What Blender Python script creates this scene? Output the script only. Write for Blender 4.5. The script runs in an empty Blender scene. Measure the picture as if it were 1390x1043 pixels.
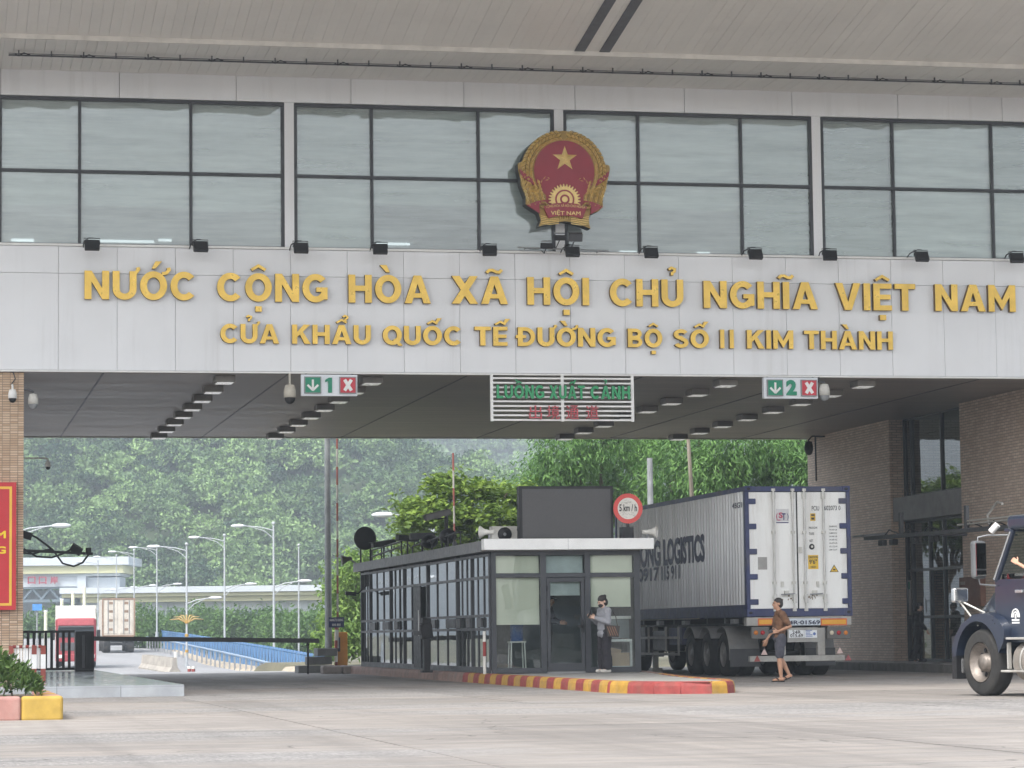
import bpy, math, random
import numpy as np
from mathutils import Vector, Matrix, Euler
random.seed(7); RNG = np.random.default_rng(11)
S = bpy.context.scene
COL = S.collection
R = math.radians

# ---------------------------------------------------------------- camera
FPX, PW, PH = 3857.0, 1390.0, 1043.0
CAMLOC = Vector((0, 0, 1.0))
CROT = (Matrix.Rotation(R(-11.733), 3, 'Z') @ Matrix.Rotation(R(95.0416), 3, 'X') @ Matrix.Rotation(R(-0.6718), 3, 'Z'))
cam_d = bpy.data.cameras.new('camera'); cam_d.sensor_width = 36; cam_d.sensor_fit = 'HORIZONTAL'
cam_d.lens = FPX / PW * 36; cam_d.clip_start = 0.1; cam_d.clip_end = 6000
cam = bpy.data.objects.new('camera', cam_d); COL.objects.link(cam)
cam.matrix_world = Matrix.Translation(CAMLOC) @ CROT.to_4x4()
S.camera = cam

# ---------------------------------------------------------------- sky, sun, exposure
SUN_EL, SUN_AZ = 52.0, 222.0           # the sun stands behind and to the left of the camera, behind thin cloud
w = bpy.data.worlds.new('World'); S.world = w; w.use_nodes = True
wn = w.node_tree; wn.nodes.clear()
sky = wn.nodes.new('ShaderNodeTexSky'); sky.sky_type = 'NISHITA'; sky.sun_disc = False
sky.sun_elevation = R(SUN_EL); sky.sun_rotation = R(SUN_AZ); sky.air_density = 1.2; sky.dust_density = 3.5; sky.ozone_density = 1.0
hs = wn.nodes.new('ShaderNodeHueSaturation'); hs.inputs['Saturation'].default_value = 0.34; hs.inputs['Value'].default_value = 1.15
bg = wn.nodes.new('ShaderNodeBackground'); bg.inputs['Strength'].default_value = 0.15
wo = wn.nodes.new('ShaderNodeOutputWorld')
wn.links.new(sky.outputs[0], hs.inputs['Color']); wn.links.new(hs.outputs[0], bg.inputs['Color']); wn.links.new(bg.outputs[0], wo.inputs['Surface'])
sl = bpy.data.lights.new('sun', 'SUN'); sl.energy = 1.4; sl.angle = R(22); sl.color = (1.0, 0.965, 0.91)
sun = bpy.data.objects.new('sun', sl); COL.objects.link(sun)
_az, _el = R(SUN_AZ), R(SUN_EL)
sdir = Vector((math.sin(_az) * math.cos(_el), math.cos(_az) * math.cos(_el), math.sin(_el)))
sun.rotation_euler = (-sdir).to_track_quat('-Z', 'Y').to_euler(); sun.location = (-10, 0, 60)
S.view_settings.view_transform = 'Standard'; S.view_settings.look = 'None'
S.view_settings.exposure = 1.26; S.view_settings.gamma = 1.0; S.view_settings.use_curve_mapping = False
S.cycles.use_denoising = True; S.cycles.max_bounces = 8; S.cycles.transparent_max_bounces = 16
S.cycles.volume_bounces = 0; S.cycles.caustics_reflective = False; S.cycles.caustics_refractive = False

# ---------------------------------------------------------------- surveying: photo pixel -> point on a known plane
def ray(u, v): return CROT @ Vector(((u - PW / 2) / FPX, -(v - PH / 2) / FPX, -1))
def atY(u, v, Y): d = ray(u, v); return CAMLOC + d * (Y / d.y)
def atX(u, v, X): d = ray(u, v); return CAMLOC + d * (X / d.x)
def atZ(u, v, Z): d = ray(u, v); return CAMLOC + d * ((Z - CAMLOC.z) / d.z)
def atD(u, v, D): return CAMLOC + ray(u, v) * D

# ---------------------------------------------------------------- materials
MATS = {}
def nd(nt, t, **kw):
    n = nt.nodes.new(t)
    for k, v in kw.items(): setattr(n, k, v)
    return n
def mixc(nt, fac, a, b, mode='MIX'):
    m = nd(nt, 'ShaderNodeMix', data_type='RGBA', blend_type=mode)
    for i, x in ((0, fac), (6, a), (7, b)):
        if hasattr(x, 'is_output'): nt.links.new(x, m.inputs[i])
        elif i == 0: m.inputs[0].default_value = x
        else: m.inputs[i].default_value = (*x, 1) if len(x) == 3 else x
    return m.outputs[2]
def noise(nt, vec, scale, detail=4, rough=.55, dist=0):
    n = nd(nt, 'ShaderNodeTexNoise'); n.inputs['Scale'].default_value = scale; n.inputs['Detail'].default_value = detail
    n.inputs['Roughness'].default_value = rough; n.inputs['Distortion'].default_value = dist
    if vec: nt.links.new(vec, n.inputs['Vector'])
    return n.outputs['Fac']
def ramp(nt, fac, lo, hi, a=0.0, b=1.0):
    m = nd(nt, 'ShaderNodeMapRange'); nt.links.new(fac, m.inputs[0])
    for i, x in zip((1, 2, 3, 4), (lo, hi, a, b)): m.inputs[i].default_value = x
    return m.outputs[0]
def mathn(nt, op, a, b=None):
    m = nd(nt, 'ShaderNodeMath', operation=op)
    for i, x in ((0, a), (1, b)):
        if x is None: continue
        if hasattr(x, 'is_output'): nt.links.new(x, m.inputs[i])
        else: m.inputs[i].default_value = x
    return m.outputs[0]
def coords(nt, kind='Object', scale=(1, 1, 1), rot=(0, 0, 0)):
    if kind == 'World':
        g = nd(nt, 'ShaderNodeNewGeometry'); out = g.outputs['Position']
    else:
        t = nd(nt, 'ShaderNodeTexCoord'); out = t.outputs[kind]
    m = nd(nt, 'ShaderNodeMapping'); m.inputs['Scale'].default_value = scale; m.inputs['Rotation'].default_value = rot
    nt.links.new(out, m.inputs['Vector']); return m.outputs[0]
def newmat(name):
    m = bpy.data.materials.new(name); m.use_nodes = True; nt = m.node_tree
    p = nt.nodes['Principled BSDF']; MATS[name] = m; return m, nt, p
def bumpn(nt, p, h, strength=.3, dist=.01):
    b = nd(nt, 'ShaderNodeBump'); b.inputs['Strength'].default_value = strength; b.inputs['Distance'].default_value = dist
    nt.links.new(h, b.inputs['Height']); nt.links.new(b.outputs[0], p.inputs['Normal'])
def mt(name, col=(.5, .5, .5), rough=.6, metal=0, var=.18, scale=3, bump=0, spec=.5, coat=0, stretch=(1, 1, 1), dirt=None, dirt_amt=.5, kind='World', objvar=0):
    """plain painted / metal / fabric surface with uneven tone, fine grain and optional dirt"""
    if name in MATS: return MATS[name]
    m, nt, p = newmat(name)
    v = coords(nt, kind, stretch)
    f = noise(nt, v, scale, 5, .6)
    lo = tuple(max(0, c * (1 - var)) for c in col); hi = tuple(min(1, c * (1 + var * .8)) for c in col)
    c = mixc(nt, ramp(nt, f, .3, .7), lo, hi)
    if dirt:
        d = ramp(nt, noise(nt, v, scale * .45, 6, .7, .6), .5, .72, 0, dirt_amt)
        c = mixc(nt, d, c, dirt)
    if objvar:
        oi = nd(nt, 'ShaderNodeObjectInfo')
        k = ramp(nt, oi.outputs['Random'], 0, 1, 1 - objvar, 1 + objvar)
        hv = nd(nt, 'ShaderNodeHueSaturation'); nt.links.new(k, hv.inputs['Value']); nt.links.new(c, hv.inputs['Color']); c = hv.outputs[0]
    nt.links.new(c, p.inputs['Base Color'])
    nt.links.new(ramp(nt, noise(nt, v, scale * 3, 4), .3, .7, max(.02, rough - .08), min(1, rough + .1)), p.inputs['Roughness'])
    p.inputs['Metallic'].default_value = metal; p.inputs['Specular IOR Level'].default_value = spec
    if coat: p.inputs['Coat Weight'].default_value = coat; p.inputs['Coat Roughness'].default_value = .08
    if bump: bumpn(nt, p, noise(nt, v, scale * 12, 4), bump, .01)
    return m
def glassmat(name, tint, refl=.2, rough=.02, warp=.0, body=None, bodyfac=0):
    """window pane: tinted clear glass that also mirrors; body mixes in a diffuse share, streaked and varied per pane"""
    if name in MATS: return MATS[name]
    m, nt, p = newmat(name); nt.nodes.remove(p)
    out = nt.nodes['Material Output']
    tr = nd(nt, 'ShaderNodeBsdfTransparent'); tr.inputs[0].default_value = (*tint, 1)
    gl = nd(nt, 'ShaderNodeBsdfGlossy'); gl.inputs['Roughness'].default_value = rough; gl.inputs[0].default_value = (.95, .98, 1, 1)
    lw = nd(nt, 'ShaderNodeFresnel'); lw.inputs[0].default_value = 1.5
    f = ramp(nt, lw.outputs[0], 0.03, 1, refl, 1)
    if warp:
        b = nd(nt, 'ShaderNodeBump'); b.inputs['Strength'].default_value = warp; b.inputs['Distance'].default_value = .05
        nt.links.new(noise(nt, coords(nt, 'World', (1, 1, 1.6)), .9, 2), b.inputs['Height']); nt.links.new(b.outputs[0], gl.inputs['Normal'])
    s = nd(nt, 'ShaderNodeMixShader'); nt.links.new(f, s.inputs[0]); nt.links.new(tr.outputs[0], s.inputs[1]); nt.links.new(gl.outputs[0], s.inputs[2])
    res = s
    if body:
        df = nd(nt, 'ShaderNodeBsdfDiffuse')
        v = coords(nt, 'World', (.5, 1, 6))
        oi = nd(nt, 'ShaderNodeObjectInfo'); hv = nd(nt, 'ShaderNodeHueSaturation')
        nt.links.new(mixc(nt, ramp(nt, noise(nt, v, 1.2, 6, .6), .3, .7), tuple(c * .68 for c in body), tuple(min(1, c * 1.22) for c in body)), hv.inputs['Color'])
        nt.links.new(ramp(nt, oi.outputs['Random'], 0, 1, .78, 1.18), hv.inputs['Value']); nt.links.new(hv.outputs[0], df.inputs[0])
        s2 = nd(nt, 'ShaderNodeMixShader')
        nt.links.new(ramp(nt, noise(nt, coords(nt, 'World', (.6, 1, 4)), .8, 5, .65), .3, .7, bodyfac * .85, min(1, bodyfac * 1.12)), s2.inputs[0])
        nt.links.new(s.outputs[0], s2.inputs[1]); nt.links.new(df.outputs[0], s2.inputs[2]); res = s2
    nt.links.new(res.outputs[0], out.inputs['Surface']); return m

# ---------------------------------------------------------------- mesh builder
WO = {}
class MB:
    def __init__(s): s.v = []; s.f = []; s.m = []; s.s = []
    def add(s, vs, fs, mi=0, sm=False, M=None):
        o = len(s.v)
        s.v += [tuple(M @ Vector(p)) for p in vs] if M is not None else [tuple(p) for p in vs]
        s.f += [tuple(i + o for i in f) for f in fs]; s.m += [mi] * len(fs); s.s += [sm] * len(fs); return s
    def box(s, x0, x1, y0, y1, z0, z1, mi=0, M=None):
        return s.add([(x0, y0, z0), (x1, y0, z0), (x1, y1, z0), (x0, y1, z0), (x0, y0, z1), (x1, y0, z1), (x1, y1, z1), (x0, y1, z1)],
                     [(0, 3, 2, 1), (4, 5, 6, 7), (0, 1, 5, 4), (1, 2, 6, 5), (2, 3, 7, 6), (3, 0, 4, 7)], mi, False, M)
    def bx(s, c, d, mi=0, rot=None, M=None):
        T = Matrix.Translation(Vector(c))
        if rot: T = T @ Euler(rot).to_matrix().to_4x4()
        if M is not None: T = M @ T
        x, y, z = d[0] / 2, d[1] / 2, d[2] / 2
        return s.box(-x, x, -y, y, -z, z, mi, T)
    def cyl(s, p0, p1, r0, r1=None, n=12, mi=0, M=None):
        return s.tube([p0, p1], [r0, r0 if r1 is None else r1], n, mi, M)
    def tube(s, path, r, n=8, mi=0, M=None, cap=True):
        path = [Vector(p) for p in path]; rs = r if isinstance(r, (list, tuple)) else [r] * len(path)
        vs = []; fs = []; prev = None
        for i, p in enumerate(path):
            t = (path[min(i + 1, len(path) - 1)] - path[max(i - 1, 0)]).normalized()
            if prev is None: a = t.orthogonal().normalized()
            else: a = (prev - t * prev.dot(t)).normalized() if (prev - t * prev.dot(t)).length > 1e-6 else t.orthogonal().normalized()
            prev = a; b = t.cross(a)
            for k in range(n):
                q = 2 * math.pi * k / n; vs.append(p + (a * math.cos(q) + b * math.sin(q)) * rs[i])
        L = len(path)
        for i in range(L - 1):
            for k in range(n):
                k2 = (k + 1) % n; fs.append((i * n + k, i * n + k2, (i + 1) * n + k2, (i + 1) * n + k))
        s.add(vs, fs, mi, n > 5, M)
        if cap:
            s.add(vs[:n], [tuple(range(n - 1, -1, -1))], mi, False, M); s.add(vs[(L - 1) * n:], [tuple(range(n))], mi, False, M)
        return s
    def lathe(s, prof, n=20, mi=0, M=None, sm=True):
        vs = []; fs = []
        for r, z in prof:
            for k in range(n):
                q = 2 * math.pi * k / n; vs.append((r * math.cos(q), r * math.sin(q), z))
        for i in range(len(prof) - 1):
            for k in range(n):
                k2 = (k + 1) % n; fs.append((i * n + k, i * n + k2, (i + 1) * n + k2, (i + 1) * n + k))
        return s.add(vs, fs, mi, sm, M)
    def sph(s, c, r, n=14, m=9, mi=0, M=None):
        r = (r, r, r) if isinstance(r, (int, float)) else r
        prof = [(math.sin(math.pi * i / m) if 0 < i < m else .001, -math.cos(math.pi * i / m)) for i in range(m + 1)]
        T = Matrix.Translation(Vector(c)) @ Matrix.Diagonal((*r, 1))
        return s.lathe(prof, n, mi, T if M is None else M @ T)
    def prism(s, poly, a, b, mi=0, M=None, mib=None):
        """polygon in XZ, extruded in Y from a (front) to b"""
        n = len(poly)
        ar = sum(poly[i][0] * poly[(i + 1) % n][1] - poly[(i + 1) % n][0] * poly[i][1] for i in range(n))
        if ar < 0: poly = poly[::-1]
        s.add([(x, a, z) for x, z in poly], [tuple(range(n))], mi, False, M)
        s.add([(x, b, z) for x, z in poly], [tuple(range(n - 1, -1, -1))], mi if mib is None else mib, False, M)
        vs = [(x, a, z) for x, z in poly] + [(x, b, z) for x, z in poly]
        return s.add(vs, [(i, i + n, (i + 1) % n + n, (i + 1) % n) for i in range(n)], mi if mib is None else mib, False, M)
    def build(s, name, mats, parent=None, bevel=0, seg=2, subs=0):
        V = np.array(s.v, float); c = (V.min(0) + V.max(0)) / 2
        me = bpy.data.meshes.new(name); me.from_pydata((V - c).tolist(), [], s.f)
        mats = mats if isinstance(mats, (list, tuple)) else [mats]
        for x in mats: me.materials.append(x)
        me.polygons.foreach_set('material_index', s.m); me.polygons.foreach_set('use_smooth', s.s); me.update()
        o = bpy.data.objects.new(name, me); COL.objects.link(o)
        base = Vector((0, 0, 0))
        if parent is not None: o.parent = parent; base = WO.get(parent, base)
        o.location = Vector(c) - base; WO[o] = Vector(c)
        if bevel:
            b = o.modifiers.new('bevel', 'BEVEL'); b.width = bevel; b.segments = seg; b.limit_method = 'ANGLE'; b.angle_limit = R(40)
        return o
def tag(o, label=None, cat=None, group=None, kind=None):
    if label: o['label'] = label
    if cat: o['category'] = cat
    if group: o['group'] = group
    if kind: o['kind'] = kind
    return o
def thing(name, label, cat, loc=(0, 0, 0), group=None, local=False):
    o = bpy.data.objects.new(name, None); o.empty_display_size = .3; COL.objects.link(o)
    if not local: o.location = loc; WO[o] = Vector(loc)
    else: WO[o] = Vector((0, 0, 0))
    return tag(o, label, cat, group)
def put(o, loc, rz=0, scale=None):
    o.location = loc; o.rotation_euler = (0, 0, rz)
    if scale: o.scale = (scale,) * 3
    return o
def copy_tree(o, parent=None, loc=None, rz=None, label=None):
    c = o.copy(); COL.objects.link(c)
    if parent is not None: c.parent = parent
    if loc is not None: c.location = loc
    if rz is not None: c.rotation_euler = (0, 0, rz)
    if label: c['label'] = label
    for ch in list(o.children): copy_tree(ch, c)
    return c
def share(o, loc, parent, name=None):
    """another piece sharing the mesh of o, at a world place"""
    c = o.copy(); COL.objects.link(c); c.parent = parent; c.location = Vector(loc) - WO.get(parent, Vector((0, 0, 0))); WO[c] = Vector(loc); return c

# ---------------------------------------------------------------- lettering (outlines from the built-in typeface, as meshes)
GL = {}
def glyph_batch(items):
    """items: (key, text, offset, shear) -> GL[key] = verts (x, z), faces, extrude unit depth 1"""
    tmp = []
    for key, body, off, res in items:
        c = bpy.data.curves.new('txt', 'FONT'); c.body = body; c.bevel_depth = off; c.bevel_resolution = 0; c.extrude = .5; c.resolution_u = res
        o = bpy.data.objects.new('txt', c); COL.objects.link(o); tmp.append((key, o, c))
    bpy.context.view_layer.update(); dg = bpy.context.evaluated_depsgraph_get()
    for key, o, c in tmp:
        me = bpy.data.meshes.new_from_object(o.evaluated_get(dg))
        GL[key] = ([tuple(v.co) for v in me.vertices], [tuple(p.vertices) for p in me.polygons])
        bpy.data.meshes.remove(me)
    for key, o, c in tmp: bpy.data.objects.remove(o); bpy.data.curves.remove(c)
CAPH = 0.0
def gbox(key):
    V = np.array(GL[key][0]); return V.min(0), V.max(0)
def text(mb, key, x0, x1, z0, sz, y, depth, mi=0, M=None, fitz=None):
    """letters in the XZ plane facing -Y, spanning x0..x1, baseline z0, vertical scale sz (or fitted to height fitz)"""
    V, F = GL[key]; a, b = gbox(key)
    sx = (x1 - x0) / (b[0] - a[0])
    if fitz: sz = fitz / (b[1] - a[1]); zb = z0 - a[1] * sz
    else: zb = z0
    mb.add([(x0 + (p[0] - a[0]) * sx, y - (p[2] + .5) * depth, zb + p[1] * sz) for p in V], F, mi, False, M)
TX = {}
def T(key, body=None, off=.02, res=3): TX[key] = (key, body or key, off, res)
# ---------------------------------------------------------------- heavy grotesque capitals with Vietnamese marks, cut as solid strokes
ST = .215
def _arc(cx, cz, rx, rz, a0, a1, n=18): return [(cx + rx * math.cos(R(a)), cz + rz * math.sin(R(a))) for a in np.linspace(a0, a1, n)]
def _ln(*p): return list(p)
def letter_shapes(ch):
    """-> width, list of ('p', polygon) or ('s', polyline, thickness); letter box height 1"""
    t = ST; h = t / 2; v = .2
    Rr = lambda x0, x1, z0, z1: ('p', [(x0, z0), (x1, z0), (x1, z1), (x0, z1)])
    if ch == 'I': return t, [Rr(0, t, 0, 1)]
    if ch == 'H': return .74, [Rr(0, t, 0, 1), Rr(.74 - t, .74, 0, 1), Rr(t, .74 - t, .42, .61)]
    if ch == 'N': return .76, [Rr(0, t, 0, 1), Rr(.76 - t, .76, 0, 1), ('p', [(t, 1), (t, .62), (.76 - t, 0), (.76 - t, .38)])]
    if ch == 'U': return .74, [('s', [(h, 1)] + _arc(.37, .37, .37 - h, .37 - .1, 180, 360, 22) + [(.74 - h, 1)], t)]
    if ch in 'OQ':
        r = [('s', _arc(.42, .5, .42 - h, .5 - .1, 90, 450, 44), t)]
        return .84, r + ([('p', [(.44, .26), (.58, .34), (.88, -.04), (.70, -.06)])] if ch == 'Q' else [])
    if ch == 'C': return .78, [('s', _arc(.42, .5, .42 - h, .5 - .1, 42, 318, 34), t)]
    if ch == 'G': return .80, [('s', _arc(.42, .5, .42 - h, .5 - .1, 42, 330, 34), t), Rr(.44, .80, .37, .53), Rr(.60, .80, .10, .37)]
    if ch == 'A': return .84, [('p', [(0, 0), (.23, 0), (.42, .70), (.42, 1), (.30, 1)]), ('p', [(.84, 0), (.61, 0), (.42, .70), (.42, 1), (.54, 1)]), ('p', [(.265, .2), (.575, .2), (.53, .36), (.31, .36)])]
    if ch == 'V': return .82, [('p', [(0, 1), (.23, 1), (.41, .30), (.41, 0), (.30, 0)]), ('p', [(.82, 1), (.59, 1), (.41, .30), (.41, 0), (.52, 0)])]
    if ch == 'X': return .82, [('p', [(0, 0), (.25, 0), (.82, 1), (.57, 1)]), ('p', [(.57, 0), (.82, 0), (.25, 1), (0, 1)])]
    if ch == 'E': return .60, [Rr(0, t, 0, 1), Rr(t, .60, 0, .19), Rr(t, .56, .41, .59), Rr(t, .60, .81, 1)]
    if ch == 'L': return .58, [Rr(0, t, 0, 1), Rr(t, .58, 0, .19)]
    if ch == 'T': return .68, [Rr(.34 - h, .34 + h, 0, .81), Rr(0, .68, .81, 1)]
    if ch == 'M': return .92, [Rr(0, t * .95, 0, 1), Rr(.92 - t * .95, .92, 0, 1), ('p', [(t * .95, 1), (t * .95, .55), (.46, .05), (.46, .42)]), ('p', [(.92 - t * .95, 1), (.92 - t * .95, .55), (.46, .05), (.46, .42)])]
    if ch == 'K': return .78, [Rr(0, t, 0, 1), ('p', [(t, .34), (.78, 1), (.50, 1), (t, .62)]), ('p', [(.28, .60), (.42, .70), (.79, 0), (.53, 0)])]
    if ch == 'B': return .70, [Rr(0, t, 0, 1), ('s', [(t, .905), (.36, .905)] + _arc(.37, .715, .2, .19, 90, -90, 12) + [(t, .525)], .18), ('s', [(t, .47), (.38, .47)] + _arc(.38, .28, .215, .19, 90, -90, 12) + [(t, .09)], .18)]
    if ch == 'D': return .76, [Rr(0, t, 0, 1), ('s', [(t, .905), (.30, .905)] + _arc(.30, .5, .355, .405, 90, -90, 22) + [(t, .095)], .195)]
    if ch == 'S': return .66, [('s', _arc(.33, .72, .235, .185, 25, 270, 18) + _arc(.33, .28, .235, .185, 88, -158, 18)[1:], .19)]
    return .5, []
VN = {'Ư': 'Uh', 'Ớ': "Oh'", 'Ộ': 'O^.', 'Ò': 'O`', 'Ã': 'A~', 'Ủ': 'U?', 'Ĩ': 'I~', 'Ệ': 'E^.', 'Ử': 'Uh?', 'Ẩ': 'A^?', 'Ố': "O^'", 'Ế': "E^'", 'Đ': 'D-', 'Ờ': 'Oh`', 'À': 'A`', 'Ồ': 'O^`', 'Ấ': "A^'", 'Ả': 'A?'}
def marks(code, w_):
    c = w_ / 2; out = []; base, mk = code[0], code[1:]; circ = '^' in mk
    for m in mk:
        dx = .16 if circ else 0; dz = .06 if circ else 0
        if m == 'h': out.append(('s', [(w_ - .16, .93), (w_ - .02, .95), (w_ + .06, 1.06), (w_ + .04, 1.14)], .11))
        if m == '^': out.append(('s', [(c - .22, 1.12), (c, 1.27), (c + .22, 1.12)], .10))
        if m == '.': out.append(('p', [(c - .1, -.36), (c + .1, -.36), (c + .1, -.17), (c - .1, -.17)]))
        if m == "'": out.append(('p', [(c - .06 + dx, 1.10 + dz), (c + .06 + dx, 1.10 + dz), (c + .26 + dx, 1.36 + dz), (c + .06 + dx, 1.36 + dz)]))
        if m == '`': out.append(('p', [(c - .26, 1.36), (c - .05, 1.36), (c + .06, 1.10), (c - .06, 1.10)]) if not circ else ('p', [(c - .36, 1.40), (c - .2, 1.40), (c - .1, 1.22), (c - .2, 1.22)]))
        if m == '~': out.append(('s', [(c - .24, 1.13), (c - .16, 1.22), (c - .06, 1.23), (c + .06, 1.16), (c + .16, 1.15), (c + .24, 1.24)], .10))
        if m == '?': out.append(('s', [(c - .11 + dx, 1.36 + dz), (c - .02 + dx, 1.43 + dz), (c + .09 + dx, 1.38 + dz), (c + .08 + dx, 1.29 + dz), (c + .0 + dx, 1.24 + dz), (c + .0 + dx, 1.15 + dz)], .09))
        if m == '-': out.append(('p', [(-.09, .42), (.36, .42), (.36, .58), (-.09, .58)]))
    return out
def letter_w(ch): return letter_shapes(VN.get(ch, ch)[0])[0]
def put_letter(mb, ch, x0, x1, z0, cap, y, depth):
    code = VN.get(ch, ch); w_, sh = letter_shapes(code[0]); sx = (x1 - x0) / w_; sh = sh + marks(code, w_)
    for i, s_ in enumerate(sh):
        f = y - depth - i * .0008
        F2 = lambda p: (x0 + p[0] * sx, z0 + p[1] * cap)
        if s_[0] == 'p': mb.prism([F2(p) for p in s_[1]], f, y, 0, mib=1)
        else:
            pts = [Vector(p) for p in s_[1]]; th = s_[2] / 2; n = len(pts); clo = (pts[0] - pts[-1]).length < 1e-4; L_ = []
            for k, p in enumerate(pts):
                a_ = pts[k - 1] if k > 0 else (pts[-2] if clo else p); b_ = pts[k + 1] if k < n - 1 else (pts[1] if clo else p)
                d1 = (p - a_); d2 = (b_ - p); d1 = d1.normalized() if d1.length > 1e-6 else d2.normalized(); d2 = d2.normalized() if d2.length > 1e-6 else d1
                t_ = (d1 + d2).normalized(); nn = Vector((-t_.y, t_.x)); kf = min(1.6, 1 / max(.4, abs(nn.dot(Vector((-d1.y, d1.x))))))
                L_.append((F2(p + nn * th * kf), F2(p - nn * th * kf)))
            vs = []
            for l_, r_ in L_: vs += [(l_[0], f, l_[1]), (r_[0], f, r_[1]), (l_[0], y, l_[1]), (r_[0], y, r_[1])]
            fs = [(4 * k, 4 * k + 1, 4 * k + 5, 4 * k + 4) for k in range(n - 1)]; mb.add(vs, fs, 0)
            fs = [(4 * k + 0, 4 * k + 4, 4 * k + 6, 4 * k + 2) for k in range(n - 1)] + [(4 * k + 1, 4 * k + 3, 4 * k + 7, 4 * k + 5) for k in range(n - 1)] + ([] if clo else [(0, 2, 3, 1), (4 * n - 4, 4 * n - 3, 4 * n - 1, 4 * n - 2)])
            mb.add(vs, fs, 1)
def put_word(wd, x0, x1, z0, cap, y, depth, mats, parent, gap=.12, name='letter'):
    ws = [letter_w(c) for c in wd]; g = gap * cap; sx = (x1 - x0 - g * (len(wd) - 1)) / sum(ws); x = x0
    for c, w_ in zip(wd, ws):
        a = MB(); put_letter(a, c, x, x + w_ * sx, z0, cap, y, depth); a.build(name, mats, parent); x += w_ * sx + g
# ================================================================ text outlines (one batch)
LINE1 = [('NƯỚC', 114.6, 265.2, 407.3), ('CỘNG', 294.5, 444.4, 410), ('HÒA', 473, 584.3, 411.8), ('XÃ', 613, 689, 413), ('HỘI', 715.5, 799.4, 414.5),
         ('CHỦ', 827.7, 927.2, 416.5), ('NGHĨA', 954.9, 1109.6, 419.5), ('VIỆT', 1133.8, 1242.2, 421.8), ('NAM', 1269, 1377.9, 423.2)]
LINE2 = [('CỬA', 299, 378.5, 466.4), ('KHẨU', 396.4, 503, 467.5), ('QUỐC', 519.4, 626.4, 468.8), ('TẾ', 644, 688.6, 469.6), ('ĐƯỜNG', 702.7, 835.3, 470.8),
         ('BỘ', 852, 898.5, 472), ('SỐ', 914.5, 961.8, 472.8), ('II', 977.3, 995.6, 473.2), ('KIM', 1013.6, 1076.4, 473.8), ('THÀNH', 1091.3, 1211.4, 474.8)]
for ln in (LINE1, LINE2):
    for wd, *_ in ln:
        for ch in wd: T('b' + ch, ch, .046, 4)
T('Hcap', 'H', .046)
for k, b_, o_ in (('luong', 'LUỒNG XUẤT CẢNH', .04), ('cjk4', '出', .0), ('cjk4b', '境', .0), ('cjk4c', '通', .0), ('cjk4d', '道', .0), ('one', '1', .05), ('two', '2', .05), ('X', 'X', .05),
                ('emb1', 'CỘNG HÒA XÃ HỘI CHỦ NGHĨA', .0), ('emb2', 'VIỆT NAM', .01), ('5km', '5 km / h', .02),
                ('pciu', 'PCIU', .01), ('num', '602073 0', .01), ('maxg', 'MAX.G.W.', .01), ('tare', 'TARE', .01), ('net', 'NET', .01), ('caution', 'CAUTION', .02), ('96', '9\'6"', .02), ('high', 'HIGH', .02),
                ('w1', '34,000 KG', .01), ('w2', '74,960 LB', .01), ('w3', '4,800 KG', .01), ('w4', '10,580 LB', .01), ('w5', '29,200 KG', .01), ('w6', '64,370 LB', .01), ('w7', '67.5 CU.M', .01), ('w8', '2,385 CU.FT', .01),
                ('S', 'S', .04), ('Tt', 'T', .03), ('rplate', '24R·01569', .03), ('p24', '24R', .02), ('p015', '015.69', .02),
                ('hong', 'PHONG', .04), ('hongl', 'LOGISTICS', .04), ('t917', '0917', .025), ('t115', '115', .025), ('t911', '911', .025), ('wm', 'M', .03), ('wg', 'G', .03), ('kou', '口', .02), ('an', '岸', .02),
                ('hangtu', 'HANG TU DONG', .02), ('hangtu2', '自动 通道', .01), ('en45', '45G1', .01)):
    T(k, b_, o_)
glyph_batch(list(TX.values()))
CAP = gbox('Hcap')[1][1] - gbox('Hcap')[0][1]

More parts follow.
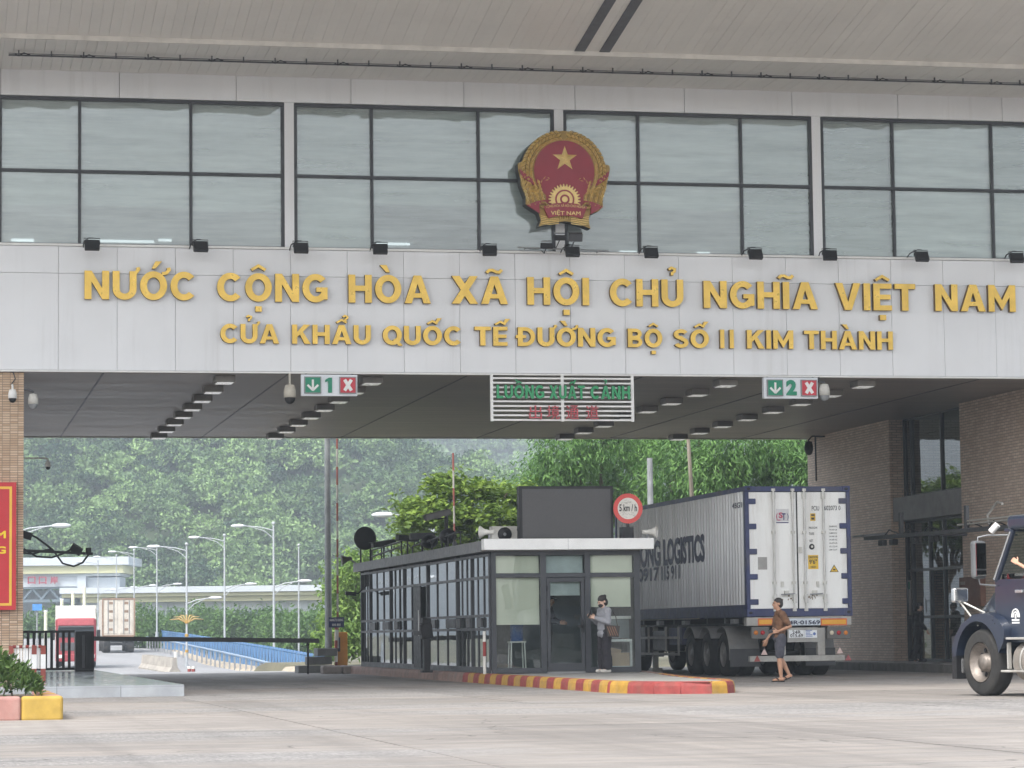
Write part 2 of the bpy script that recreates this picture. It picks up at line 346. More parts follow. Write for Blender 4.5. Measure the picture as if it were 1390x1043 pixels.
# ================================================================ setting materials
def concrete_mat(name, base, wet=.35, coarse=.0):
    m, nt, p = newmat(name)
    v = coords(nt, 'World'); oi = nd(nt, 'ShaderNodeObjectInfo')
    big = noise(nt, v, .23, 5, .6, .4); mid = noise(nt, v, 1.7, 6, .65); fine = noise(nt, v, 38, 3, .6)
    tyre = noise(nt, coords(nt, 'World', (1.3, .05, 1)), 1.1, 5, .6, .3)
    cross = noise(nt, coords(nt, 'World', (.22, 2.6, 1)), 1.0, 5, .65)
    c = mixc(nt, ramp(nt, big, .35, .66), tuple(x * .8 for x in base), tuple(x * 1.12 for x in base))
    c = mixc(nt, ramp(nt, mid, .35, .7, 0, .6), c, tuple(x * .72 for x in base))
    c = mixc(nt, ramp(nt, cross, .48, .66, 0, .6), c, (base[0] * 1.25, base[1] * 1.2, base[2] * 1.12))
    c = mixc(nt, ramp(nt, tyre, .5, .7, 0, .55), c, tuple(x * .55 for x in base))
    sp = nd(nt, 'ShaderNodeTexVoronoi'); sp.inputs['Scale'].default_value = 22; nt.links.new(v, sp.inputs['Vector'])
    patch = ramp(nt, noise(nt, coords(nt, 'World', (.35, 1, 1)), .16, 3, .5), .5, .56)
    grain = ramp(nt, sp.outputs['Color'], 0, 1, .55, 1.3) if False else ramp(nt, noise(nt, v, 16, 4, .7), .3, .7, .62, 1.3)
    hv = nd(nt, 'ShaderNodeHueSaturation'); nt.links.new(c, hv.inputs['Color'])
    nt.links.new(mathn(nt, 'MULTIPLY', ramp(nt, oi.outputs['Random'], 0, 1, .9, 1.08), ramp(nt, fine, .2, .8, .86, 1.12)), hv.inputs['Value'])
    g2 = nd(nt, 'ShaderNodeHueSaturation'); g2.inputs['Saturation'].default_value = .55; nt.links.new(hv.outputs[0], g2.inputs['Color']); nt.links.new(grain, g2.inputs['Value'])
    c = mixc(nt, patch, hv.outputs[0], g2.outputs[0])
    gr2 = noise(nt, coords(nt, 'World', (26, 4.5, 1)), 1.0, 3, .8); br = noise(nt, coords(nt, 'World', (.5, 7, 1)), 1.0, 5, .7)
    g3 = nd(nt, 'ShaderNodeHueSaturation'); nt.links.new(c, g3.inputs['Color'])
    amp = nd(nt, 'ShaderNodeMix', data_type='FLOAT'); nt.links.new(patch, amp.inputs[0]); nt.links.new(ramp(nt, br, .3, .7, .86, 1.1), amp.inputs[2]); nt.links.new(ramp(nt, gr2, .3, .7, .66, 1.3), amp.inputs[3])
    nt.links.new(amp.outputs[0], g3.inputs['Value']); c = g3.outputs[0]
    # oil spots
    oil = ramp(nt, noise(nt, v, .9, 3, .5), .7, .76, 0, .4)
    c = mixc(nt, oil, c, (.04, .038, .036))
    # hairline cracks
    vo = nd(nt, 'ShaderNodeTexVoronoi', feature='DISTANCE_TO_EDGE'); vo.inputs['Scale'].default_value = .13
    dv = nd(nt, 'ShaderNodeVectorMath', operation='ADD'); nz = nd(nt, 'ShaderNodeTexNoise'); nz.inputs['Scale'].default_value = 1.2; nz.inputs['Detail'].default_value = 5
    nt.links.new(v, nz.inputs['Vector']); sc = nd(nt, 'ShaderNodeVectorMath', operation='SCALE'); sc.inputs['Scale'].default_value = .9
    nt.links.new(nz.outputs['Color'], sc.inputs[0]); nt.links.new(v, dv.inputs[0]); nt.links.new(sc.outputs[0], dv.inputs[1]); nt.links.new(dv.outputs[0], vo.inputs['Vector'])
    c = mixc(nt, ramp(nt, vo.outputs['Distance'], .0006, .0024, .7, 0), c, (.05, .047, .043))
    nt.links.new(c, p.inputs['Base Color'])
    nt.links.new(ramp(nt, mid, .3, .7, .62, .88), p.inputs['Roughness'])
    bumpn(nt, p, mathn(nt, 'ADD', fine, mathn(nt, 'MULTIPLY', mid, .6)), .35, .006)
    return m
M_CONC = concrete_mat('concrete_slab', (.275, .251, .231))
M_ROADFAR = mt('far_road', (.25, .25, .255), .85, var=.12, scale=.4, stretch=(1, .15, 1))
M_JOINT = mt('joint_filler', (.1, .095, .088), .9, var=.4, scale=1.2)
M_EARTH = mt('earth', (.13, .12, .075), .95, var=.4, scale=.15, dirt=(.05, .08, .025), dirt_amt=.9)
def brick_mat(name, c1, c2, c3, mortar, bw, bh, off, joint):
    m, nt, p = newmat(name)
    g = nd(nt, 'ShaderNodeNewGeometry'); sx = nd(nt, 'ShaderNodeSeparateXYZ'); nt.links.new(g.outputs['Position'], sx.inputs[0])
    cb = nd(nt, 'ShaderNodeCombineXYZ'); nt.links.new(mathn(nt, 'ADD', sx.outputs[0], sx.outputs[1]), cb.inputs[0]); nt.links.new(sx.outputs[2], cb.inputs[1])
    b = nd(nt, 'ShaderNodeTexBrick'); b.offset = off; b.inputs['Scale'].default_value = 1
    b.inputs['Brick Width'].default_value = bw; b.inputs['Row Height'].default_value = bh; b.inputs['Mortar Size'].default_value = joint
    b.inputs['Mortar Smooth'].default_value = .3; b.inputs['Bias'].default_value = 0
    b.inputs['Color1'].default_value = (*c1, 1); b.inputs['Color2'].default_value = (*c2, 1); b.inputs['Mortar'].default_value = (*mortar, 1)
    nt.links.new(cb.outputs[0], b.inputs['Vector'])
    v = coords(nt, 'World')
    c = mixc(nt, ramp(nt, noise(nt, v, .5, 5, .6), .4, .7, 0, .35), b.outputs['Color'], c3)
    c = mixc(nt, ramp(nt, noise(nt, coords(nt, 'World', (2.5, 2.5, .2)), 1.5, 5, .6), .5, .75, 0, .3), c, tuple(x * .6 for x in c1))
    nt.links.new(c, p.inputs['Base Color']); p.inputs['Roughness'].default_value = .7
    bumpn(nt, p, b.outputs['Fac'], .6, -.008)
    return m
M_TILE = brick_mat('glazed_brick_tile', (.46, .31, .20), (.66, .50, .36), (.42, .30, .20), (.16, .125, .10), .157, .05, 0, .006)
M_BRICK = brick_mat('brown_brick', (.54, .41, .325), (.70, .57, .47), (.52, .40, .32), (.30, .26, .22), .25, .068, .5, .009)
M_WHITEPAN = None
def panel_mat(name, base, streak=.35, objv=.03):
    m, nt, p = newmat(name); v = coords(nt, 'World'); oi = nd(nt, 'ShaderNodeObjectInfo')
    k = mathn(nt, 'MULTIPLY', ramp(nt, noise(nt, v, .6, 5), .3, .7, .94, 1.03), ramp(nt, oi.outputs['Random'], 0, 1, 1 - objv, 1 + objv))
    hv = nd(nt, 'ShaderNodeHueSaturation'); hv.inputs['Color'].default_value = (*base, 1); nt.links.new(k, hv.inputs['Value'])
    st = noise(nt, coords(nt, 'World', (3.2, 3.2, .12)), 1.6, 6, .7)
    st2 = noise(nt, coords(nt, 'World', (.5, .5, .3)), 1.3, 4, .6)
    f = mathn(nt, 'MULTIPLY', ramp(nt, st, .52, .74), ramp(nt, st2, .4, .65, .05, streak))
    c = mixc(nt, f, hv.outputs[0], (.23, .21, .18))
    nt.links.new(c, p.inputs['Base Color']); p.inputs['Roughness'].default_value = .42
    return m
M_PANEL = panel_mat('white_cladding', (.775, .79, .815), .2, .012)
M_SOFFIT = panel_mat('beige_soffit', (.72, .70, .66), .12, .02)
M_GAP = mt('panel_joint', (.42, .42, .42), .9)
M_CORE = mt('structure_grey', (.32, .31, .30), .9)
M_FRAME = mt('anthracite_frame', (.035, .038, .045), .45, var=.2)
M_BLACK = mt('black_metal', (.016, .016, .018), .5, var=.3, spec=.35)
M_DARK = mt('dark_grey_metal', (.06, .062, .068), .5, var=.25)
M_GREY = mt('grey_metal', (.25, .26, .27), .45, var=.2)
M_WHITE = mt('white_paint', (.78, .78, .77), .4, var=.06)
M_OFFW = mt('weathered_white', (.62, .61, .57), .55, var=.12, dirt=(.25, .22, .17), dirt_amt=.4)
M_YELLOW = mt('yellow_paint', (.42, .24, .035), .7, var=.25, scale=6, dirt=(.26, .18, .09), dirt_amt=.8)
M_RED = mt('red_paint', (.25, .04, .036), .7, var=.28, scale=6, dirt=(.17, .08, .06), dirt_amt=.7)
M_GREEN = mt('green_letter', (.03, .30, .12), .5, var=.12)
M_GREENSIGN = mt('green_sign', (.0, .22, .12), .4, var=.05)
M_REDSIGN = mt('red_sign', (.52, .03, .05), .4, var=.05)
M_REDLET = mt('red_letter', (.50, .09, .11), .5, var=.1)
M_GOLD = mt('gold_letter', (.74, .49, .10), .33, metal=.4, var=.16, scale=2.5)
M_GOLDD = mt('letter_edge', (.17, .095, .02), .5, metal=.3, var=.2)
M_MARBLE = mt('grey_stone', (.34, .36, .385), .14, var=.22, scale=1.3, stretch=(1, .4, 1), objvar=.06, dirt=(.26, .26, .25), dirt_amt=.5)
M_GLASS_UP = glassmat('upper_window_glass', (.72, .82, .80), .18, .012, .03, (.50, .575, .575), .42)
M_GLASS = glassmat('booth_glass', (.86, .91, .88), .09, .01, .06)
M_GLASSD = glassmat('side_glass', (.62, .74, .70), .22, .01, .05)
M_GLASSR = glassmat('entrance_glass', (.34, .42, .43), .10, .01, .08)
M_BLIND = mt('roller_blind', (.74, .78, .74), .9, var=.07, scale=1.5, stretch=(.3, 1, 3))
M_BLINDC = mt('cream_blind', (.86, .87, .74), .9, var=.04, scale=2)
M_CEIL = None
def ceil_mat():
    m, nt, p = newmat('passage_ceiling')
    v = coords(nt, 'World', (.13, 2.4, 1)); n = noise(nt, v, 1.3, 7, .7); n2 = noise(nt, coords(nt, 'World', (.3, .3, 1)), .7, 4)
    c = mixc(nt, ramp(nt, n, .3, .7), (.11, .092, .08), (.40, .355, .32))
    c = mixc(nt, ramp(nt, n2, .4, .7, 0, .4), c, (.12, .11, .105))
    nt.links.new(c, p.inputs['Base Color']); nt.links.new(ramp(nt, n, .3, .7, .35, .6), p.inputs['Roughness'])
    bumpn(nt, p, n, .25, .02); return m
M_CEIL = ceil_mat()

# ================================================================ ground and road
YF, ZC, YB, XR, XL = 58.5, 6.48, 77.1, 24.55, 1.99
def smooth(a, b, x): t = min(1, max(0, (x - a) / (b - a))); return t * t * (3 - 2 * t)
ROADP = [(82, 0), (100, -.20), (130, -.52), (154, -.78), (184, -.72), (231, 0), (320, 1.35), (420, 2.2), (520, 2.4)]
def zroad(y):
    if y <= 82: return 0.0
    for (a, za), (b, zb) in zip(ROADP, ROADP[1:]):
        if y <= b: return za + (zb - za) * smooth(a, b, y) * .5 + (zb - za) * (y - a) / (b - a) * .5
    return ROADP[-1][1]
def gz(x, y):
    if y <= 84: return -.03
    d = -.03 - 6 * smooth(84, 135, y)
    if x > 12.5: d = max(d, -.03 - 6 * smooth(118, 150, y))
    if y > 300: d += smooth(300, 420, y) * 7
    return d
ys = list(np.linspace(-80, 84, 12)) + list(np.linspace(86, 160, 26)) + list(np.linspace(165, 430, 26)) + [600, 1000, 1500]
xs = [-1400, -600, -200, -100, -50, -20, -5, 5, 11.5, 12.5, 14, 25, 40, 60, 100, 200, 600, 1400]
mb = MB(); vs = [(x, y, gz(x, y)) for y in ys for x in xs]; nx = len(xs)
mb.add(vs, [(j * nx + i, j * nx + i + 1, (j + 1) * nx + i + 1, (j + 1) * nx + i) for j in range(len(ys) - 1) for i in range(nx - 1)])
tag(mb.build('ground', [M_EARTH]), kind='structure')
mb = MB(); mb.box(-60, 90, -60, 82.2, -.028, -.018); road = tag(mb.build('road', [M_JOINT]), kind='structure')
# concrete slabs of the forecourt, laid in lanes; nearest and seen ones as pieces
XS = [-9.0, -4.4, 0.0, 4.3, 8.7, 13.1, 17.5, 21.9, 26.3]; YS = [16.0 + 4.9 * i for i in range(14)]
for i in range(len(XS) - 1):
    for j in range(len(YS) - 1):
        a = MB(); g = .012; dz = random.uniform(-.003, .003)
        a.add([(XS[i] + g, YS[j] + g, dz), (XS[i + 1] - g, YS[j] + g, dz), (XS[i + 1] - g, YS[j + 1] - g, dz), (XS[i] + g, YS[j + 1] - g, dz)] +
              [(XS[i] + g, YS[j] + g, -.017), (XS[i + 1] - g, YS[j] + g, -.017), (XS[i + 1] - g, YS[j + 1] - g, -.017), (XS[i] + g, YS[j + 1] - g, -.017)],
              [(0, 1, 2, 3), (0, 4, 5, 1), (1, 5, 6, 2), (2, 6, 7, 3), (3, 7, 4, 0)])
        a.build('concrete_slab', [M_CONC], road)
rest = MB()
for (x0, x1, y0, y1) in ((-60, XS[0], -60, 82), (XS[-1], 90, -60, 82), (XS[0] + .01, XS[-1] - .01, -60, YS[0]), (XS[0] + .01, XS[-1] - .01, YS[-1] + .02, 82.1)):
    rest.box(x0, x1, y0, y1, -.016, 0)
rest.build('paving', [M_CONC], road)
# road beyond the gate: falls away, then climbs onto the bridge
def xright(y): return 11.6 + (y - 82) * .105 if y < 132 else 16.85 + (y - 132) * .038
mb = MB(); yy = list(np.linspace(82.2, 320, 60)) + list(np.linspace(325, 520, 20)); n = len(yy)
for k, (fa, fb, z, mi) in enumerate(((lambda y: -7 - (y - 82) * .02, xright, 0, 0),)):
    vs = []
    for y in yy: vs += [(fa(y), y, zroad(y)), (fb(y) - .9, y, zroad(y)), (fb(y) - .9, y, zroad(y) - 7), (fa(y), y, zroad(y) - 7)]
    mb.add(vs, [(4 * i + a, 4 * i + (a + 1) % 4, 4 * i + 4 + (a + 1) % 4, 4 * i + 4 + a) for i in range(n - 1) for a in range(4)], 0)
rb = tag(mb.build('bridge_road', [M_ROADFAR]), kind='structure')
mk = MB()
for x0, wdt in ((5.2, .14), (5.5, .14), (-1.5, .14)):
    for i in range(n - 1):
        y0, y1 = yy[i], yy[i + 1]; f = lambda y: x0 + (y - 82) * .045
        mk.add([(f(y0), y0, zroad(y0) + .006), (f(y0) + wdt, y0, zroad(y0) + .006), (f(y1) + wdt, y1, zroad(y1) + .006), (f(y1), y1, zroad(y1) + .006)], [(0, 1, 2, 3)])
mk.build('lane_marking', [M_WHITE], rb)
# dirt verge with rubble along the guard rail
mb = MB(); vs = []
for y in yy[:60]: vs += [(xright(y) - .9, y, zroad(y) + .0), (xright(y) - .75, y, zroad(y) + .16), (xright(y) + .35, y, zroad(y) + .2), (xright(y) + .45, y, zroad(y) - 7)]
mb.add(vs, [(4 * i + a, 4 * i + a + 1, 4 * i + 5 + a, 4 * i + 4 + a) for i in range(59) for a in range(3)])
tag(mb.build('verge', [mt('rubble_verge', (.40, .34, .26), .95, var=.45, scale=3, bump=.6)]), kind='structure')

# ================================================================ the gate building
GB = thing('border_gate_building', 'long white-clad border gate building bridging the road on brick blocks', 'building', (13, YF, 0))
XA, XB = -8.0, 32.0
a = MB(); a.box(XA, XB, YF + .06, YB, ZC + .02, 9.02); a.build('beam', [M_GAP], GB)
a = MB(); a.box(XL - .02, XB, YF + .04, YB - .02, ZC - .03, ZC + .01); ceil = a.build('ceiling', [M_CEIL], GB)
for X in (3.6, 7.4, 11.2, 15.0, 18.8, 22.6):     # seams between ceiling sheets
    a = MB(); a.box(X - .02, X + .02, YF + .1, YB - .05, ZC - .04, ZC - .031); a.build('seam_strip', [M_DARK], ceil)
a = MB(); a.box(XL, XR, YB - .03, YB + .06, ZC - .06, ZC + .5); a.build('rear_fascia', [M_OFFW], GB)
a = MB(); a.box(XA, XB, YF - .02, YF + .06, ZC - .02, ZC + .012); a.build('drip_edge', [M_WHITE], GB)
# fascia panels
FP = [2.68 + 1.195 * k for k in range(-6, 23)]
for i in range(len(FP) - 1):
    for (z0, z1) in ((ZC + .02, 8.489), (8.495, 9.05)):
        a = MB(); a.box(FP[i] + .003, FP[i + 1] - .003, YF + random.uniform(-.003, .003), YF + .058, z0, z1); a.build('fascia_panel', [M_PANEL], GB, .004, 1)
a = MB(); a.box(FP[0], FP[-1], YF - .05, YF + .3, 9.056, 9.1); a.build('window_sill', [M_WHITE], GB)
UP = [1.50 + 2.42 * k for k in range(-3, 11)]
for i in range(len(UP) - 1):
    a = MB(); a.box(UP[i] + .007, UP[i + 1] - .007, YF, YF + .06, 12.17, 12.72); a.build('upper_fascia_panel', [M_PANEL], GB)
a = MB(); a.box(XA, XB, YF + .062, YF + .4, 12.13, 13.2); a.build('upper_wall', [M_GAP], GB)
# window band: bays of three by two panes between white piers
BAYX = [-4.4, 1.36, 7.45, 13.24, 18.98, 24.75, 30.5]
Z0, ZT, Z1 = 9.1, 10.62, 12.13
for bx0 in BAYX:
    a = MB(); a.box(bx0 - .1, bx0 + .1, YF + .02, YF + .4, Z0, Z1 + .04); a.build('pier', [M_PANEL], GB)
blind_end = {}
for bi in range(len(BAYX) - 1):
    x0, x1 = BAYX[bi] + .1, BAYX[bi + 1] - .1
    mu = [x0, BAYX[bi] + 1.75, BAYX[bi] + 4.04, x1]
    a = MB(); fw = .03
    for k, x in enumerate(mu):
        wd = .034 if k in (0, 3) else fw
        xx = x + wd if k == 0 else (x - wd if k == 3 else x)
        a.box(xx - wd, xx + wd, YF + .03, YF + .16, Z0, Z1)
    a.box(x0, x1, YF + .028, YF + .158, ZT - .032, ZT + .032); a.box(x0, x1, YF + .026, YF + .158, Z1 - .04, Z1 + .03); a.box(x0, x1, YF + .032, YF + .158, Z0, Z0 + .022)
    win = a.build('window', [M_FRAME], GB)
    for k in range(3):
        for (z0, z1) in ((Z0 + .022, ZT - .032), (ZT + .032, Z1 - .04)):
            xa, xb = mu[k] + (.068 if k == 0 else fw), mu[k + 1] - (.068 if k == 2 else fw)
            p = MB(); t = random.uniform(-.004, .004)
            p.add([(xa - .01, YF + .09, z0 - .01), (xb + .01, YF + .09 + t, z0 - .01), (xb + .01, YF + .09 + t + random.uniform(-.004, .004), z1 + .01), (xa - .01, YF + .09 + random.uniform(-.004, .004), z1 + .01)], [(0, 1, 2, 3)])
            p.build('pane', [M_GLASS_UP], win)
    # roller blinds inside, pulled to different heights
    for k in range(3):
        e = random.choice([Z0 + .06, Z0 + .06, 9.9, 9.75, 10.1]) if not (bi == 1 and k < 2) else 9.95
        p = MB(); p.box(mu[k] + .05, mu[k + 1] - .05, YF + .22, YF + .228, e, Z1 - .05); p.box(mu[k] + .05, mu[k + 1] - .05, YF + .205, YF + .235, e - .03, e)
        p.build('roller_blind', [M_BLIND], win)
a = MB(); a.box(XA, XB, YF + 6, YF + 6.1, 9.05, 13); a.box(XA, XB, YF + .4, YF + 6, 9.0, 9.04); a.box(XA, XB, YF + .4, YF + 6, 12.9, 13); a.box(XA, XA + .1, YF + .4, YF + 6, 9.05, 12.9); a.box(XB - .1, XB, YF + .4, YF + 6, 9.05, 12.9)
a.build('inner_wall', [mt('office_wall', (.22, .245, .24), .8, var=.1)], GB)
glowm = mt('strip_glow', (.8, .82, .82), .5); glowm.node_tree.nodes['Principled BSDF'].inputs['Emission Color'].default_value = (.9, .95, 1, 1); glowm.node_tree.nodes['Principled BSDF'].inputs['Emission Strength'].default_value = .6  # added glowing strips that stand in for bright bars in the lower panes
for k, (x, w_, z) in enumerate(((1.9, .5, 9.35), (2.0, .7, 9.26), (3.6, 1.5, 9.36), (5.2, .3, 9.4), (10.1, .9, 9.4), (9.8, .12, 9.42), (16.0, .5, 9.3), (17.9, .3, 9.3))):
    a = MB(); a.box(x, x + w_, YF + 5.9, YF + 5.98, z + .62, z + .67); a.build('glow_strip', [glowm], GB)
# canopy: level soffit of narrow planks, then a wing rising towards the forecourt
a = MB(); a.box(XA, XB, YF - .02, YF + 8, 13.2, 13.5); SL = math.tan(R(9.6)); Y1, ZS, Y2 = 55.42, 12.70, 42.6
a.add([(XA, YF - .02, ZS + .06), (XB, YF - .02, ZS + .06), (XB, Y1, ZS + .15), (XA, Y1, ZS + .15), (XA, Y2, ZS + .22 + (Y1 - Y2) * SL), (XB, Y2, ZS + .22 + (Y1 - Y2) * SL),
       (XB, YF - .02, 13.4), (XA, YF - .02, 13.4), (XA, Y2, ZS + .5 + (Y1 - Y2) * SL), (XB, Y2, ZS + .5 + (Y1 - Y2) * SL)],
      [(0, 1, 2, 3), (3, 2, 5, 4), (4, 5, 9, 8), (8, 9, 6, 7), (0, 3, 4, 8, 7), (1, 6, 9, 5, 2)])
can = a.build('canopy', [M_GAP], GB)
pw = .2; npl = int((27 - 0) / pw)
pl = MB(); pl.box(-pw / 2 + .003, pw / 2 - .003, 0, YF - Y1 - .03, 0, .03); proto = None
L2 = (Y1 - Y2) / math.cos(R(9.6))
pl2 = MB(); pl2.box(-pw / 2 + .0022, pw / 2 - .0022, 0, L2, 0, .03, 0, Matrix.Rotation(math.pi - 0, 4, 'Z') @ Matrix.Rotation(R(9.6), 4, 'X'))
o1 = o2 = None
for i in range(npl):
    X = -1.0 + i * pw
    if o1 is None:
        o1 = pl.build('soffit_plank', [M_SOFFIT], can); o2 = pl2.build('soffit_plank', [M_SOFFIT], can)
        h1 = WO[o1].copy() + Vector((X, Y1 + .02, ZS)); h2 = WO[o2].copy() + Vector((X, Y1 - .02, ZS + .085))
        for o, h in ((o1, h1), (o2, h2)): o.location = h - WO[can]; WO[o] = h
    else:
        share(o1, h1 + Vector((X + 1.0, 0, random.uniform(-.004, .004))), can); share(o2, h2 + Vector((X + 1.0, 0, random.uniform(-.003, .003))), can)
a = MB(); a.box(-3, 28, Y1 - .04, Y1 + .015, ZS - .006, ZS + .115); a.build('soffit_step', [mt('soffit_trim', (.66, .63, .59), .5)], can)
for X in (12.98, 13.5):      # two dark recessed light slots running out along the wing
    a = MB(); a.box(-.11, .11, .0, L2 - .5, -.012, -.002, 0, Matrix.Translation((X, Y1 - .05, ZS + .085)) @ Matrix.Rotation(math.pi, 4, 'Z') @ Matrix.Rotation(R(9.6), 4, 'X')); a.build('light_slot', [mt('slot_grey', (.10, .10, .11), .6)], can)
# lighting rail under the level soffit, with clamps
rl = thing('lighting_rail', 'thin dark pipe rail with clips along the canopy soffit', 'rail', (10, 56.4, ZS - .1))
a = MB(); a.cyl((1.6, 56.55, ZS - .10), (27, 56.55, ZS - .10), .018, n=8); a.build('pipe', [M_DARK], rl)
a = MB(); a.cyl((1.6, 56.6, ZS - .055), (27, 56.6, ZS - .055), .008, n=6); a.build('cable', [M_DARK], rl)
for i in range(40):
    X = 1.8 + i * .64
    a = MB(); a.box(X - .012, X + .012, 56.53, 56.57, ZS - .12, ZS); a.build('clip', [M_DARK], rl)
    if i % 2 == 0:
        a = MB(); a.tube([(X - .12 + .05, 56.5, ZS - .09), (X, 56.48, ZS - .12), (X + .1, 56.5, ZS - .06), (X + .22, 56.5, ZS - .1)], .012, 5); a.build('cable_bundle', [M_BLACK], rl)
# left brick pillars, unseen side opened for light; right brick block with its glazed bay
for ya_, yb_ in ((YF + .07, YF + 3.4), (YB - 3.2, YB)):
    a = MB(); a.box(-1.2, XL, ya_, yb_, -.02, ZC - .001); a.build('brick_pillar', [M_TILE], GB)
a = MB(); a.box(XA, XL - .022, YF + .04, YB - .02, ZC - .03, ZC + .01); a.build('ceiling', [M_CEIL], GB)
Ya, Yb = atX(1303, 600, XR).y, atX(1207, 600, XR).y
a = MB(); a.box(XR, 36, YF + .07, Ya, -.02, ZC - .001); a.build('brick_wall', [M_BRICK], GB)
a = MB(); a.box(XR, 36, Yb, YB, -.02, ZC - .001); a.build('brick_wall', [M_BRICK], GB)
XG = XR + .42
zu, zl = atX(1255, 673, XG).z, atX(1255, 703, XR).z
a = MB(); a.box(XR + .06, XG + .3, Ya, Yb, zl, zu); a.build('spandrel', [mt('grey_render', (.26, .26, .26), .8)], GB)
a = MB(); a.box(XG + 3, XG + 3.1, Ya - 1, Yb + 1, 0, ZC); a.box(XG + .3, XG + 3, Ya - 1, Ya - .9, 0, ZC); a.box(XG + .3, XG + 3, Yb + .9, Yb + 1, 0, ZC); a.box(XG + .1, XG + 3, Ya, Yb, .1, .19); a.box(XG + .3, XG + 3, Ya, Yb, zl + .1, zu - .1); a.build('inner_wall', [mt('lobby_wall', (.24, .25, .24), .8)], GB)
ym = [Ya + .04, atX(1279, 600, XG).y, atX(1238, 600, XG).y, Yb - .04]
def wall_glazing(name, y_list, z_list, mat, skip=()):
    f = MB()
    for y in y_list: f.box(XG - .05, XG + .05, y - .035, y + .035, z_list[0], z_list[-1])
    for z in z_list: f.box(XG - .045, XG + .045, y_list[0], y_list[-1], z - .035, z + .035)
    wn_ = f.build(name, [M_FRAME], GB)
    for i in range(len(y_list) - 1):
        for j in range(len(z_list) - 1):
            if (i, j) in skip: continue
            p = MB(); p.add([(XG, y_list[i] + .02, z_list[j] + .02), (XG, y_list[i + 1] - .02, z_list[j] + .02), (XG + random.uniform(-.004, .004), y_list[i + 1] - .02, z_list[j + 1] - .02), (XG, y_list[i] + .02, z_list[j + 1] - .02)], [(0, 3, 2, 1)])
            p.build('pane', [mat], wn_)
    return wn_
wall_glazing('window', ym, [zu + .03, ZC - .04], M_GLASSR)
zd = atX(1262, 773, XG).z; zm = atX(1245, 838, XG).z
yd0, yd1 = atX(1284, 800, XG).y, atX(1265, 800, XG).y
ye = [Ya + .04, yd0, yd1, atX(1241, 800, XG).y, Yb - .04]
ent = wall_glazing('entrance', ye, [.24, zm, zd, zl - .03], M_GLASSR, skip=((1, 0), (1, 1)))
for yq in (ye[2] + .12,):
    a = MB(); a.cyl((XG - .12, yq, zm + .1), (XG - .12, yq, zd - .75), .018, n=8); a.cyl((XG - .12, yq, zm + .15), (XG, yq, zm + .15), .012, n=6); a.cyl((XG - .12, yq, zd - .8), (XG, yq, zd - .8), .012, n=6); a.build('door_handle', [M_GREY], ent)
a = MB(); a.box(XG - .012, XG - .004, ye[3] + .25, ye[3] + .85, zm + .05, zm + .95); nt_ = a.build('notice', [M_OFFW], ent)
a = MB(); a.box(XG - .016, XG - .013, ye[3] + .28, ye[3] + .82, zm + .72, zm + .92); a.build('notice_heading', [M_GREENSIGN], nt_)
# pavement along the right block
XK = 23.25
sw = MB(); sw.box(XK + .16, XR + .6, 50, 84, -.02, .2); sw.build('pavement', [mt('pavement_tile', (.30, .29, .28), .35, var=.2, scale=2)]); tag(bpy.data.objects['pavement'], kind='structure')
pv = bpy.data.objects['pavement']
for i in range(34):
    a = MB(); a.box(XK, XK + .155, 50 + i + .008, 51 + i - .008, -.02, .2 + random.uniform(-.004, .004)); a.build('kerb_stone', [mt('kerb_dark', (.16, .155, .15), .7, var=.25)], pv, .015, 1)
# ================================================================ gold lettering on the fascia
def gold_line(line, cap_px, label, zs):
    th = thing('raised_lettering', label, 'lettering', (13, YF - .06, zs))
    cap = cap_px * 59.9 / FPX
    for wd, u0, u1, vb in line:
        p0, p1 = atY(u0, vb, YF - .08), atY(u1, vb, YF - .08); zb = (p0.z + p1.z) / 2
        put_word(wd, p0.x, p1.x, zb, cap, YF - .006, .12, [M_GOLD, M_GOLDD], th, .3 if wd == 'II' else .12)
gold_line(LINE1, 37.8, 'upper, larger line of gold raised letters on the white fascia', 8.0)
gold_line(LINE2, 25.8, 'lower, smaller line of gold raised letters on the white fascia', 7.1)

# ================================================================ emblem
EMC = atY(765.5, 245, YF - .42); ES = 1.03 / 65.0 * 63.0   # half width in metres
em = thing('gate_emblem', 'round red and gold national emblem with star and cogwheel above the gold letters', 'emblem', (EMC.x, YF - .42, EMC.z - 1.1))
U = ES / 345.0
def E2(zx, zy): return (EMC.x + (zx - 463) * U, EMC.z - (zy - 467) * U)
OUT = [(463, 103), (540, 110), (610, 135), (670, 175), (720, 235), (755, 300), (775, 345), (803, 352), (808, 375), (800, 425), (785, 470), (780, 520), (765, 560), (750, 610), (752, 660), (720, 690), (652, 716), (640, 760), (655, 822), (600, 800), (530, 778), (463, 770), (400, 778), (330, 796), (268, 812), (285, 765), (268, 712), (215, 680), (172, 648), (175, 600), (160, 560), (140, 510), (135, 460), (120, 400), (118, 352), (150, 335), (165, 290), (200, 230), (250, 175), (315, 135), (385, 110)]
M_EGOLD = mt('emblem_gold', (.36, .235, .06), .45, metal=.15, var=.25, scale=9)
M_EGOLD2 = mt('emblem_pale_gold', (.82, .62, .25), .42, metal=.15, var=.15, scale=9)
M_ERED = mt('emblem_red', (.30, .035, .055), .5, var=.08)
EY = YF - .42
a = MB(); a.prism([E2(*p) for p in OUT], EY, EY + .3, 1, mib=1); a.build('backing', [M_EGOLD, M_BLACK], em)
a = MB(); a.prism([E2(*p) for p in OUT], EY - .03, EY - .002, 0); a.build('gold_rim', [M_EGOLD], em)
disc = [(463 + 226 * math.sin(t), 402 - 226 * math.cos(t)) for t in np.linspace(0, 2 * math.pi, 48, endpoint=False)]
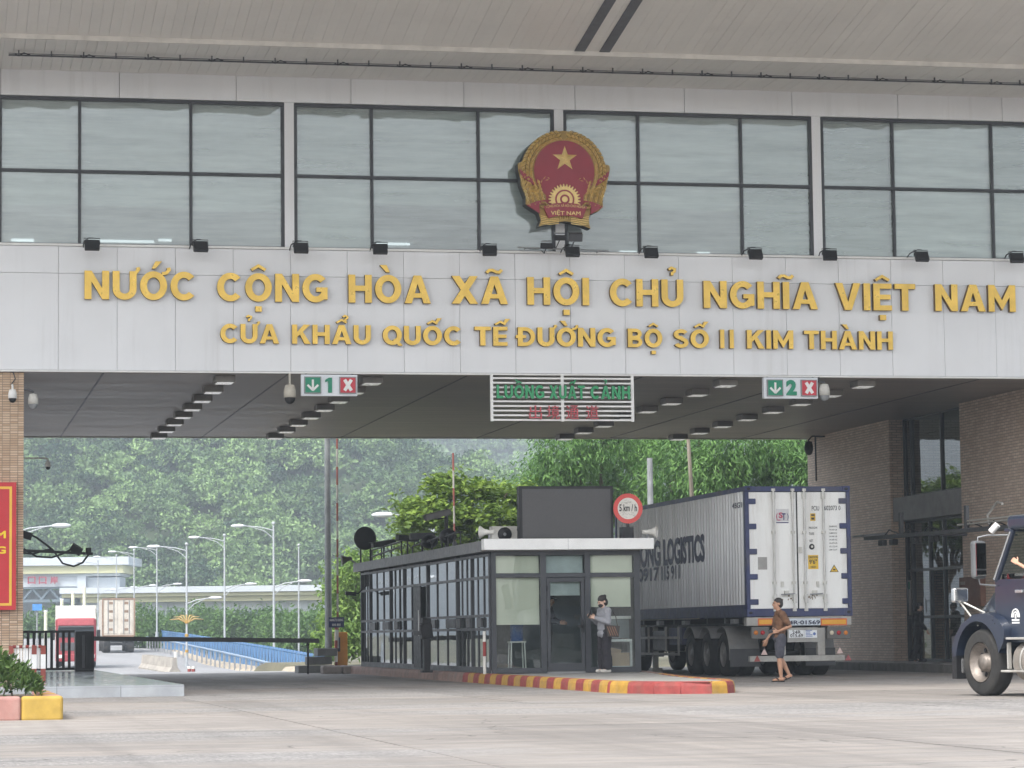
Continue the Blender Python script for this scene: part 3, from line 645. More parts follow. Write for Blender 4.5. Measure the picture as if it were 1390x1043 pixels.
a = MB(); a.prism([E2(x, y) for x, y in disc], EY - .045, EY - .031); a.prism([E2(*p) for p in ((320, 520), (610, 520), (600, 650), (330, 650))], EY - .044, EY - .031); a.build('red_disc', [M_ERED], em)
# five pointed star with raised ridges
a = MB(); sc_ = []
for k in range(10):
    t = math.pi * k / 5; r = 96 if k % 2 == 0 else 38
    sc_.append((468 + r * math.sin(t), 310 - r * math.cos(t)))
cx, cz = E2(468, 312); vs = [(cx, EY - .13, cz)] + [(E2(*p)[0], EY - .05, E2(*p)[1]) for p in sc_]
a.add(vs, [(0, 1 + (k + 1) % 10, 1 + k) for k in range(10)]); a.build('star', [M_EGOLD2], em)
# sheaves of rice: many overlapping grains on both sides
def grain(mb, x, y, ang, l, wd, h=.045):
    ca, sa = math.cos(ang), math.sin(ang); P = []
    for dl, dw, dh in ((-l, 0, .0), (0, wd, .0), (l, 0, .0), (0, -wd, .0), (0, 0, 1)):
        q = E2(x + dl * ca - dw * sa, y + dl * sa + dw * ca); P.append((q[0], EY - .034 - dh * h, q[1]))
    mb.add(P, [(0, 1, 4), (1, 2, 4), (2, 3, 4), (3, 0, 4)])
for s in (-1, 1):
    a = MB()
    for row, rr in enumerate((248, 276, 304)):
        for k in range(20):
            t = R(6 + k * 6.4 + row * 2.2)
            if t > R(116) and rr > 300: continue
            x, y = 463 + s * rr * math.sin(t) * 1.0, 402 - rr * .97 * math.cos(t)
            grain(a, x, y, math.atan2(math.sin(t), s * math.cos(t)) + s * .5 * (1 if row % 2 else -1), 25, 12.5, .10)
    for k in range(9):
        for row in range(4):
            x = 463 + s * (150 + row * 38 + k * 7); y = 640 - k * 26 + row * 6
            if k > 6 and row < 1: continue
            grain(a, x, y, -s * 1.05, 23, 13, .10)
    a.build('rice_sheaf', [M_EGOLD2], em)
    a = MB()      # loose leaves curling in towards the cog
    for (x, y, an, l) in ((150, 455, .9, 26), (170, 480, 1.3, 28), (130, 470, .3, 26), (190, 500, 1.6, 26), (118, 455, -.5, 18)):
        grain(a, 463 + s * x, y, an if s > 0 else math.pi - an, l, 5, .03)
    a.build('rice_leaf', [M_EGOLD2], em)
    a = MB()
    rb_ = [(s * 337, 425 - 40), (s * 325, 460 - 40 - 15), (s * 235, 515 - 40 + 28), (s * 222, 480)]
    rb_ = [(463 + s * 337, 395), (463 + s * 322, 452), (463 + s * 225, 515), (463 + s * 243, 468)]
    a.prism([E2(*p) for p in rb_], EY - .09, EY - .035); a.build('ribbon', [M_ERED], em)
    a = MB(); a.prism([E2(*p) for p in ((463 + s * 285, 660), (463 + s * 205, 628), (463 + s * 140, 620), (463 + s * 130, 645), (463 + s * 195, 655), (463 + s * 190, 720))], EY - .1, EY - .035)
    a.build('ribbon', [M_ERED], em)
    a = MB(); pts = [(463 + s * x, y) for x, y in ((188, 662), (170, 676), (145, 672), (135, 655), (150, 640), (180, 640))]
    a.tube([(E2(*p)[0], EY - .09, E2(*p)[1]) for p in pts], .028, 6); a.build('ribbon_curl', [M_EGOLD], em)
# cogwheel
a = MB(); cog = []
for k in range(0, 76):
    t = -math.pi * .62 + 1.24 * math.pi * k / 75; r = 120 if (k // 2) % 2 == 0 else 100
    cog.append((461 + r * math.sin(t), 618 - r * math.cos(t)))
a.prism([E2(*p) for p in cog], EY - .075, EY - .046); a.build('cogwheel', [M_EGOLD2], em)
for r0, mtx, d in ((72, M_ERED, .080), (60, M_EGOLD2, .084), (36, M_ERED, .088), (22, M_EGOLD2, .092)):
    a = MB(); a.prism([E2(461 + r0 * math.sin(t), 612 - r0 * math.cos(t)) for t in np.linspace(0, 2 * math.pi, 28, endpoint=False)], EY - d, EY - .0465); a.build('cog_ring', [mtx], em)
a = MB(); a.prism([E2(*p) for p in ((300, 668), (380, 645), (463, 638), (545, 645), (625, 668), (590, 752), (530, 738), (463, 732), (395, 738), (335, 752))], EY - .12, EY - .035); bn = a.build('name_banner', [M_ERED], em)
a = MB(); (q0, z0), (q1, _) = E2(352, 738), E2(574, 738); text(a, 'emb2', q0, q1, z0, 0, EY - .121, .008, fitz=.135); a.build('lettering', [M_EGOLD2], bn)
a = MB(); (q0, z0), (q1, _) = E2(316, 690), E2(610, 690); text(a, 'emb1', q0, q1, z0, 0, EY - .121, .006, fitz=.085)
a.v = [(x, y, z + .045 - .5 * (x - (q0 + q1) / 2) ** 2 * .35) for x, y, z in a.v]; a.build('lettering', [M_EGOLD2], bn)
a = MB()
for k in range(5): grain(a, 428 + k * 18, 742, math.pi / 2, 16, 6)
for s in (-1, 1):
    for row in range(5): a.tube([(E2(463 + s * x, y + row * 13)[0], EY - .04, E2(463 + s * x, y + row * 13)[1]) for x, y in ((180, 735), (120, 745), (45, 736))], .012, 5)
a.build('stalks', [M_EGOLD2], em)
a = MB(); a.box(EMC.x - .35, EMC.x - .28, EY + .3, YF + .02, EMC.z - .6, EMC.z + .6); a.box(EMC.x + .28, EMC.x + .35, EY + .3, YF + .02, EMC.z - .6, EMC.z + .6); a.build('bracket', [M_BLACK], em)

# ================================================================ floodlights along the sill
def flood_proto():
    t = thing('floodlight', 'x', 'floodlight', local=True, group='floodlights above the gold letters')
    a = MB(); a.bx((0, -.50, -.02), (.30, .10, .22), 0, (R(-28), 0, 0)); a.bx((0, -.45, 0.0), (.22, .07, .15), 0, (R(-28), 0, 0)); a.build('housing', [M_BLACK], t, .012)
    a = MB(); a.bx((0, -.548, -.052), (.25, .006, .16), 0, (R(-28), 0, 0)); a.build('lens', [mt('dark_lens', (.05, .05, .055), .2)], t)
    a = MB(); a.tube([(-.15, .02, .0), (-.15, -.2, .09), (-.06, -.42, .14), (.02, -.46, .13)], .013, 6); a.build('arm', [M_BLACK], t)
    a = MB(); a.tube([(-.16, -.46, .0), (-.16, -.44, .13), (.16, -.44, .13), (.16, -.46, 0)], .009, 6); a.build('yoke', [M_BLACK], t)
    return t
FL = [(125, 'leftmost'), (270, 'second from left'), (407, 'third from left'), (517, 'fourth from left'), (667, 'fifth from left, left of the emblem'), (884, 'first right of the emblem'), (1024, 'second right of the emblem'), (1130, 'third right of the emblem'), (1250, 'fourth right of the emblem'), (1384, 'rightmost')]
fp = flood_proto(); first = True
for u, wd in FL + [(777, 'directly below the emblem')]:
    p = atY(u, 334 + u * .0137, YF - .5); loc = (p.x, YF, p.z + .06)
    lab = 'small black floodlight on the white sill, ' + wd
    if first: put(fp, loc); fp['label'] = lab; first = False
    else: copy_tree(fp, None, loc, random.uniform(-.15, .15), lab)
for (u, v, lab, sz) in ((925 / 1.0, 0, '', 0),)[:0] + ((781, 322, 'grey floodlight tilted up at the emblem, right of its post', .3), (760, 323, 'small dark spotlight under the middle of the emblem', .26), (742, 334, 'flat dark spotlight left below the emblem', .26)):
    t = thing('spotlight', lab, 'floodlight', (0, 0, 0), 'spotlights under the emblem'); p = atY(u, v, YF - .55)
    t.location = (p.x, YF - .5, p.z - .12); WO[t] = Vector(t.location)
    a = MB(); a.bx(p, (sz, .1, .18 if sz == .3 else .1), 0, (R(25), 0, R(-6))); a.build('housing', [M_DARK if sz == .3 else M_BLACK], t, .01)
    a = MB(); a.bx(p + Vector((0, .03, .1)), (sz * .85, .02, .03), 0, (R(25), 0, 0)); a.build('lens', [M_GREY], t)
    a = MB(); a.tube([p + Vector((0, .05, -.05)), p + Vector((0, .25, -.12)), (p.x, YF - .02, 9.12)], .012, 6); a.build('arm', [M_BLACK], t)
a = MB(); q0, q1 = atY(703, 336, YF - .3), atY(826, 341, YF - .3)
a.cyl(q0, q1, .016, n=6); a.cyl((q0.x + .2, YF - .3, q0.z), (q0.x + .2, YF, q0.z), .012, n=6); a.cyl((q1.x - .2, YF - .3, q1.z), (q1.x - .2, YF, q1.z), .012, n=6)
tag(a.build('conduit_rail', [M_GREY]), 'thin grey conduit rail along the sill under the emblem', 'rail')

# ================================================================ lamps under the passage ceiling
lampm = mt('lamp_diffuser', (.86, .86, .86), .25, var=.04)
lampm.node_tree.nodes['Principled BSDF'].inputs['Emission Color'].default_value = (1, .98, .95, 1); lampm.node_tree.nodes['Principled BSDF'].inputs['Emission Strength'].default_value = .11
def lamp_proto():
    t = thing('ceiling_lamp', 'x', 'lamp', local=True, group='lamps under the passage ceiling')
    a = MB(); a.box(-.21, .21, -.27, .27, -.13, 0); a.build('housing', [mt('lamp_housing', (.20, .19, .175), .5)], t, .012)
    a = MB(); a.box(-.17, .17, -.23, .23, -.142, -.131); a.build('diffuser', [lampm], t)
    return t
lp = lamp_proto(); first = True
ROWS = [((307, 514), (219, 589), 'leftmost row'), ((505, 517), (376, 591), 'second row from left'), ((990, 519), (772, 592), 'third row from left'), ((1186, 518), (924, 593), 'rightmost row')]
ORD = ['first', 'second', 'third', 'fourth', 'fifth', 'sixth', 'seventh', 'eighth']
for (f0, b0, wd) in ROWS:
    A, B = atZ(*f0, ZC - .1), atZ(*b0, ZC - .1); X = (A.x + B.x) / 2
    for k in range(8):
        y = YF + .75 + (YB - YF - 1.2) * k / 7.35; x = A.x + (B.x - A.x) * k / 7
        lab = f'grey boxed lamp on the passage ceiling, {wd}, {ORD[k]} from the front'
        if first: put(lp, (x, y, ZC - .031)); lp['label'] = lab; first = False
        else: copy_tree(lp, None, (x, y, ZC - .031), 0, lab)

# ================================================================ hanging signs
def hang_sign(u0, v0, u1, v1, key, label):
    Y = YF - .03; A, B = atY(u0, v1, Y), atY(u1, v0, Y); x0, x1, z0, z1 = A.x, B.x, A.z, min(B.z, ZC - .03)
    t = thing('lane_sign', label, 'sign', ((x0 + x1) / 2, Y, z0), 'lane number signs under the beam')
    a = MB(); a.box(x0, x1, Y, Y + .14, z0, z1); a.build('box', [mt('sign_white', (.74, .77, .82), .35, var=.03)], t, .008)
    h = z1 - z0; w_ = x1 - x0; s = h * .70; zc = (z0 + z1) / 2
    for cx, mat, nm in ((x0 + w_ * .2, M_GREENSIGN, 'arrow_panel'), (x0 + w_ * .825, M_REDSIGN, 'cross_panel')):
        a = MB(); a.box(cx - s / 2 - .02, cx + s / 2 + .02, Y - .05, Y - .001, zc - s / 2 - .02, zc + s / 2 + .02); pn = a.build('panel_frame', [M_GREY], t)
        a = MB(); a.box(cx - s / 2, cx + s / 2, Y - .056, Y - .0505, zc - s / 2, zc + s / 2); a.build(nm, [mat], pn)
        g = MB(); yy_ = Y - .062
        if nm == 'arrow_panel':
            q = s * .36; g.box(cx - .022, cx + .022, yy_, Y - .0565, zc - q + .03, zc + q)
            for sg in (-1, 1): g.bx((cx + sg * q * .48, (yy_ + Y - .0565) / 2 - .001, zc - q * .5), (q * 1.45, .006, .045), 0, (0, -sg * R(45), 0))
        else:
            for sg in (-1, 1): g.bx((cx, yy_ + sg * .0012, zc), (s * .86, .006, .07), 0, (0, sg * R(58), 0))
        g.build('arrow' if nm == 'arrow_panel' else 'cross', [M_WHITE], pn)
    g = MB(); cx = x0 + w_ * .505
    if key == 'one':
        g.prism([(cx - .035, zc - s * .5), (cx + .045, zc - s * .5), (cx + .045, zc + s * .5), (cx - .02, zc + s * .5), (cx - .095, zc + s * .36), (cx - .095, zc + s * .2), (cx - .035, zc + s * .28)], Y - .04, Y - .001); g.build('numeral', [M_GREENSIGN], t); g = None
    if g:
        hw = s * (.26 if key == 'one' else .36); text(g, key, cx - hw, cx + hw, zc - s * .5, 0, Y - .001, .04, fitz=s * 1.05); g.build('numeral', [M_GREENSIGN], t)
    a = MB()
    for x in (x0 + .1, x1 - .1): a.box(x - .02, x + .02, Y + .03, Y + .08, z1, ZC - .02)
    a.build('hanger', [M_DARK], t)
hang_sign(409, 509, 485, 537.5, 'one', 'lane 1 sign: white box with green arrow and red X, left of the slatted sign')
hang_sign(1037, 513, 1110, 541, 'two', 'lane 2 sign: white box with green arrow and red X, right of the slatted sign')
# slatted sign with green and red letters
Y = YF - .05; A, B = atY(666, 572, Y), atY(860, 513, Y); x0, x1, z0, z1 = A.x, B.x, A.z, ZC - .04
sg = thing('slatted_sign', 'white slatted lane sign with green letters over red characters under the beam', 'sign', ((x0 + x1) / 2, Y, z0))
for x in (x0 + .03, (x0 + x1) / 2, x1 - .03):
    a = MB(); a.box(x - .03, x + .03, Y - .01, Y + .04, z0, ZC - .025); a.build('upright', [M_WHITE], sg)
for k in range(10):
    z = z0 + .03 + (z1 - z0 - .06) * k / 9.2
    a = MB(); a.box(x0, x1, Y + .0, Y + .03, z - .018, z + .018); a.build('slat', [M_WHITE], sg)
for wd, u0, u1 in (('LUỒNG', 673.5, 738), ('XUẤT', 745, 793), ('CẢNH', 801, 854.5)):
    q0, q1 = atY(u0, 541.3 + (u0 - 674) * .008, Y), atY(u1, 542, Y); put_word(wd, q0.x, q1.x, q0.z, .285, Y - .011, .06, [M_GREEN, mt('green_edge', (.012, .12, .05), .6)], sg, .1, 'green_letter')
for k, u in (('cjk4', 718), ('cjk4b', 742), ('cjk4c', 768), ('cjk4d', 795)):
    a = MB(); q0, q1 = atY(u, 570, Y), atY(u + 17, 570, Y); text(a, k, q0.x, q1.x, q0.z + .01, 0, Y - .011, .05, fitz=.29); a.build('red_character', [M_REDLET], sg)

# ================================================================ surveillance cameras
def ptz(p, label, mat, up=.25, r=.085, arm=None, dark=True):
    t = thing('dome_camera', label, 'camera', p, 'surveillance cameras'); x, y, z = p
    a = MB(); a.lathe([(.02, r * 2.2), (r * .75, r * 2.1), (r * 1.0, r * 1.2), (r * 1.05, 0), (.01, 0)], 16, 0, Matrix.Translation(p)); a.build('housing', [mat], t)
    a = MB(); a.sph((x, y, z), (r * .92, r * .92, r * 1.1), 14, 8); a.build('dome', [M_BLACK if dark else M_GREY], t)
    if arm:
        a = MB(); a.tube([(x, y, z + r * 2.1), (x, y, z + r * 2.1 + .05)] + arm, .022, 8); a.build('arm', [mat if dark else M_DARK], t)
    return t
p = atY(17, 541, YF - .18); ptz(p, 'white dome camera with black globe on the tan brick pillar', M_WHITE, arm=[(p.x, YF - .1, p.z + .28), (p.x, YF + .05, p.z + .28)])
a = MB(); a.tube([(p.x - .02, YF + .045, p.z + .3), (p.x + .06, YF + .045, p.z + .42), (p.x + .02, YF + .045, p.z + .55), (p.x - .12, YF + .045, ZC)], .012, 6); tag(a.build('camera_cable', [M_DARK]), 'dark cable running up the brick pillar from the white camera', 'cable')
p = atY(45, 549, YF + .1); ptz(p, 'weathered white camera on a bracket at the pillar corner', M_OFFW, r=.1, arm=[(p.x - .1, p.y, p.z + .3), (XL, p.y, p.z + .3)], dark=False)
p = atY(393.5, 540, YF - .02); ptz(p, 'beige bell-shaped dome camera hanging left of the lane 1 sign', mt('beige_plastic', (.50, .47, .40), .5), r=.125, arm=[(p.x, p.y, ZC - .02)])
p = atY(1119, 537, YF - .02); ptz(p, 'white dome camera right of the lane 2 sign', M_OFFW, r=.115, arm=[(p.x - .12, p.y, p.z + .3), (p.x - .12, p.y, ZC - .02)], dark=False)
p = atY(65, 634, 66); ptz(p, 'tiny white camera on a long thin arm beside the brick pillar', M_WHITE, r=.06, arm=[(p.x - .05, 66, p.z + .2), (XL, 66, p.z + .2)])
p = atY(1098, 612, 75.5); ptz(p, 'black camera at the far corner of the right brick wall', M_BLACK, r=.12, arm=[(p.x + .1, 75.5, p.z + .4), (XR + .02, 75.5, p.z + .4)])
# ================================================================ traffic island with painted kerb
path = [(11.35, 80)] + [(11.35, y) for y in np.arange(79.4, 47.0, -.6)] + [(11.37, 46.9), (11.5, 46.2), (11.8, 45.6), (12.15, 45.2), (12.62, 45.0), (12.92, 45.15), (13.15, 45.55), (13.32, 46.1)]
rside = [(13.5, 46.8)] + [(13.55 + 1.7 * smooth(46.8, 62, y), y) for y in np.arange(47.4, 80.2, .6)]
isl = MB(); poly = path + rside
isl.add([(x + (.06 if x < 12.5 else -.06), y, .19) for x, y in poly] + [(x + (.06 if x < 12.5 else -.06), y, -.02) for x, y in poly], [tuple(range(len(poly)))[::-1]] if False else [tuple(range(len(poly)))])
ISL = tag(isl.build('traffic_island', [mt('island_screed', (.33, .32, .30), .5, var=.22, scale=1.2)]), kind='structure')
M_KFADE = mt('faded_kerb', (.26, .17, .14), .75, var=.3, scale=3, dirt=(.2, .18, .16), dirt_amt=.7)
def kerb(p0, p1, mat, h=.205, wdt=.2, rnd=.03):
    d = Vector((p1[0] - p0[0], p1[1] - p0[1], 0)); L = d.length; d.normalize(); nrm = Vector((-d.y, d.x, 0))
    Mx = Matrix(((d.x, nrm.x, 0, p0[0]), (d.y, nrm.y, 0, p0[1]), (0, 0, 1, 0), (0, 0, 0, 1)))
    a = MB(); a.add([(x, y, z) for x in (.004, L - .004) for y, z in ((-.015, -.015), (0, h - .07), (.02, h - .02), (.06, h), (wdt, h), (wdt, -.015))],
                    [(0, 6, 7, 1), (1, 7, 8, 2), (2, 8, 9, 3), (3, 9, 10, 4), (4, 10, 11, 5), (5, 4, 3, 2, 1, 0)[::-1], (6, 7, 8, 9, 10, 11)[::-1]], 0, False, Mx)
    return a.build('kerb_stone', [mat], ISL)
for i, (p0, p1) in enumerate(zip(path, path[1:])):
    y = (p0[1] + p1[1]) / 2
    if y > 60.5: m_ = M_KFADE
    elif y > 46.9: m_ = M_RED if i % 2 else M_YELLOW
    else: m_ = [M_RED, M_YELLOW, M_RED, M_RED, M_RED, M_YELLOW, M_RED, M_YELLOW][min(7, max(0, i - (len(path) - 9)))]
    kerb(p0, p1, m_)
for i, (p0, p1) in enumerate(zip([path[-1]] + rside, rside)): kerb(p0, p1, M_YELLOW if i % 2 and i < 14 else (M_RED if i < 14 else M_KFADE))

# ================================================================ the booth
BX0, BX1, BY0, BY1, BZ0, BZ1 = 11.52, 14.66, 57.85, 75.6, .2, 2.74
booth = thing('inspection_booth', 'long glazed dark grey booth with white front roof edge on the island', 'booth', ((BX0 + BX1) / 2, BY0, .2))
fz = lambda v: .2 + (914 - v) / 65.2
a = MB(); a.box(BX0, BX1, BY0 + .02, BY1, .19, .27); a.build('floor', [mt('booth_floor', (.30, .30, .31), .4)], booth)
a = MB(); a.box(BX0 - .02, BX1 + .05, BY0 - .02, BY1, 2.72, 2.94); rf = a.build('roof', [mt('roof_grey', (.20, .20, .21), .6)], booth)
a = MB(); a.box(BX0 - .2, BX1 + .28, BY0 - .3, BY0 - .02, fz(748), fz(733)); a.build('front_fascia', [M_WHITE], rf, .01)
a = MB(); a.box(13.1, 13.106, BY0 - .302, BY0 - .3, fz(748), fz(733)); a.build('fascia_seam', [M_GREY], rf)
for k in range(6):
    y0 = BY0 - .02 + k * (BY1 - BY0 + .2) / 6; y1 = BY0 - .02 + (k + 1) * (BY1 - BY0 + .2) / 6
    a = MB(); a.box(BX0 - .2, BX0 - .02, y0 + .006, y1 - .006, 2.72, 2.945); a.build('side_fascia', [mt('roof_edge_grey', (.15, .15, .155), .5, objvar=.05)], rf)
# front: frames, panes, door, blinds
XF = lambda u: atY(u, 830, BY0).x
c0, c1, c2, c3, c4, c5, c6, c7 = [XF(640 + z / 3.258) for z in (88, 109, 306, 331, 502, 527, 719, 746)]
zt0, zt1, zb = fz(785), fz(780.5), .27
a = MB()
for x0, x1 in ((c0, c1), (c2, c3), (c4, c5), (c6, c7)): a.box(x0, x1, BY0 - .03, BY0 + .09, .2, 2.72)
a.box(c0, c7, BY0 - .025, BY0 + .085, zt0, zt1 + .02); a.box(c0, c7, BY0 - .026, BY0 + .085, 2.64, 2.722); a.box(c0, c2, BY0 - .024, BY0 + .085, .2, .31); a.box(c5, c7, BY0 - .024, BY0 + .085, .2, .31)
ff = a.build('front_frame', [M_FRAME], booth, .006)
def pane(x0, x1, z0, z1, y, par, mat=None):
    p = MB(); p.add([(x0, y, z0), (x1, y, z0), (x1, y, z1), (x0, y, z1)], [(0, 1, 2, 3)]); return p.build('pane', [mat or M_GLASS], par)
for x0, x1 in ((c1, c2), (c3, c4), (c5, c6)): pane(x0, x1, zt1 + .01, 2.65, BY0 + .03, ff)
for x0, x1 in ((c1, c2), (c5, c6)): pane(x0, x1, .3, zt0 + .01, BY0 + .03, ff)
dr = MB(); dx0, dx1 = c3 + .01, c4 - .01
dr.box(dx0, dx0 + .075, BY0 - .02, BY0 + .05, .235, zt0 - .01); dr.box(dx1 - .075, dx1, BY0 - .02, BY0 + .05, .235, zt0 - .01); dr.box(dx0 + .07, dx1 - .07, BY0 - .018, BY0 + .048, zt0 - .1, zt0 - .01); dr.box(dx0 + .07, dx1 - .07, BY0 - .018, BY0 + .048, .235, .40)
door = dr.build('door', [M_FRAME], booth, .005)
pane(dx0 + .07, dx1 - .07, .39, zt0 - .09, BY0 + .012, door)
a = MB(); a.box(dx1 - .06, dx1 - .03, BY0 - .05, BY0 - .02, fz(860), fz(843)); a.box(dx1 - .16, dx1 - .03, BY0 - .065, BY0 - .045, fz(853), fz(850)); a.build('handle', [M_BLACK], door)
for z in (fz(800), fz(832), fz(902)):
    a = MB(); a.cyl((dx0 + .005, BY0 - .03, z - .06), (dx0 + .005, BY0 - .03, z + .06), .016, n=8); a.build('hinge', [M_BLACK], door)
def blind(x0, x1, z0, z1, y=BY0 + .09, mat=None):
    p = MB(); p.box(x0, x1, y, y + .006, z0, z1); p.box(x0, x1, y - .006, y + .012, z0 - .025, z0); return p.build('roller_blind', [mat or M_BLINDC], booth)
blind(c1 + .01, c2 - .01, fz(847), zt0 + .0); blind(c1 + .01, c2 - .01, zt1 + .05, 2.63); blind(dx0 + .08, dx1 - .08, fz(808), zt0 - .1, BY0 + .08, mt('blue_grey_blind', (.55, .62, .64), .9)); blind(c5 + .01, c6 - .05, fz(824), zt0); blind(c5 + .01, c6 - .01, zt1 + .05, 2.63); blind(c3 + .02, c4 - .02, zt1 + .05, 2.63, mat=mt('blue_grey_blind'))
# right side wall and far end, solid dark
a = MB(); a.box(BX1 - .02, BX1 + .04, BY0 + .09, BY1, .2, 2.72); a.build('side_wall', [mt('booth_side', (.10, .105, .115), .5)], booth)
a = MB(); a.box(BX0, BX1 - .02, BY1 - .06, BY1, .2, 2.72); a.build('end_wall', [mt('booth_end', (.36, .38, .38), .6)], booth)
# left side glazing
US = [664.8, 641.2, 621, 580.8, 549, 530.5, 503, 487.5]; YSB = [atX(u, 840, BX0).y for u in US]; YSB[0] = BY0 + .1; YSB[-1] = BY1 - .03
ZR = [.3, 1.12, 1.40, 2.20, 2.66]
a = MB()
for y in YSB: a.box(BX0 - .03, BX0 + .06, y - .04, y + .04, .2, 2.72)
for z in ZR: a.box(BX0 - .028, BX0 + .058, YSB[0], YSB[-1], z - .028, z + .028)
a.box(BX0 - .029, BX0 + .058, YSB[0], YSB[-1], .2, .3)
sf = a.build('side_frame', [M_FRAME], booth)
for i in range(7):
    for j in range(4):
        for k in range(3):
            y0 = YSB[i] + (YSB[i + 1] - YSB[i]) * k / 3; y1 = YSB[i] + (YSB[i + 1] - YSB[i]) * (k + 1) / 3
            if k: 
                m_ = MB(); m_.box(BX0 - .012, BX0 + .03, y0 - .015, y0 + .015, ZR[j] + .03, ZR[j + 1] - .03); m_.build('mullion', [M_FRAME], sf)
            if i == 3 and j < 3 and k == 1: continue
            p = MB(); t = random.uniform(-.006, .006)
            p.add([(BX0 + .01, y0 + .02, ZR[j] + .03), (BX0 + .01 + t, y1 - .02, ZR[j] + .03), (BX0 + .01 + t, y1 - .02, ZR[j + 1] - .03), (BX0 + .01, y0 + .02, ZR[j + 1] - .03)], [(0, 3, 2, 1)]); p.build('pane', [M_GLASSD], sf)
for (i, k) in ((1, 0), (1, 2), (2, 0), (2, 2), (0, 1), (4, 1), (5, 0), (5, 2)):    # serving hatches
    y0 = YSB[i] + (YSB[i + 1] - YSB[i]) * k / 3; y1 = YSB[i] + (YSB[i + 1] - YSB[i]) * (k + 1) / 3
    a = MB(); a.box(BX0 - .05, BX0 - .021, y0 + .06, y1 - .06, 1.16, 1.36); a.build('hatch', [M_DARK], sf)
y0 = YSB[3] + (YSB[4] - YSB[3]) * .2
a = MB(); a.box(BX0 - .06, BX0 - .03, y0, y0 + 1.0, .25, 2.16); a.build('sliding_door', [M_BLACK], booth)
a = MB(); a.box(BX0 - .075, BX0 - .06, y0 + .2, y0 + .25, 1.0, 1.6); a.build('door_handle', [M_WHITE], booth)
# things inside, seen through the front glass
wc = thing('water_cooler', 'blue water bottle on a small stand inside the booth, behind the left pane', 'water cooler', (XF(713), BY0 + .9, .27))
x, y = XF(713), BY0 + .9
a = MB(); a.lathe([(.01, 1.36), (.05, 1.35), (.06, 1.28), (.14, 1.2), (.14, .9), (.13, .86), (.01, .86)], 16, 0, Matrix.Translation((x, y, 0))); a.build('bottle', [mt('blue_plastic', (.03, .12, .40), .3)], wc)
a = MB()
for sx in (-1, 1):
    for sy in (-1, 1): a.cyl((x + sx * .16, y + sy * .14, .27), (x + sx * .14, y + sy * .12, .85), .014, n=6)
a.box(x - .17, x + .17, y - .15, y + .15, .83, .86); a.build('stand', [M_WHITE], wc)
a = MB(); x = XF(720); a.lathe([(.01, 0), (.1, .01), (.11, .1), (.05, .18), (.04, .3), (.01, .31)], 14, 0, Matrix.Translation((x, BY0 + .55, 1.28))); tag(a.build('white_jug', [M_WHITE]), 'small white jug on a ledge behind the left booth pane', 'jug')
a = MB(); a.box(XF(716), XF(735), BY0 + .45, BY0 + .7, 1.24, 1.275); tag(a.build('wall_ledge', [M_DARK]), 'narrow dark ledge behind the left booth pane under a white jug', 'ledge')
tb = thing('office_desk', 'grey desk with a pale top inside the booth behind the right pane', 'desk', (XF(848), BY0 + .6, .27))
a = MB(); a.box(XF(826), XF(862), BY0 + .35, BY0 + .95, fz(842), fz(838)); a.build('desk_top', [M_WHITE], tb)
a = MB(); a.box(XF(828), XF(860), BY0 + .4, BY0 + .9, fz(868), fz(842) - .003); a.build('drawer', [mt('desk_grey', (.22, .25, .27), .5)], tb)
for u in (829, 859):
    a = MB(); a.box(XF(u) - .02, XF(u) + .02, BY0 + .42, BY0 + .88, .27, fz(868)); a.build('leg', [M_GREY], tb)
a = MB(); a.box(XF(835), XF(859), BY0 + .16, BY0 + .19, fz(828), fz(812)); tag(a.build('computer_screen', [M_BLACK]), 'dark flat screen standing against the right booth pane', 'screen')
tr = thing('picture_frame', 'empty pale frame leaning low behind the right booth pane', 'frame', (XF(845), BY0 + .2, .3))
for (x0, x1, z0, z1) in ((XF(828), XF(860), fz(873), fz(869.5)), (XF(857), XF(860), fz(907), fz(873)), (XF(828), XF(860), fz(909), fz(906))):
    a = MB(); a.box(x0, x1, BY0 + .16, BY0 + .19, z0 + .001, z1 - .001); a.build('frame_bar', [mt('pale_aluminium', (.62, .68, .68), .4)], tr)
cb = thing('cardboard_box', 'open brown cardboard box behind the low right booth pane', 'box', (XF(843), BY0 + .4, .27))
a = MB(); a.box(XF(829), XF(857), BY0 + .22, BY0 + .55, .3, fz(888)); a.build('carton', [mt('cardboard', (.42, .30, .18), .85, var=.15)], cb)
a = MB(); a.bx((XF(836), BY0 + .24, fz(886)), (.3, .01, .14), 0, (R(30), R(12), 0)); a.build('flap', [mt('cardboard')], cb)
a = MB(); a.box(XF(725), XF(860), BY0 + 2.4, BY0 + 2.46, .27, 2.7); tag(a.build('partition_wall', [mt('partition', (.20, .22, .24), .7)]), 'dark grey partition wall inside the booth behind the door', 'partition')

# ================================================================ equipment on the booth roof
zr = 2.945
ld = thing('display_board', 'large blank grey display board in a black frame on the booth roof', 'display', (XF(768), BY0 + .2, zr))
A, B = atY(705, 730, BY0 + .2), atY(832, 660, BY0 + .2)
a = MB(); a.box(A.x, B.x, BY0 + .2, BY0 + .42, zr + .02, B.z); a.build('cabinet', [M_BLACK], ld, .01)
a = MB(); a.box(A.x + .07, B.x - .06, BY0 + .192, BY0 + .199, zr + .06, B.z - .06); a.build('screen', [mt('led_grey', (.085, .083, .085), .75, var=.12, scale=60)], ld)
a = MB(); a.box(A.x + .2, A.x + .28, BY0 + .42, BY0 + .7, zr, zr + .5); a.box(B.x - .28, B.x - .2, BY0 + .42, BY0 + .7, zr, zr + .5); a.build('stand', [M_DARK], ld)
ac = thing('air_conditioner', 'white air conditioner unit with round black fan behind the display board', 'air conditioner', (XF(690), BY0 + 1.0, zr))
A, B = atY(668, 729, BY0 + 1.0), atY(709, 716, BY0 + 1.0)
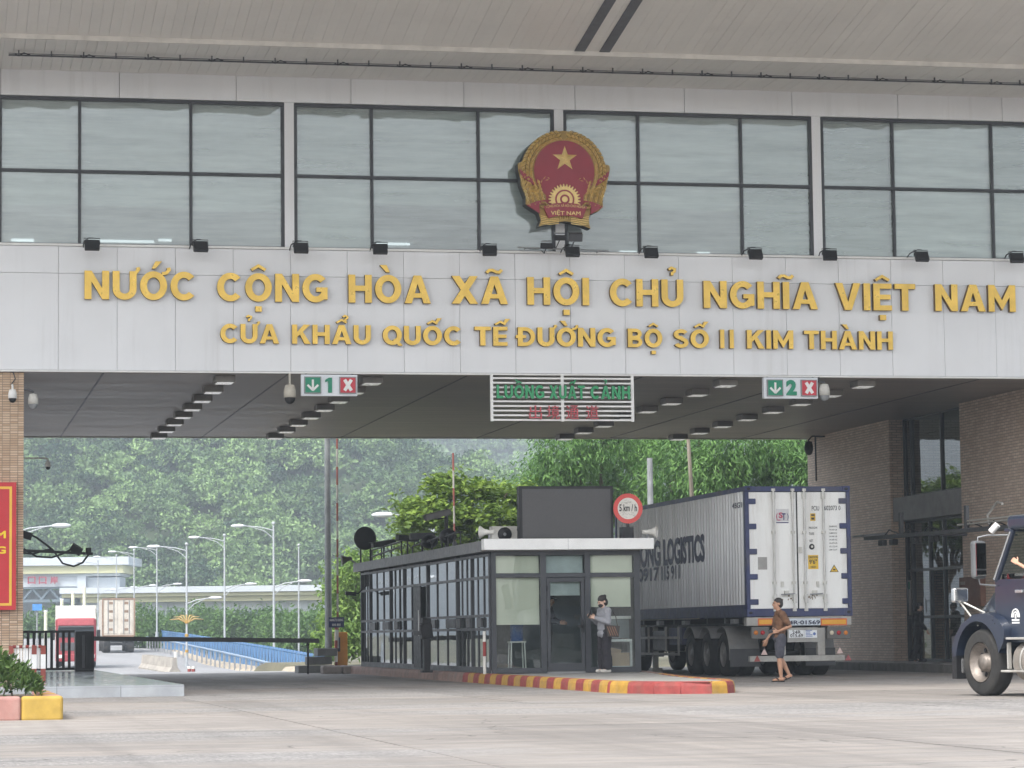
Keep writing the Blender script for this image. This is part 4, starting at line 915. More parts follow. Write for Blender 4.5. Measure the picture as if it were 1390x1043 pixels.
a = MB(); a.box(A.x, B.x + .1, BY0 + 1.0, BY0 + 1.32, zr, zr + .34); a.build('casing', [M_OFFW], ac, .015)
a = MB(); a.lathe([(.001, .0), (.15, .0), (.15, .02), (.001, .02)], 20, 0, Matrix.Translation((A.x + .27, BY0 + .999, zr + .17)) @ Matrix.Rotation(R(90), 4, 'X')); fn = a.build('fan_grille', [M_BLACK], ac)
a = MB(); a.sph((A.x + .27, BY0 + .975, zr + .17), (.035, .01, .035), 10, 6); a.build('fan_hub', [M_GREY], fn)
a = MB(); a.box(B.x - .12, B.x + .02, BY0 + .99, BY0 + .998, zr + .24, zr + .29); a.build('maker_plate', [M_DARK], ac)
def horn(p, label, dx=-1):
    t = thing('horn_speaker', label, 'loudspeaker', p, 'horn loudspeakers on the booth roof')
    Mx = Matrix.Translation(p) @ Matrix.Rotation(R(90 if dx < 0 else -90), 4, 'Z') @ Matrix.Rotation(R(90), 4, 'X') @ Matrix.Rotation(R(-25), 4, 'Y')
    a = MB(); a.lathe([(.135, -.2), (.12, -.17), (.07, -.1), (.045, .0), (.05, .02), (.05, .12), (.001, .12)], 18, 0, Mx); a.build('horn', [M_OFFW], t)
    a = MB(); a.lathe([(.001, -.12), (.03, -.13), (.045, -.1), (.04, -.02)], 12, 0, Mx); a.build('driver_cone', [M_GREY], t)
    a = MB(); a.cyl((p[0], p[1], zr if p[2] > 2.9 else p[2]), p, .02, n=8); a.build('bracket', [M_GREY], t)
p = atY(664, 722.5, BY0 + .1); horn((p.x, BY0 + .1, p.z), 'white horn loudspeaker at the left front corner of the booth roof')
p = atY(879, 722.5, BY0 + .1); horn((p.x, BY0 + .1, p.z), 'white horn loudspeaker at the right front corner of the booth roof', 1)
ss = thing('speed_sign', 'round red-rimmed 5 km/h speed sign beside the display board', 'sign', (XF(852), BY0 + .05, zr))
p = atY(852.5, 690.5, BY0 + .05); Mx = Matrix.Translation(p) @ Matrix.Rotation(R(90), 4, 'X')
a = MB(); a.lathe([(.001, -.02), (.315, -.02), (.315, .0), (.001, .0)], 36, 0, Mx, sm=False); rim = a.build('rim', [mt('sign_red', (.58, .07, .06), .4, var=.08)], ss)
a = MB(); a.lathe([(.225, .003), (.001, .003)], 36, 0, Mx, sm=False); fcx = a.build('face', [mt('sign_face', (.66, .63, .58), .6, var=.06)], ss)
a = MB(); rr = random.Random(3)      # flaking pattern left of old paint, round the figures
for k in range(46):
    t = rr.uniform(0, 6.28); q = rr.uniform(.11, .2); a.bx((p.x + q * math.cos(t), p.y - .0052, p.z + q * math.sin(t) * (1 if abs(math.sin(t)) > .35 else 1.6)), (rr.uniform(.02, .06), .002, .006), 0, (0, t + 1.57 + rr.uniform(-.5, .5), 0))
a.build('flaked_paint', [mt('flake_grey', (.38, .36, .33), .8)], fcx)
a = MB(); text(a, '5km', p.x - .19, p.x + .19, p.z - .06, 0, p.y - .006, .003, fitz=.15); a.build('lettering', [M_BLACK], fcx)
a = MB(); a.cyl((p.x, p.y + .05, zr - .2), (p.x, p.y + .05, p.z + .2), .03, n=10); a.box(p.x - .12, p.x + .12, p.y + .02, p.y + .3, zr, zr + .28); a.build('post', [M_BLACK], ss)
XE = BX0 - .05
dh = atX(496, 731, XE)
ds = thing('round_floodlight', 'big round black disc-shaped lamp at the far left of the booth roof', 'lamp', (dh.x, dh.y, zr))
Mx = Matrix.Translation(dh) @ Matrix.Rotation(R(12), 4, 'Z') @ Matrix.Rotation(R(90), 4, 'X')
a = MB(); a.lathe([(.001, .03), (.25, .025), (.31, .0), (.31, -.05), (.2, -.12), (.001, -.14)], 28, 0, Mx); a.build('disc', [M_BLACK], ds)
a = MB(); a.cyl((dh.x - .12, dh.y + .05, zr), (dh.x - .12, dh.y + .05, dh.z), .025, n=8); a.cyl((dh.x + .14, dh.y + .05, zr), (dh.x + .14, dh.y + .05, dh.z), .025, n=8); a.build('stand', [M_BLACK], ds)
def boxcam(u, v, label, w_=.16, l=.5, tilt=-12, rz=25, mat=None, post=True, X=None):
    p = atX(u, v, XE if X is None else X); t = thing('roof_camera', label, 'camera', (p.x, p.y, zr), 'boxed cameras along the booth roof')
    Mx = Matrix.Translation(p) @ Matrix.Rotation(R(rz), 4, 'Z') @ Matrix.Rotation(R(tilt), 4, 'Y')
    a = MB(); a.box(-l / 2, l / 2, -w_ / 2, w_ / 2, -.07, .06, 0, Mx); a.box(-l / 2 - .06, l / 2 - .05, -w_ / 2 - .015, w_ / 2 + .015, .062, .075, 0, Mx); a.build('housing', [mat or M_BLACK], t, .008)
    a = MB(); a.box(-l / 2 - .012, -l / 2 - .002, -w_ / 2 + .02, w_ / 2 - .02, -.05, .04, 0, Mx); a.build('lens_window', [M_DARK], t)
    if post:
        a = MB(); a.cyl((p.x, p.y, zr - .01), (p.x, p.y, p.z - .05), .022, n=8); a.bx((p.x, p.y, zr + .01), (.16, .16, .03)); a.build('bracket', [M_BLACK], t)
    return p
boxcam(521, 738, 'black boxed camera next to the big round disc lamp', .2, .62, -8, 12)
boxcam(553, 731, 'black boxed camera in the middle of the booth roof edge', .2, .55, 3, 20)
boxcam(573, 728, 'slim dark camera on a bracket left of the tall camera post', .16, .6, -2, 15, M_DARK)
q = boxcam(594, 699, 'dark bullet camera high on the tall post of the booth roof', .16, .62, -14, 10, mt('camera_bronze', (.10, .095, .09), .5), post=False)
pq = thing('camera_post', 'tall black post carrying a bullet camera on the booth roof', 'post', (q.x + .18, q.y, zr))
a = MB(); a.cyl((q.x + .2, q.y, zr - .01), (q.x + .2, q.y, q.z + .1), .045, n=10); a.build('pole', [M_BLACK], pq)
a = MB(); a.cyl((q.x + .2, q.y, q.z - .08), (q.x, q.y, q.z - .08), .02, n=8); a.bx((q.x + .2, q.y, zr + .02), (.25, .25, .05)); a.build('bracket', [M_BLACK], pq)
rk = thing('cable_rack', 'tangle of black rails and cables along the booth roof edge', 'rack', (XE, 66, zr))
for (u0, v0, u1, v1) in ((505, 756, 545, 742), (505, 747, 545, 735), (560, 742, 600, 728), (600, 730, 625, 722)):
    p0, p1 = atX(u0, v0, XE), atX(u1, v1, XE); a = MB(); a.cyl(p0, p1, .022, n=6); a.build('rail', [M_BLACK], rk)
    for k in range(4):
        q_ = p0.lerp(p1, k / 3); a = MB(); a.cyl((q_.x, q_.y, zr - .01), q_, .018, n=6); a.build('upright', [M_BLACK], rk)
for k in range(7):
    u = 512 + k * 14; p0 = atX(u, 748 - k * 3.2, XE); p1 = atX(u + 10, 744 - k * 3.2, XE); a = MB(); a.tube([p0, p0.lerp(p1, .4) + Vector((0, 0, -.14)), p0.lerp(p1, .8) + Vector((0, 0, -.1)), p1], .012, 5); a.build('cable', [M_BLACK], rk)
for (u, v, dx) in ((583, 734, 0), (608, 727, .1)):
    p = atX(u, v, XE + .1); a = MB(); a.sph((p.x, p.y, p.z - .02), (.2, .35, .17), 12, 8); a.build('coil', [M_BLACK], rk)
fc = thing('horn_floodlight', 'dark olive horn lamp on the far left corner of the booth', 'lamp', (BX0 - .3, BY1 - .1, 2.6)); p = atY(472, 759, BY1 - .1)
a = MB(); a.lathe([(.001, .12), (.05, .11), (.06, 0), (.13, -.14), (.13, -.17), (.001, -.15)], 14, 0, Matrix.Translation(p) @ Matrix.Rotation(R(80), 4, 'Y')); a.build('head', [mt('olive_plastic', (.11, .11, .08), .5)], fc)
a = MB(); a.cyl((p.x + .08, p.y, p.z - .02), (BX0, BY1 - .1, p.z - .25), .025, n=8); a.build('bracket', [M_GREY], fc)
p = atY(476, 806, BY1 - 1.0); wl = thing('wall_camera', 'flat black camera on a bracket at the far left wall of the booth', 'camera', (BX0 - .25, BY1 - 1, p.z))
a = MB(); a.bx(p, (.28, .16, .1), 0, (0, R(6), 0)); a.build('housing', [M_BLACK], wl, .01)
a = MB(); a.tube([(p.x + .1, p.y, p.z), (p.x + .2, p.y, p.z), (BX0 - .03, p.y, p.z + .2), (BX0 - .03, p.y, p.z + .5)], .018, 6); a.build('bracket', [M_BLACK], wl)
# things standing along the booth side
p = atX(579, 905, BX0 - .42); cr = thing('card_reader', 'black card reader on a post outside the booth side', 'machine', (p.x, p.y, .2))
a = MB(); a.box(p.x - .07, p.x + .07, p.y - .1, p.y + .1, .2, .95); a.bx((p.x, p.y, .2), (.24, .3, .05)); a.build('pedestal', [M_BLACK], cr, .01)
a = MB(); a.bx((p.x, p.y, 1.1), (.26, .22, .34), 0, (0, R(-8), 0)); a.bx((p.x, p.y, 1.33), (.2, .2, .14), 0, (R(8), 0, 0)); a.build('reader_head', [M_BLACK], cr, .02)
a = MB(); a.bx((p.x - .2, p.y, 1.06), (.2, .1, .1)); a.build('reader_hood', [M_DARK], cr)
p = atX(658, 914, BX0 - .13); bl = thing('marker_post', 'thin white post with red band at the booth corner', 'post', (p.x, p.y, .2))
for z0, z1, mx in ((.2, .56, M_OFFW), (.56, .86, M_RED), (.86, 1.08, M_OFFW)):
    a = MB(); a.cyl((p.x, p.y, z0 + (.001 if z0 > .3 else 0)), (p.x, p.y, z1), .035, n=10); a.build('band', [mx], bl)
# ================================================================ left pavement of grey stone
LI = MB(); LI.box(-12, 4.46, 50.03, 80, -.02, .17); LI = tag(LI.build('stone_pavement', [M_JOINT]), kind='structure')
for i in range(6):
    x0, x1 = -2.12 + i * 1.1, -1.02 + i * 1.1
    for j in range(20):
        a = MB(); a.box(x0 + .003, x1 - .003, 50.02 + j * 1.5 + .003, 51.52 + j * 1.5 - .003, .168, .2 + random.uniform(-.001, .001)); a.build('stone_tile', [M_MARBLE], LI)
    a = MB(); a.box(x0 + .004, x1 - .004, 50.0, 50.03, -.015, .17 - .004); a.build('stone_tile', [M_MARBLE], LI)
# ================================================================ planter with hedge
PL = thing('planter', 'raised flower bed with kerb painted yellow and pink at the left edge', 'planter', (.3, 36.6, 0))
M_YEL2 = mt('bright_yellow_paint', (.40, .265, .05), .7, var=.18, scale=6, dirt=(.4, .3, .15), dirt_amt=.6)
M_PINK = mt('faded_pink_paint', (.36, .185, .16), .75, var=.15, scale=5, dirt=(.42, .33, .28), dirt_amt=.5)
for (x0, x1, mx) in ((1.22, 1.74, M_YEL2), (.22, 1.215, M_PINK), (-.3, .215, M_YEL2), (-1.3, -.305, M_PINK), (-2.3, -1.305, M_YEL2)):
    a = MB(); a.box(x0, x1, 36.4, 36.62, -.02, .30); a.build('kerb_block', [mx], PL, .04, 3)
for k in range(5):
    a = MB(); a.box(1.52, 1.74, 36.63 + k * .9, 37.52 + k * .9, -.02, .30); a.build('kerb_block', [M_YELLOW if k % 2 else M_PINK], PL, .03, 2)
a = MB(); a.box(-2.3, 1.52, 36.62, 41.1, -.02, .24); a.build('soil', [mt('soil', (.07, .05, .035), .95, var=.3)], PL)
# ================================================================ red banner on the pillar
bn = thing('red_banner', 'red hoarding with double yellow border and yellow letters on the brick pillar', 'banner', (.6, YF - .1, 1.7))
A, B = atY(21.5, 828, YF - .1), atY(21.5, 655, YF - .1)
a = MB(); a.box(-2.6, A.x, YF - .1, YF + .06, A.z, B.z); a.build('board', [mt('banner_red', (.52, .022, .03), .45, var=.06)], bn)
M_BY = mt('banner_yellow', (.80, .48, .06), .5, var=.05)
for d, wdt in ((.085, .05),):
    a = MB(); y0, y1 = YF - .106, YF - .1005
    a.box(A.x - d - wdt, A.x - d, y0, y1, A.z + d, B.z - d); a.box(-2.6, A.x - d - wdt - .0005, y0, y1, A.z + d, A.z + d + wdt); a.box(-2.6, A.x - d - wdt - .0005, y0, y1, B.z - d - wdt, B.z - d); a.build('border', [M_BY], bn)
for k, v in (('wm', 731), ('wg', 752)):
    p, q = atY(-6, v, YF - .1), atY(8, v, YF - .1); a = MB(); text(a, k, p.x, q.x, p.z, 0, YF - .1005, .01, fitz=.15); a.build('letter', [mt('bright_yellow', (.85, .62, .02), .5, var=.03)], bn)
# ================================================================ low white and red barrier
bf = thing('crowd_barrier', 'low white slatted barrier with red post caps behind the hedge', 'barrier', (1.9, 56, .2))
M_BR = mt('brick_red_paint', (.26, .06, .045), .7, var=.2)
def zz(v, Y, u=40): return atY(u, v, Y).z
x0, x1 = atY(15, 900, 56).x, atY(58.5, 900, 55.6).x
ztop, zlo = zz(878, 56), zz(908, 56)
n = 11
for k in range(n):
    xa = x0 + (x1 - x0) * k / n; a = MB(); a.box(xa + .006, xa + (x1 - x0) / n - .006, 56 - .4 * k / n, 56.03 - .4 * k / n, zlo, ztop - .03); a.build('slat', [M_WHITE], bf, .004, 1)
for u in (.0, .72, 1.0):
    xa = x0 + (x1 - x0) * u; y = 55.98 - .4 * u
    for z0, z1, mx in ((.2, zlo + .0, M_BR), (zlo + .001, ztop - .15, M_WHITE), (ztop - .149, ztop + .02, M_BR)):
        a = MB(); a.box(xa - .045, xa + .045, y - .06, y + .05, z0, z1); a.build('post', [mx], bf)
a = MB(); a.cyl((x0, 56, ztop), (x1, 55.6, ztop), .025, n=8); a.build('top_rail', [M_OFFW], bf)
for k in range(5):
    xa = x0 + (x1 - x0) * (k + .5) / 5; a = MB(); a.cyl((xa - .03, 55.96 - .4 * (k + .5) / 5, ztop + .001), (xa + .03, 55.96 - .4 * (k + .5) / 5, ztop + .001), .03, n=8); a.build('band', [M_RED], bf)
# ================================================================ black sliding gate and boom
YG = 74.0; sgx0, sgx1 = atY(30, 880, YG).x, atY(98, 880, YG).x; zt = zz(858, YG)
sgte = thing('sliding_gate', 'black barred sliding gate across the lane beside the pillar', 'gate', ((sgx0 + sgx1) / 2, YG, .2))
for k in range(9):
    x = sgx0 + (sgx1 - sgx0) * k / 8.5; a = MB(); a.box(x - .035, x + .035, YG - .03, YG + .03, .26, zt); a.build('bar', [M_BLACK], sgte)
for z in (.26, zt):
    a = MB(); a.box(sgx0 - .05, sgx1 + .06, YG - .035, YG + .035, z - .03, z + .03); a.build('rail', [M_BLACK], sgte)
gx0, gx1 = atY(98, 880, YG).x + .07, atY(127, 880, YG).x
db = thing('gate_motor_box', 'black ribbed gate motor cabinet at the end of the sliding gate', 'cabinet', ((gx0 + gx1) / 2, YG, .2))
a = MB(); a.box(gx0, gx1, YG - .3, YG + .3, .2, zt); a.build('cabinet', [M_BLACK], db, .02)
for k in range(4):
    x = gx0 + .06 + (gx1 - gx0 - .1) * k / 3.6; a = MB(); a.box(x, x + .07, YG - .325, YG - .301, .28, zt - .1); a.build('rib', [M_DARK if k == 1 else M_BLACK], db)
YK = 77.0; A, B = atY(127, 868, YK), atY(433, 871, YK)
bm = thing('boom_barrier', 'lowered dark boom barrier spanning the left lane', 'barrier', (A.x, YK, .2))
a = MB(); a.bx(((A.x + B.x) / 2, YK, (A.z + B.z) / 2 + .02), ((B - A).length, .07, .12), 0, (0, math.atan2(A.z - B.z, B.x - A.x), 0)); a.build('boom', [M_DARK], bm)
p = atY(418, 885, YK); a = MB(); a.cyl((p.x, YK, 0), (p.x, YK, B.z - .03), .03, n=8); a.sph((p.x, YK, B.z - .08), .05, 8, 6); a.build('rest_post', [M_BLACK], bm)
# ================================================================ overhead camera arm left
YA_ = 64.0
ca = thing('overhead_cameras', 'black cross arm with boxed cameras and looping cables beside the pillar', 'camera arm', (XL, YA_, 3.3))
A, B = atY(20, 747, YA_), atY(126, 752, YA_)
a = MB(); a.bx((A + B) / 2, ((B - A).length, .07, .06), 0, (0, math.atan2(A.z - B.z, B.x - A.x), 0)); a.build('arm', [M_BLACK], ca)
p = atY(103.5, 746, YA_); a = MB(); a.bx(p, (.26, .3, .16), 0, (R(10), R(32), 0)); a.build('camera', [M_BLACK], ca, .015)
p = atY(120, 748, YA_); a = MB(); a.bx(p, (.12, .2, .14)); a.build('camera', [M_BLACK], ca, .02)
for pts in (((32, 722), (50, 730), (72, 747), (85, 765), (100, 769), (112, 764), (121, 752)), ((32, 745), (50, 756), (70, 757), (85, 752), (98, 745)), ((20, 750), (45, 752), (62, 747), (72, 746))):
    a = MB(); a.tube([atY(u, v, YA_) for u, v in pts], .022, 6); a.build('cable', [M_BLACK], ca)
p = atY(36, 727, YA_); a = MB(); a.bx(p, (.24, .2, .16), 0, (0, R(18), 0)); a.build('junction_box', [M_BLACK], ca)
# ================================================================ at the far end of the island: blocks, pole, boom cabinet
YP = 79.0
st = thing('stone_block_stack', 'three stepped grey concrete blocks under the tall grey pole', 'blocks', (atY(432, 905, YP).x, YP, 0))
for (u0, v1, u1, v0) in ((405, 915, 452, 903.3), (419, 903, 451, 891.3), (431, 891, 458, 880)):
    p, q = atY(u0, v1, YP), atY(u1, v0, YP); a = MB(); a.box(p.x, q.x, YP, YP + .8, max(p.z, -.02), q.z); a.build('block', [mt('block_grey', (.15, .155, .155), .75, var=.25, objvar=.15)], st, .02)
p = atY(446, 886, YP + .4); a = MB(); a.cyl((p.x, p.y, .58), (p.x, p.y, 8.5), .1, .075, n=14); a.cyl((p.x, p.y, .56), (p.x, p.y, .6), .2, n=14); tag(a.build('steel_pole', [mt('galvanised', (.30, .32, .33), .5, metal=.3)]), 'tall plain grey steel pole left of the booth', 'pole')
bc = thing('boom_gate', 'orange boom gate cabinet with raised red and white boom left of the booth', 'barrier', (atY(463, 900, YP).x, YP + .5, 0.0))
p, q = atY(456, 903, YP + .5), atY(471, 858, YP + .5); a = MB(); a.box(p.x, q.x, YP + .4, YP + .8, 0, q.z); a.build('cabinet', [mt('orange_paint', (.62, .26, .03), .45, var=.12)], bc, .02)
p0, p1 = atY(458.5, 880, YP + .3), atY(457.5, 585, YP + .3)
for k in range(12):
    a = MB(); a.cyl(p0.lerp(p1, k / 12), p0.lerp(p1, (k + .995) / 12), .028, n=8); a.build('boom_segment', [mt('faded_red', (.30, .10, .08), .7) if k % 2 else mt('faded_white', (.42, .40, .37), .7)], bc)
a = MB(); a.bx(p0 + Vector((0, .05, .1)), (.14, .1, .4)); a.build('boom_clamp', [M_DARK], bc)
sp = thing('lane_notice', 'small dark blue notice plate on a red and white post', 'sign', (atY(457, 905, YP).x, YP, 0))
p, q = atY(446, 852, YP), atY(467, 838, YP); a = MB(); a.box(p.x, q.x, YP - .03, YP, p.z, q.z); pl_ = a.build('plate', [mt('navy_plate', (.03, .04, .12), .5)], sp)
a = MB(); text(a, 'hangtu', p.x + .03, q.x - .03, p.z + .17, 0, YP - .0305, .004, fitz=.07); a.build('lettering', [M_WHITE], pl_)
a = MB(); text(a, 'hangtu2', p.x + .1, q.x - .1, p.z + .04, 0, YP - .0305, .004, fitz=.07); a.build('lettering', [M_WHITE], pl_)
x = (p.x + q.x) / 2
for k in range(5):
    a = MB(); a.cyl((x, YP + .05, .3 * k - .001), (x, YP + .05, .3 * k + .3), .04, n=8); a.build('band', [M_OFFW if k % 2 else M_RED], sp)
bk = MB()
for k in range(3):
    p, q = atY(438 + k * 28, 915, 76.5), atY(464 + k * 28, 905, 76.5)
    a = MB(); a.box(p.x, q.x, 76.5, 77.0, -.01, .22); tag(a.build('concrete_kerb_block', [mt('kerb_concrete', (.28, .25, .235), .8, var=.3)], None, .05, 3), ['left', 'middle', 'right'][k] + ' rounded kerb block in front of the boom gate', 'kerb block', 'kerb blocks before the boom gate')
# rear red and white raised booms and poles behind the booth
p0, p1 = atY(617, 735, 80.5), atY(615, 615, 80.5); rp = thing('raised_boom', 'thin red and white raised boom standing behind the booth roof', 'barrier', (p0.x, 80.5, 0))
a = MB(); a.cyl((p0.x, 80.5, 0), p0, .06, n=8); a.build('base_post', [M_DARK], rp)
for k in range(5):
    a = MB(); a.cyl(p0.lerp(p1, k / 5), p0.lerp(p1, (k + .995) / 5), .028, n=8); a.build('boom_segment', [mt('faded_white') if k % 2 else mt('faded_red')], rp)
p = atY(938.5, 665, 79.5); q = atY(932, 560, 79.5); a = MB(); a.cyl((p.x + .2, 79.5, 0), p, .06, n=8); a.cyl(p, q, .06, .05, n=8); tag(a.build('leaning_pole', [mt('tan_pole', (.36, .31, .25), .6)]), 'tan pole leaning slightly above the container', 'pole')
p = atY(882.5, 660, 86); a = MB(); a.cyl((p.x, 86, -.05), (p.x, 86, atY(882, 622, 86).z), .11, .09, n=10); tag(a.build('light_pole', [M_GREY]), 'short grey pole top in front of the feathery trees', 'pole')
# ================================================================ bridge railing, guard rail, lamps
RAILP = [(418, 915, 126), (372, 903, 148), (305, 888, 183), (253, 877, 214), (213, 869.5, 252), (190, 864, 300), (180, 861, 330)]
rail = thing('bridge_railing', 'blue bridge railing with panels along the right side of the road', 'railing', (17, 130, -1))
M_BLUE = mt('railing_blue', (.08, .20, .40), .5, var=.12); M_LBLUE = mt('guard_rail_blue', (.22, .30, .40), .5, var=.1)
RP = [atD(*r) for r in RAILP]
near = RP[0] + (RP[0] - RP[1]).normalized() * 8; RP = [near] + RP
fine = []
for a_, b_ in zip(RP, RP[1:]):
    L = (b_ - a_).length; nn = max(1, round(L / 2.0))
    fine += [a_.lerp(b_, k / nn) for k in range(nn)]
fine.append(RP[-1])
for i, (a_, b_) in enumerate(zip(fine, fine[1:])):
    d = (b_ - a_); L = d.length; Mx = Matrix.Translation(a_) @ Matrix(((d.x / L, -d.y / L, 0, 0), (d.y / L, d.x / L, 0, 0), (0, 0, 1, 0), (0, 0, 0, 1))); sl_ = (b_.z - a_.z)
    m = MB(); m.box(-.06, .06, -.06, .06, -.6, .94, 0, Mx); m.build('post', [M_BLUE], rail)
    m = MB(); m.add([(x, y, z + sl_ * x / L) for x in (.07, L - .07) for y in (-.04, .04) for z in (.82, .92)], [(0, 1, 3, 2), (4, 6, 7, 5), (0, 4, 5, 1), (2, 3, 7, 6), (1, 5, 7, 3), (0, 2, 6, 4)], 0, False, Mx); m.build('hand_rail', [M_BLUE], rail)
    m = MB()
    for k in range(2):      # trapezoid plates
        xa, xb = .08 + k * (L - .16) / 2, .08 + (k + 1) * (L - .16) / 2 - .05; zm_ = sl_ * (xa + xb) / 2 / L
        m.add([(xa + .25, .0, .10 + zm_), (xb - .25, .0, .10 + zm_), (xb, .0, .78 + zm_), (xa, .0, .78 + zm_), (xa + .25, .03, .10 + zm_), (xb - .25, .03, .10 + zm_), (xb, .03, .78 + zm_), (xa, .03, .78 + zm_)],
              [(0, 1, 2, 3), (7, 6, 5, 4), (0, 4, 5, 1), (2, 6, 7, 3)], 0, False, Mx)
    m.build('panel', [M_BLUE], rail)
gr = thing('guard_rail', 'pale blue low guard rail in front of the blue bridge railing', 'guard rail', (16, 130, -1))
fg = [p + Vector((-1.3, 0, 0)) for p in fine]
for i, (a_, b_) in enumerate(zip(fg, fg[1:])):
    m = MB(); m.cyl(a_ + Vector((0, 0, .38)), b_ + Vector((0, 0, .38)), .07, n=6); m.build('beam', [M_LBLUE], gr)
    if i % 2 == 0: m = MB(); m.box(a_.x - .05, a_.x + .05, a_.y - .05, a_.y + .05, a_.z - .6, a_.z + .3); m.build('post', [M_GREY], gr)
def street_lamp(base, h, label, rz=0, palm=False, k=1.0):
    t = thing('street_lamp', label, 'street lamp', local=True, group='double-armed street lamps')
    M_LP = mt('lamp_post_white', (.36, .385, .41), .45, var=.06)
    m = MB(); m.cyl((0, 0, -.3), (0, 0, h), .075 * k, .05 * k, n=10); m.cyl((0, 0, 0), (0, 0, .5), .13 * k, n=10); m.build('pole', [M_LP], t)
    m = MB(); m.sph((0, 0, h + .05), .11 * k, 10, 8); m.build('finial', [M_LP], t)
    for s, z, L in ((-1, h - .35, 1.75), (1, h * .54, 1.5)):
        up = .28 if s < 0 else .35
        m = MB(); m.tube([(0, 0, z), (s * L * .4, 0, z + up * .65), (s * L, 0, z + up)], .035 * k, 6); m.tube([(0, 0, z - .45), (s * L * .3, 0, z - .02), (s * L * .75, 0, z + up * .8)], .028 * k, 6); m.build('arm', [M_LP], t)
        m = MB(); m.sph((s * (L + .25), 0, z + up + .0), (.42 * k, .16 * k, .10 * k), 12, 8); m.build('lamp_head', [mt('lamp_head_white', (.6, .63, .66), .4)], t)
    if palm:
        for q in range(7):
            an = -1.2 + q * .4; m = MB(); m.tube([(0, -.05, 3.0), (math.sin(an) * .5, -.05, 3.15 + .35 * math.cos(an)), (math.sin(an) * 1.1, -.05, 3.05 + .5 * math.cos(an))], [.025, .06, .01], 6); m.build('gold_frond', [mt('gold_plastic', (.36, .25, .09), .6)], t)
        for z in (.3, 1.25, 2.2, 3.0): m = MB(); m.cyl((0, 0, z), (0, 0, z + .16), .115 * k, n=10); m.build('yellow_band', [M_YELLOW], t)
    put(t, base, rz); return t
LAMPS = [(372, 712, 899, 'nearest white double-armed street lamp behind the bridge railing, rightmost of the row'), (305, 728, 886, 'white double-armed street lamp, second from the right along the bridge'),
         (213, 742, 866, 'white double-armed street lamp, fourth from the right along the bridge'), (182, 748, 862, 'white double-armed street lamp, fifth from the right above the parked container'), (158, 755, 858, 'white double-armed street lamp, sixth from the right above the container'), (133, 762, 856, 'farthest white street lamp, beside the red lorry')]
for u, vt, vb, lab in LAMPS:
    D = 7.75 * FPX / (vb - vt); b = atD(u, vb, D); street_lamp(b, 7.75, lab, R(-8))
b = atD(253.5, 914, 172); street_lamp(b, 7.75, 'white street lamp with yellow bands and golden fronds, third from the right', R(-8), True)
D = 112; b = atD(591, 905, D); h = (905 - 696) * D / FPX; street_lamp(b, h, 'street lamp whose white head shows above the booth roof', R(-8), False, 1.15)
D = 120; b = atD(18, 900, D); h = (900 - 712) * D / FPX; t = street_lamp(b, h, 'street lamp with white heads showing beside the brick pillar', R(172))
D = 205; b = atD(594 / 1.0 * 0 + 405.5, 890, D); m = MB(); m.cyl(b - Vector((0, 0, 1)), atD(405.5, 742, D), .07, .05, n=8); m.sph(atD(405.5, 740, D), .11, 8, 6); tag(m.build('slim_pole', [mt('lamp_post_white')]), 'slim pale pole without arms right of the street lamps', 'pole')
# ================================================================ concrete road barriers in a line
jp = None
for k in range(9):
    D = 150 + k * 2.3; b = atD(234 - k * 4.5, 914.5 - k * .8, D)
    prof = [(-.32, 0), (-.32, .1), (-.15, .32), (-.1, .82), (.1, .82), (.15, .32), (.32, .1), (.32, 0)]
    lab = f'short concrete road barrier, {(ORD + ["ninth"])[k]} from the right in the line'
    if jp is None:
        jp = thing('road_barrier', lab, 'barrier', local=True, group='concrete road barriers')
        m = MB(); m.prism([(x, z) for x, z in prof], -.45, .45, 0); m.build('barrier_body', [mt('barrier_concrete', (.33, .305, .27), .85, var=.25, scale=2, dirt=(.2, .17, .14), dirt_amt=.6)], jp, .02)
        m = MB(); m.box(-.095, .095, -.4, .4, .821, .84); m.build('top_stain', [mt('barrier_concrete')], jp); put(jp, b, R(12))
    else: copy_tree(jp, None, b, R(12) + random.uniform(-.06, .06), lab)
for (u, v0, v1, mx, lab, D) in ((238.5, 888, 914, M_OFFW, 'short pale post right of the road barriers', 150), (257, 908, 916, M_RED, 'short red and white stub post, left of two', 140), (262.5, 908, 916, M_RED, 'short red and white stub post, right of two', 140)):
    b, q = atD(u, v1, D), atD(u, v0, D); t = thing('marker_post', lab, 'post', b); m = MB(); m.cyl(b, q, .09, n=8); m.build('shaft', [mx], t); m = MB(); m.cyl(q, q + Vector((0, 0, .12)), .1, n=8); m.build('cap', [M_OFFW], t)
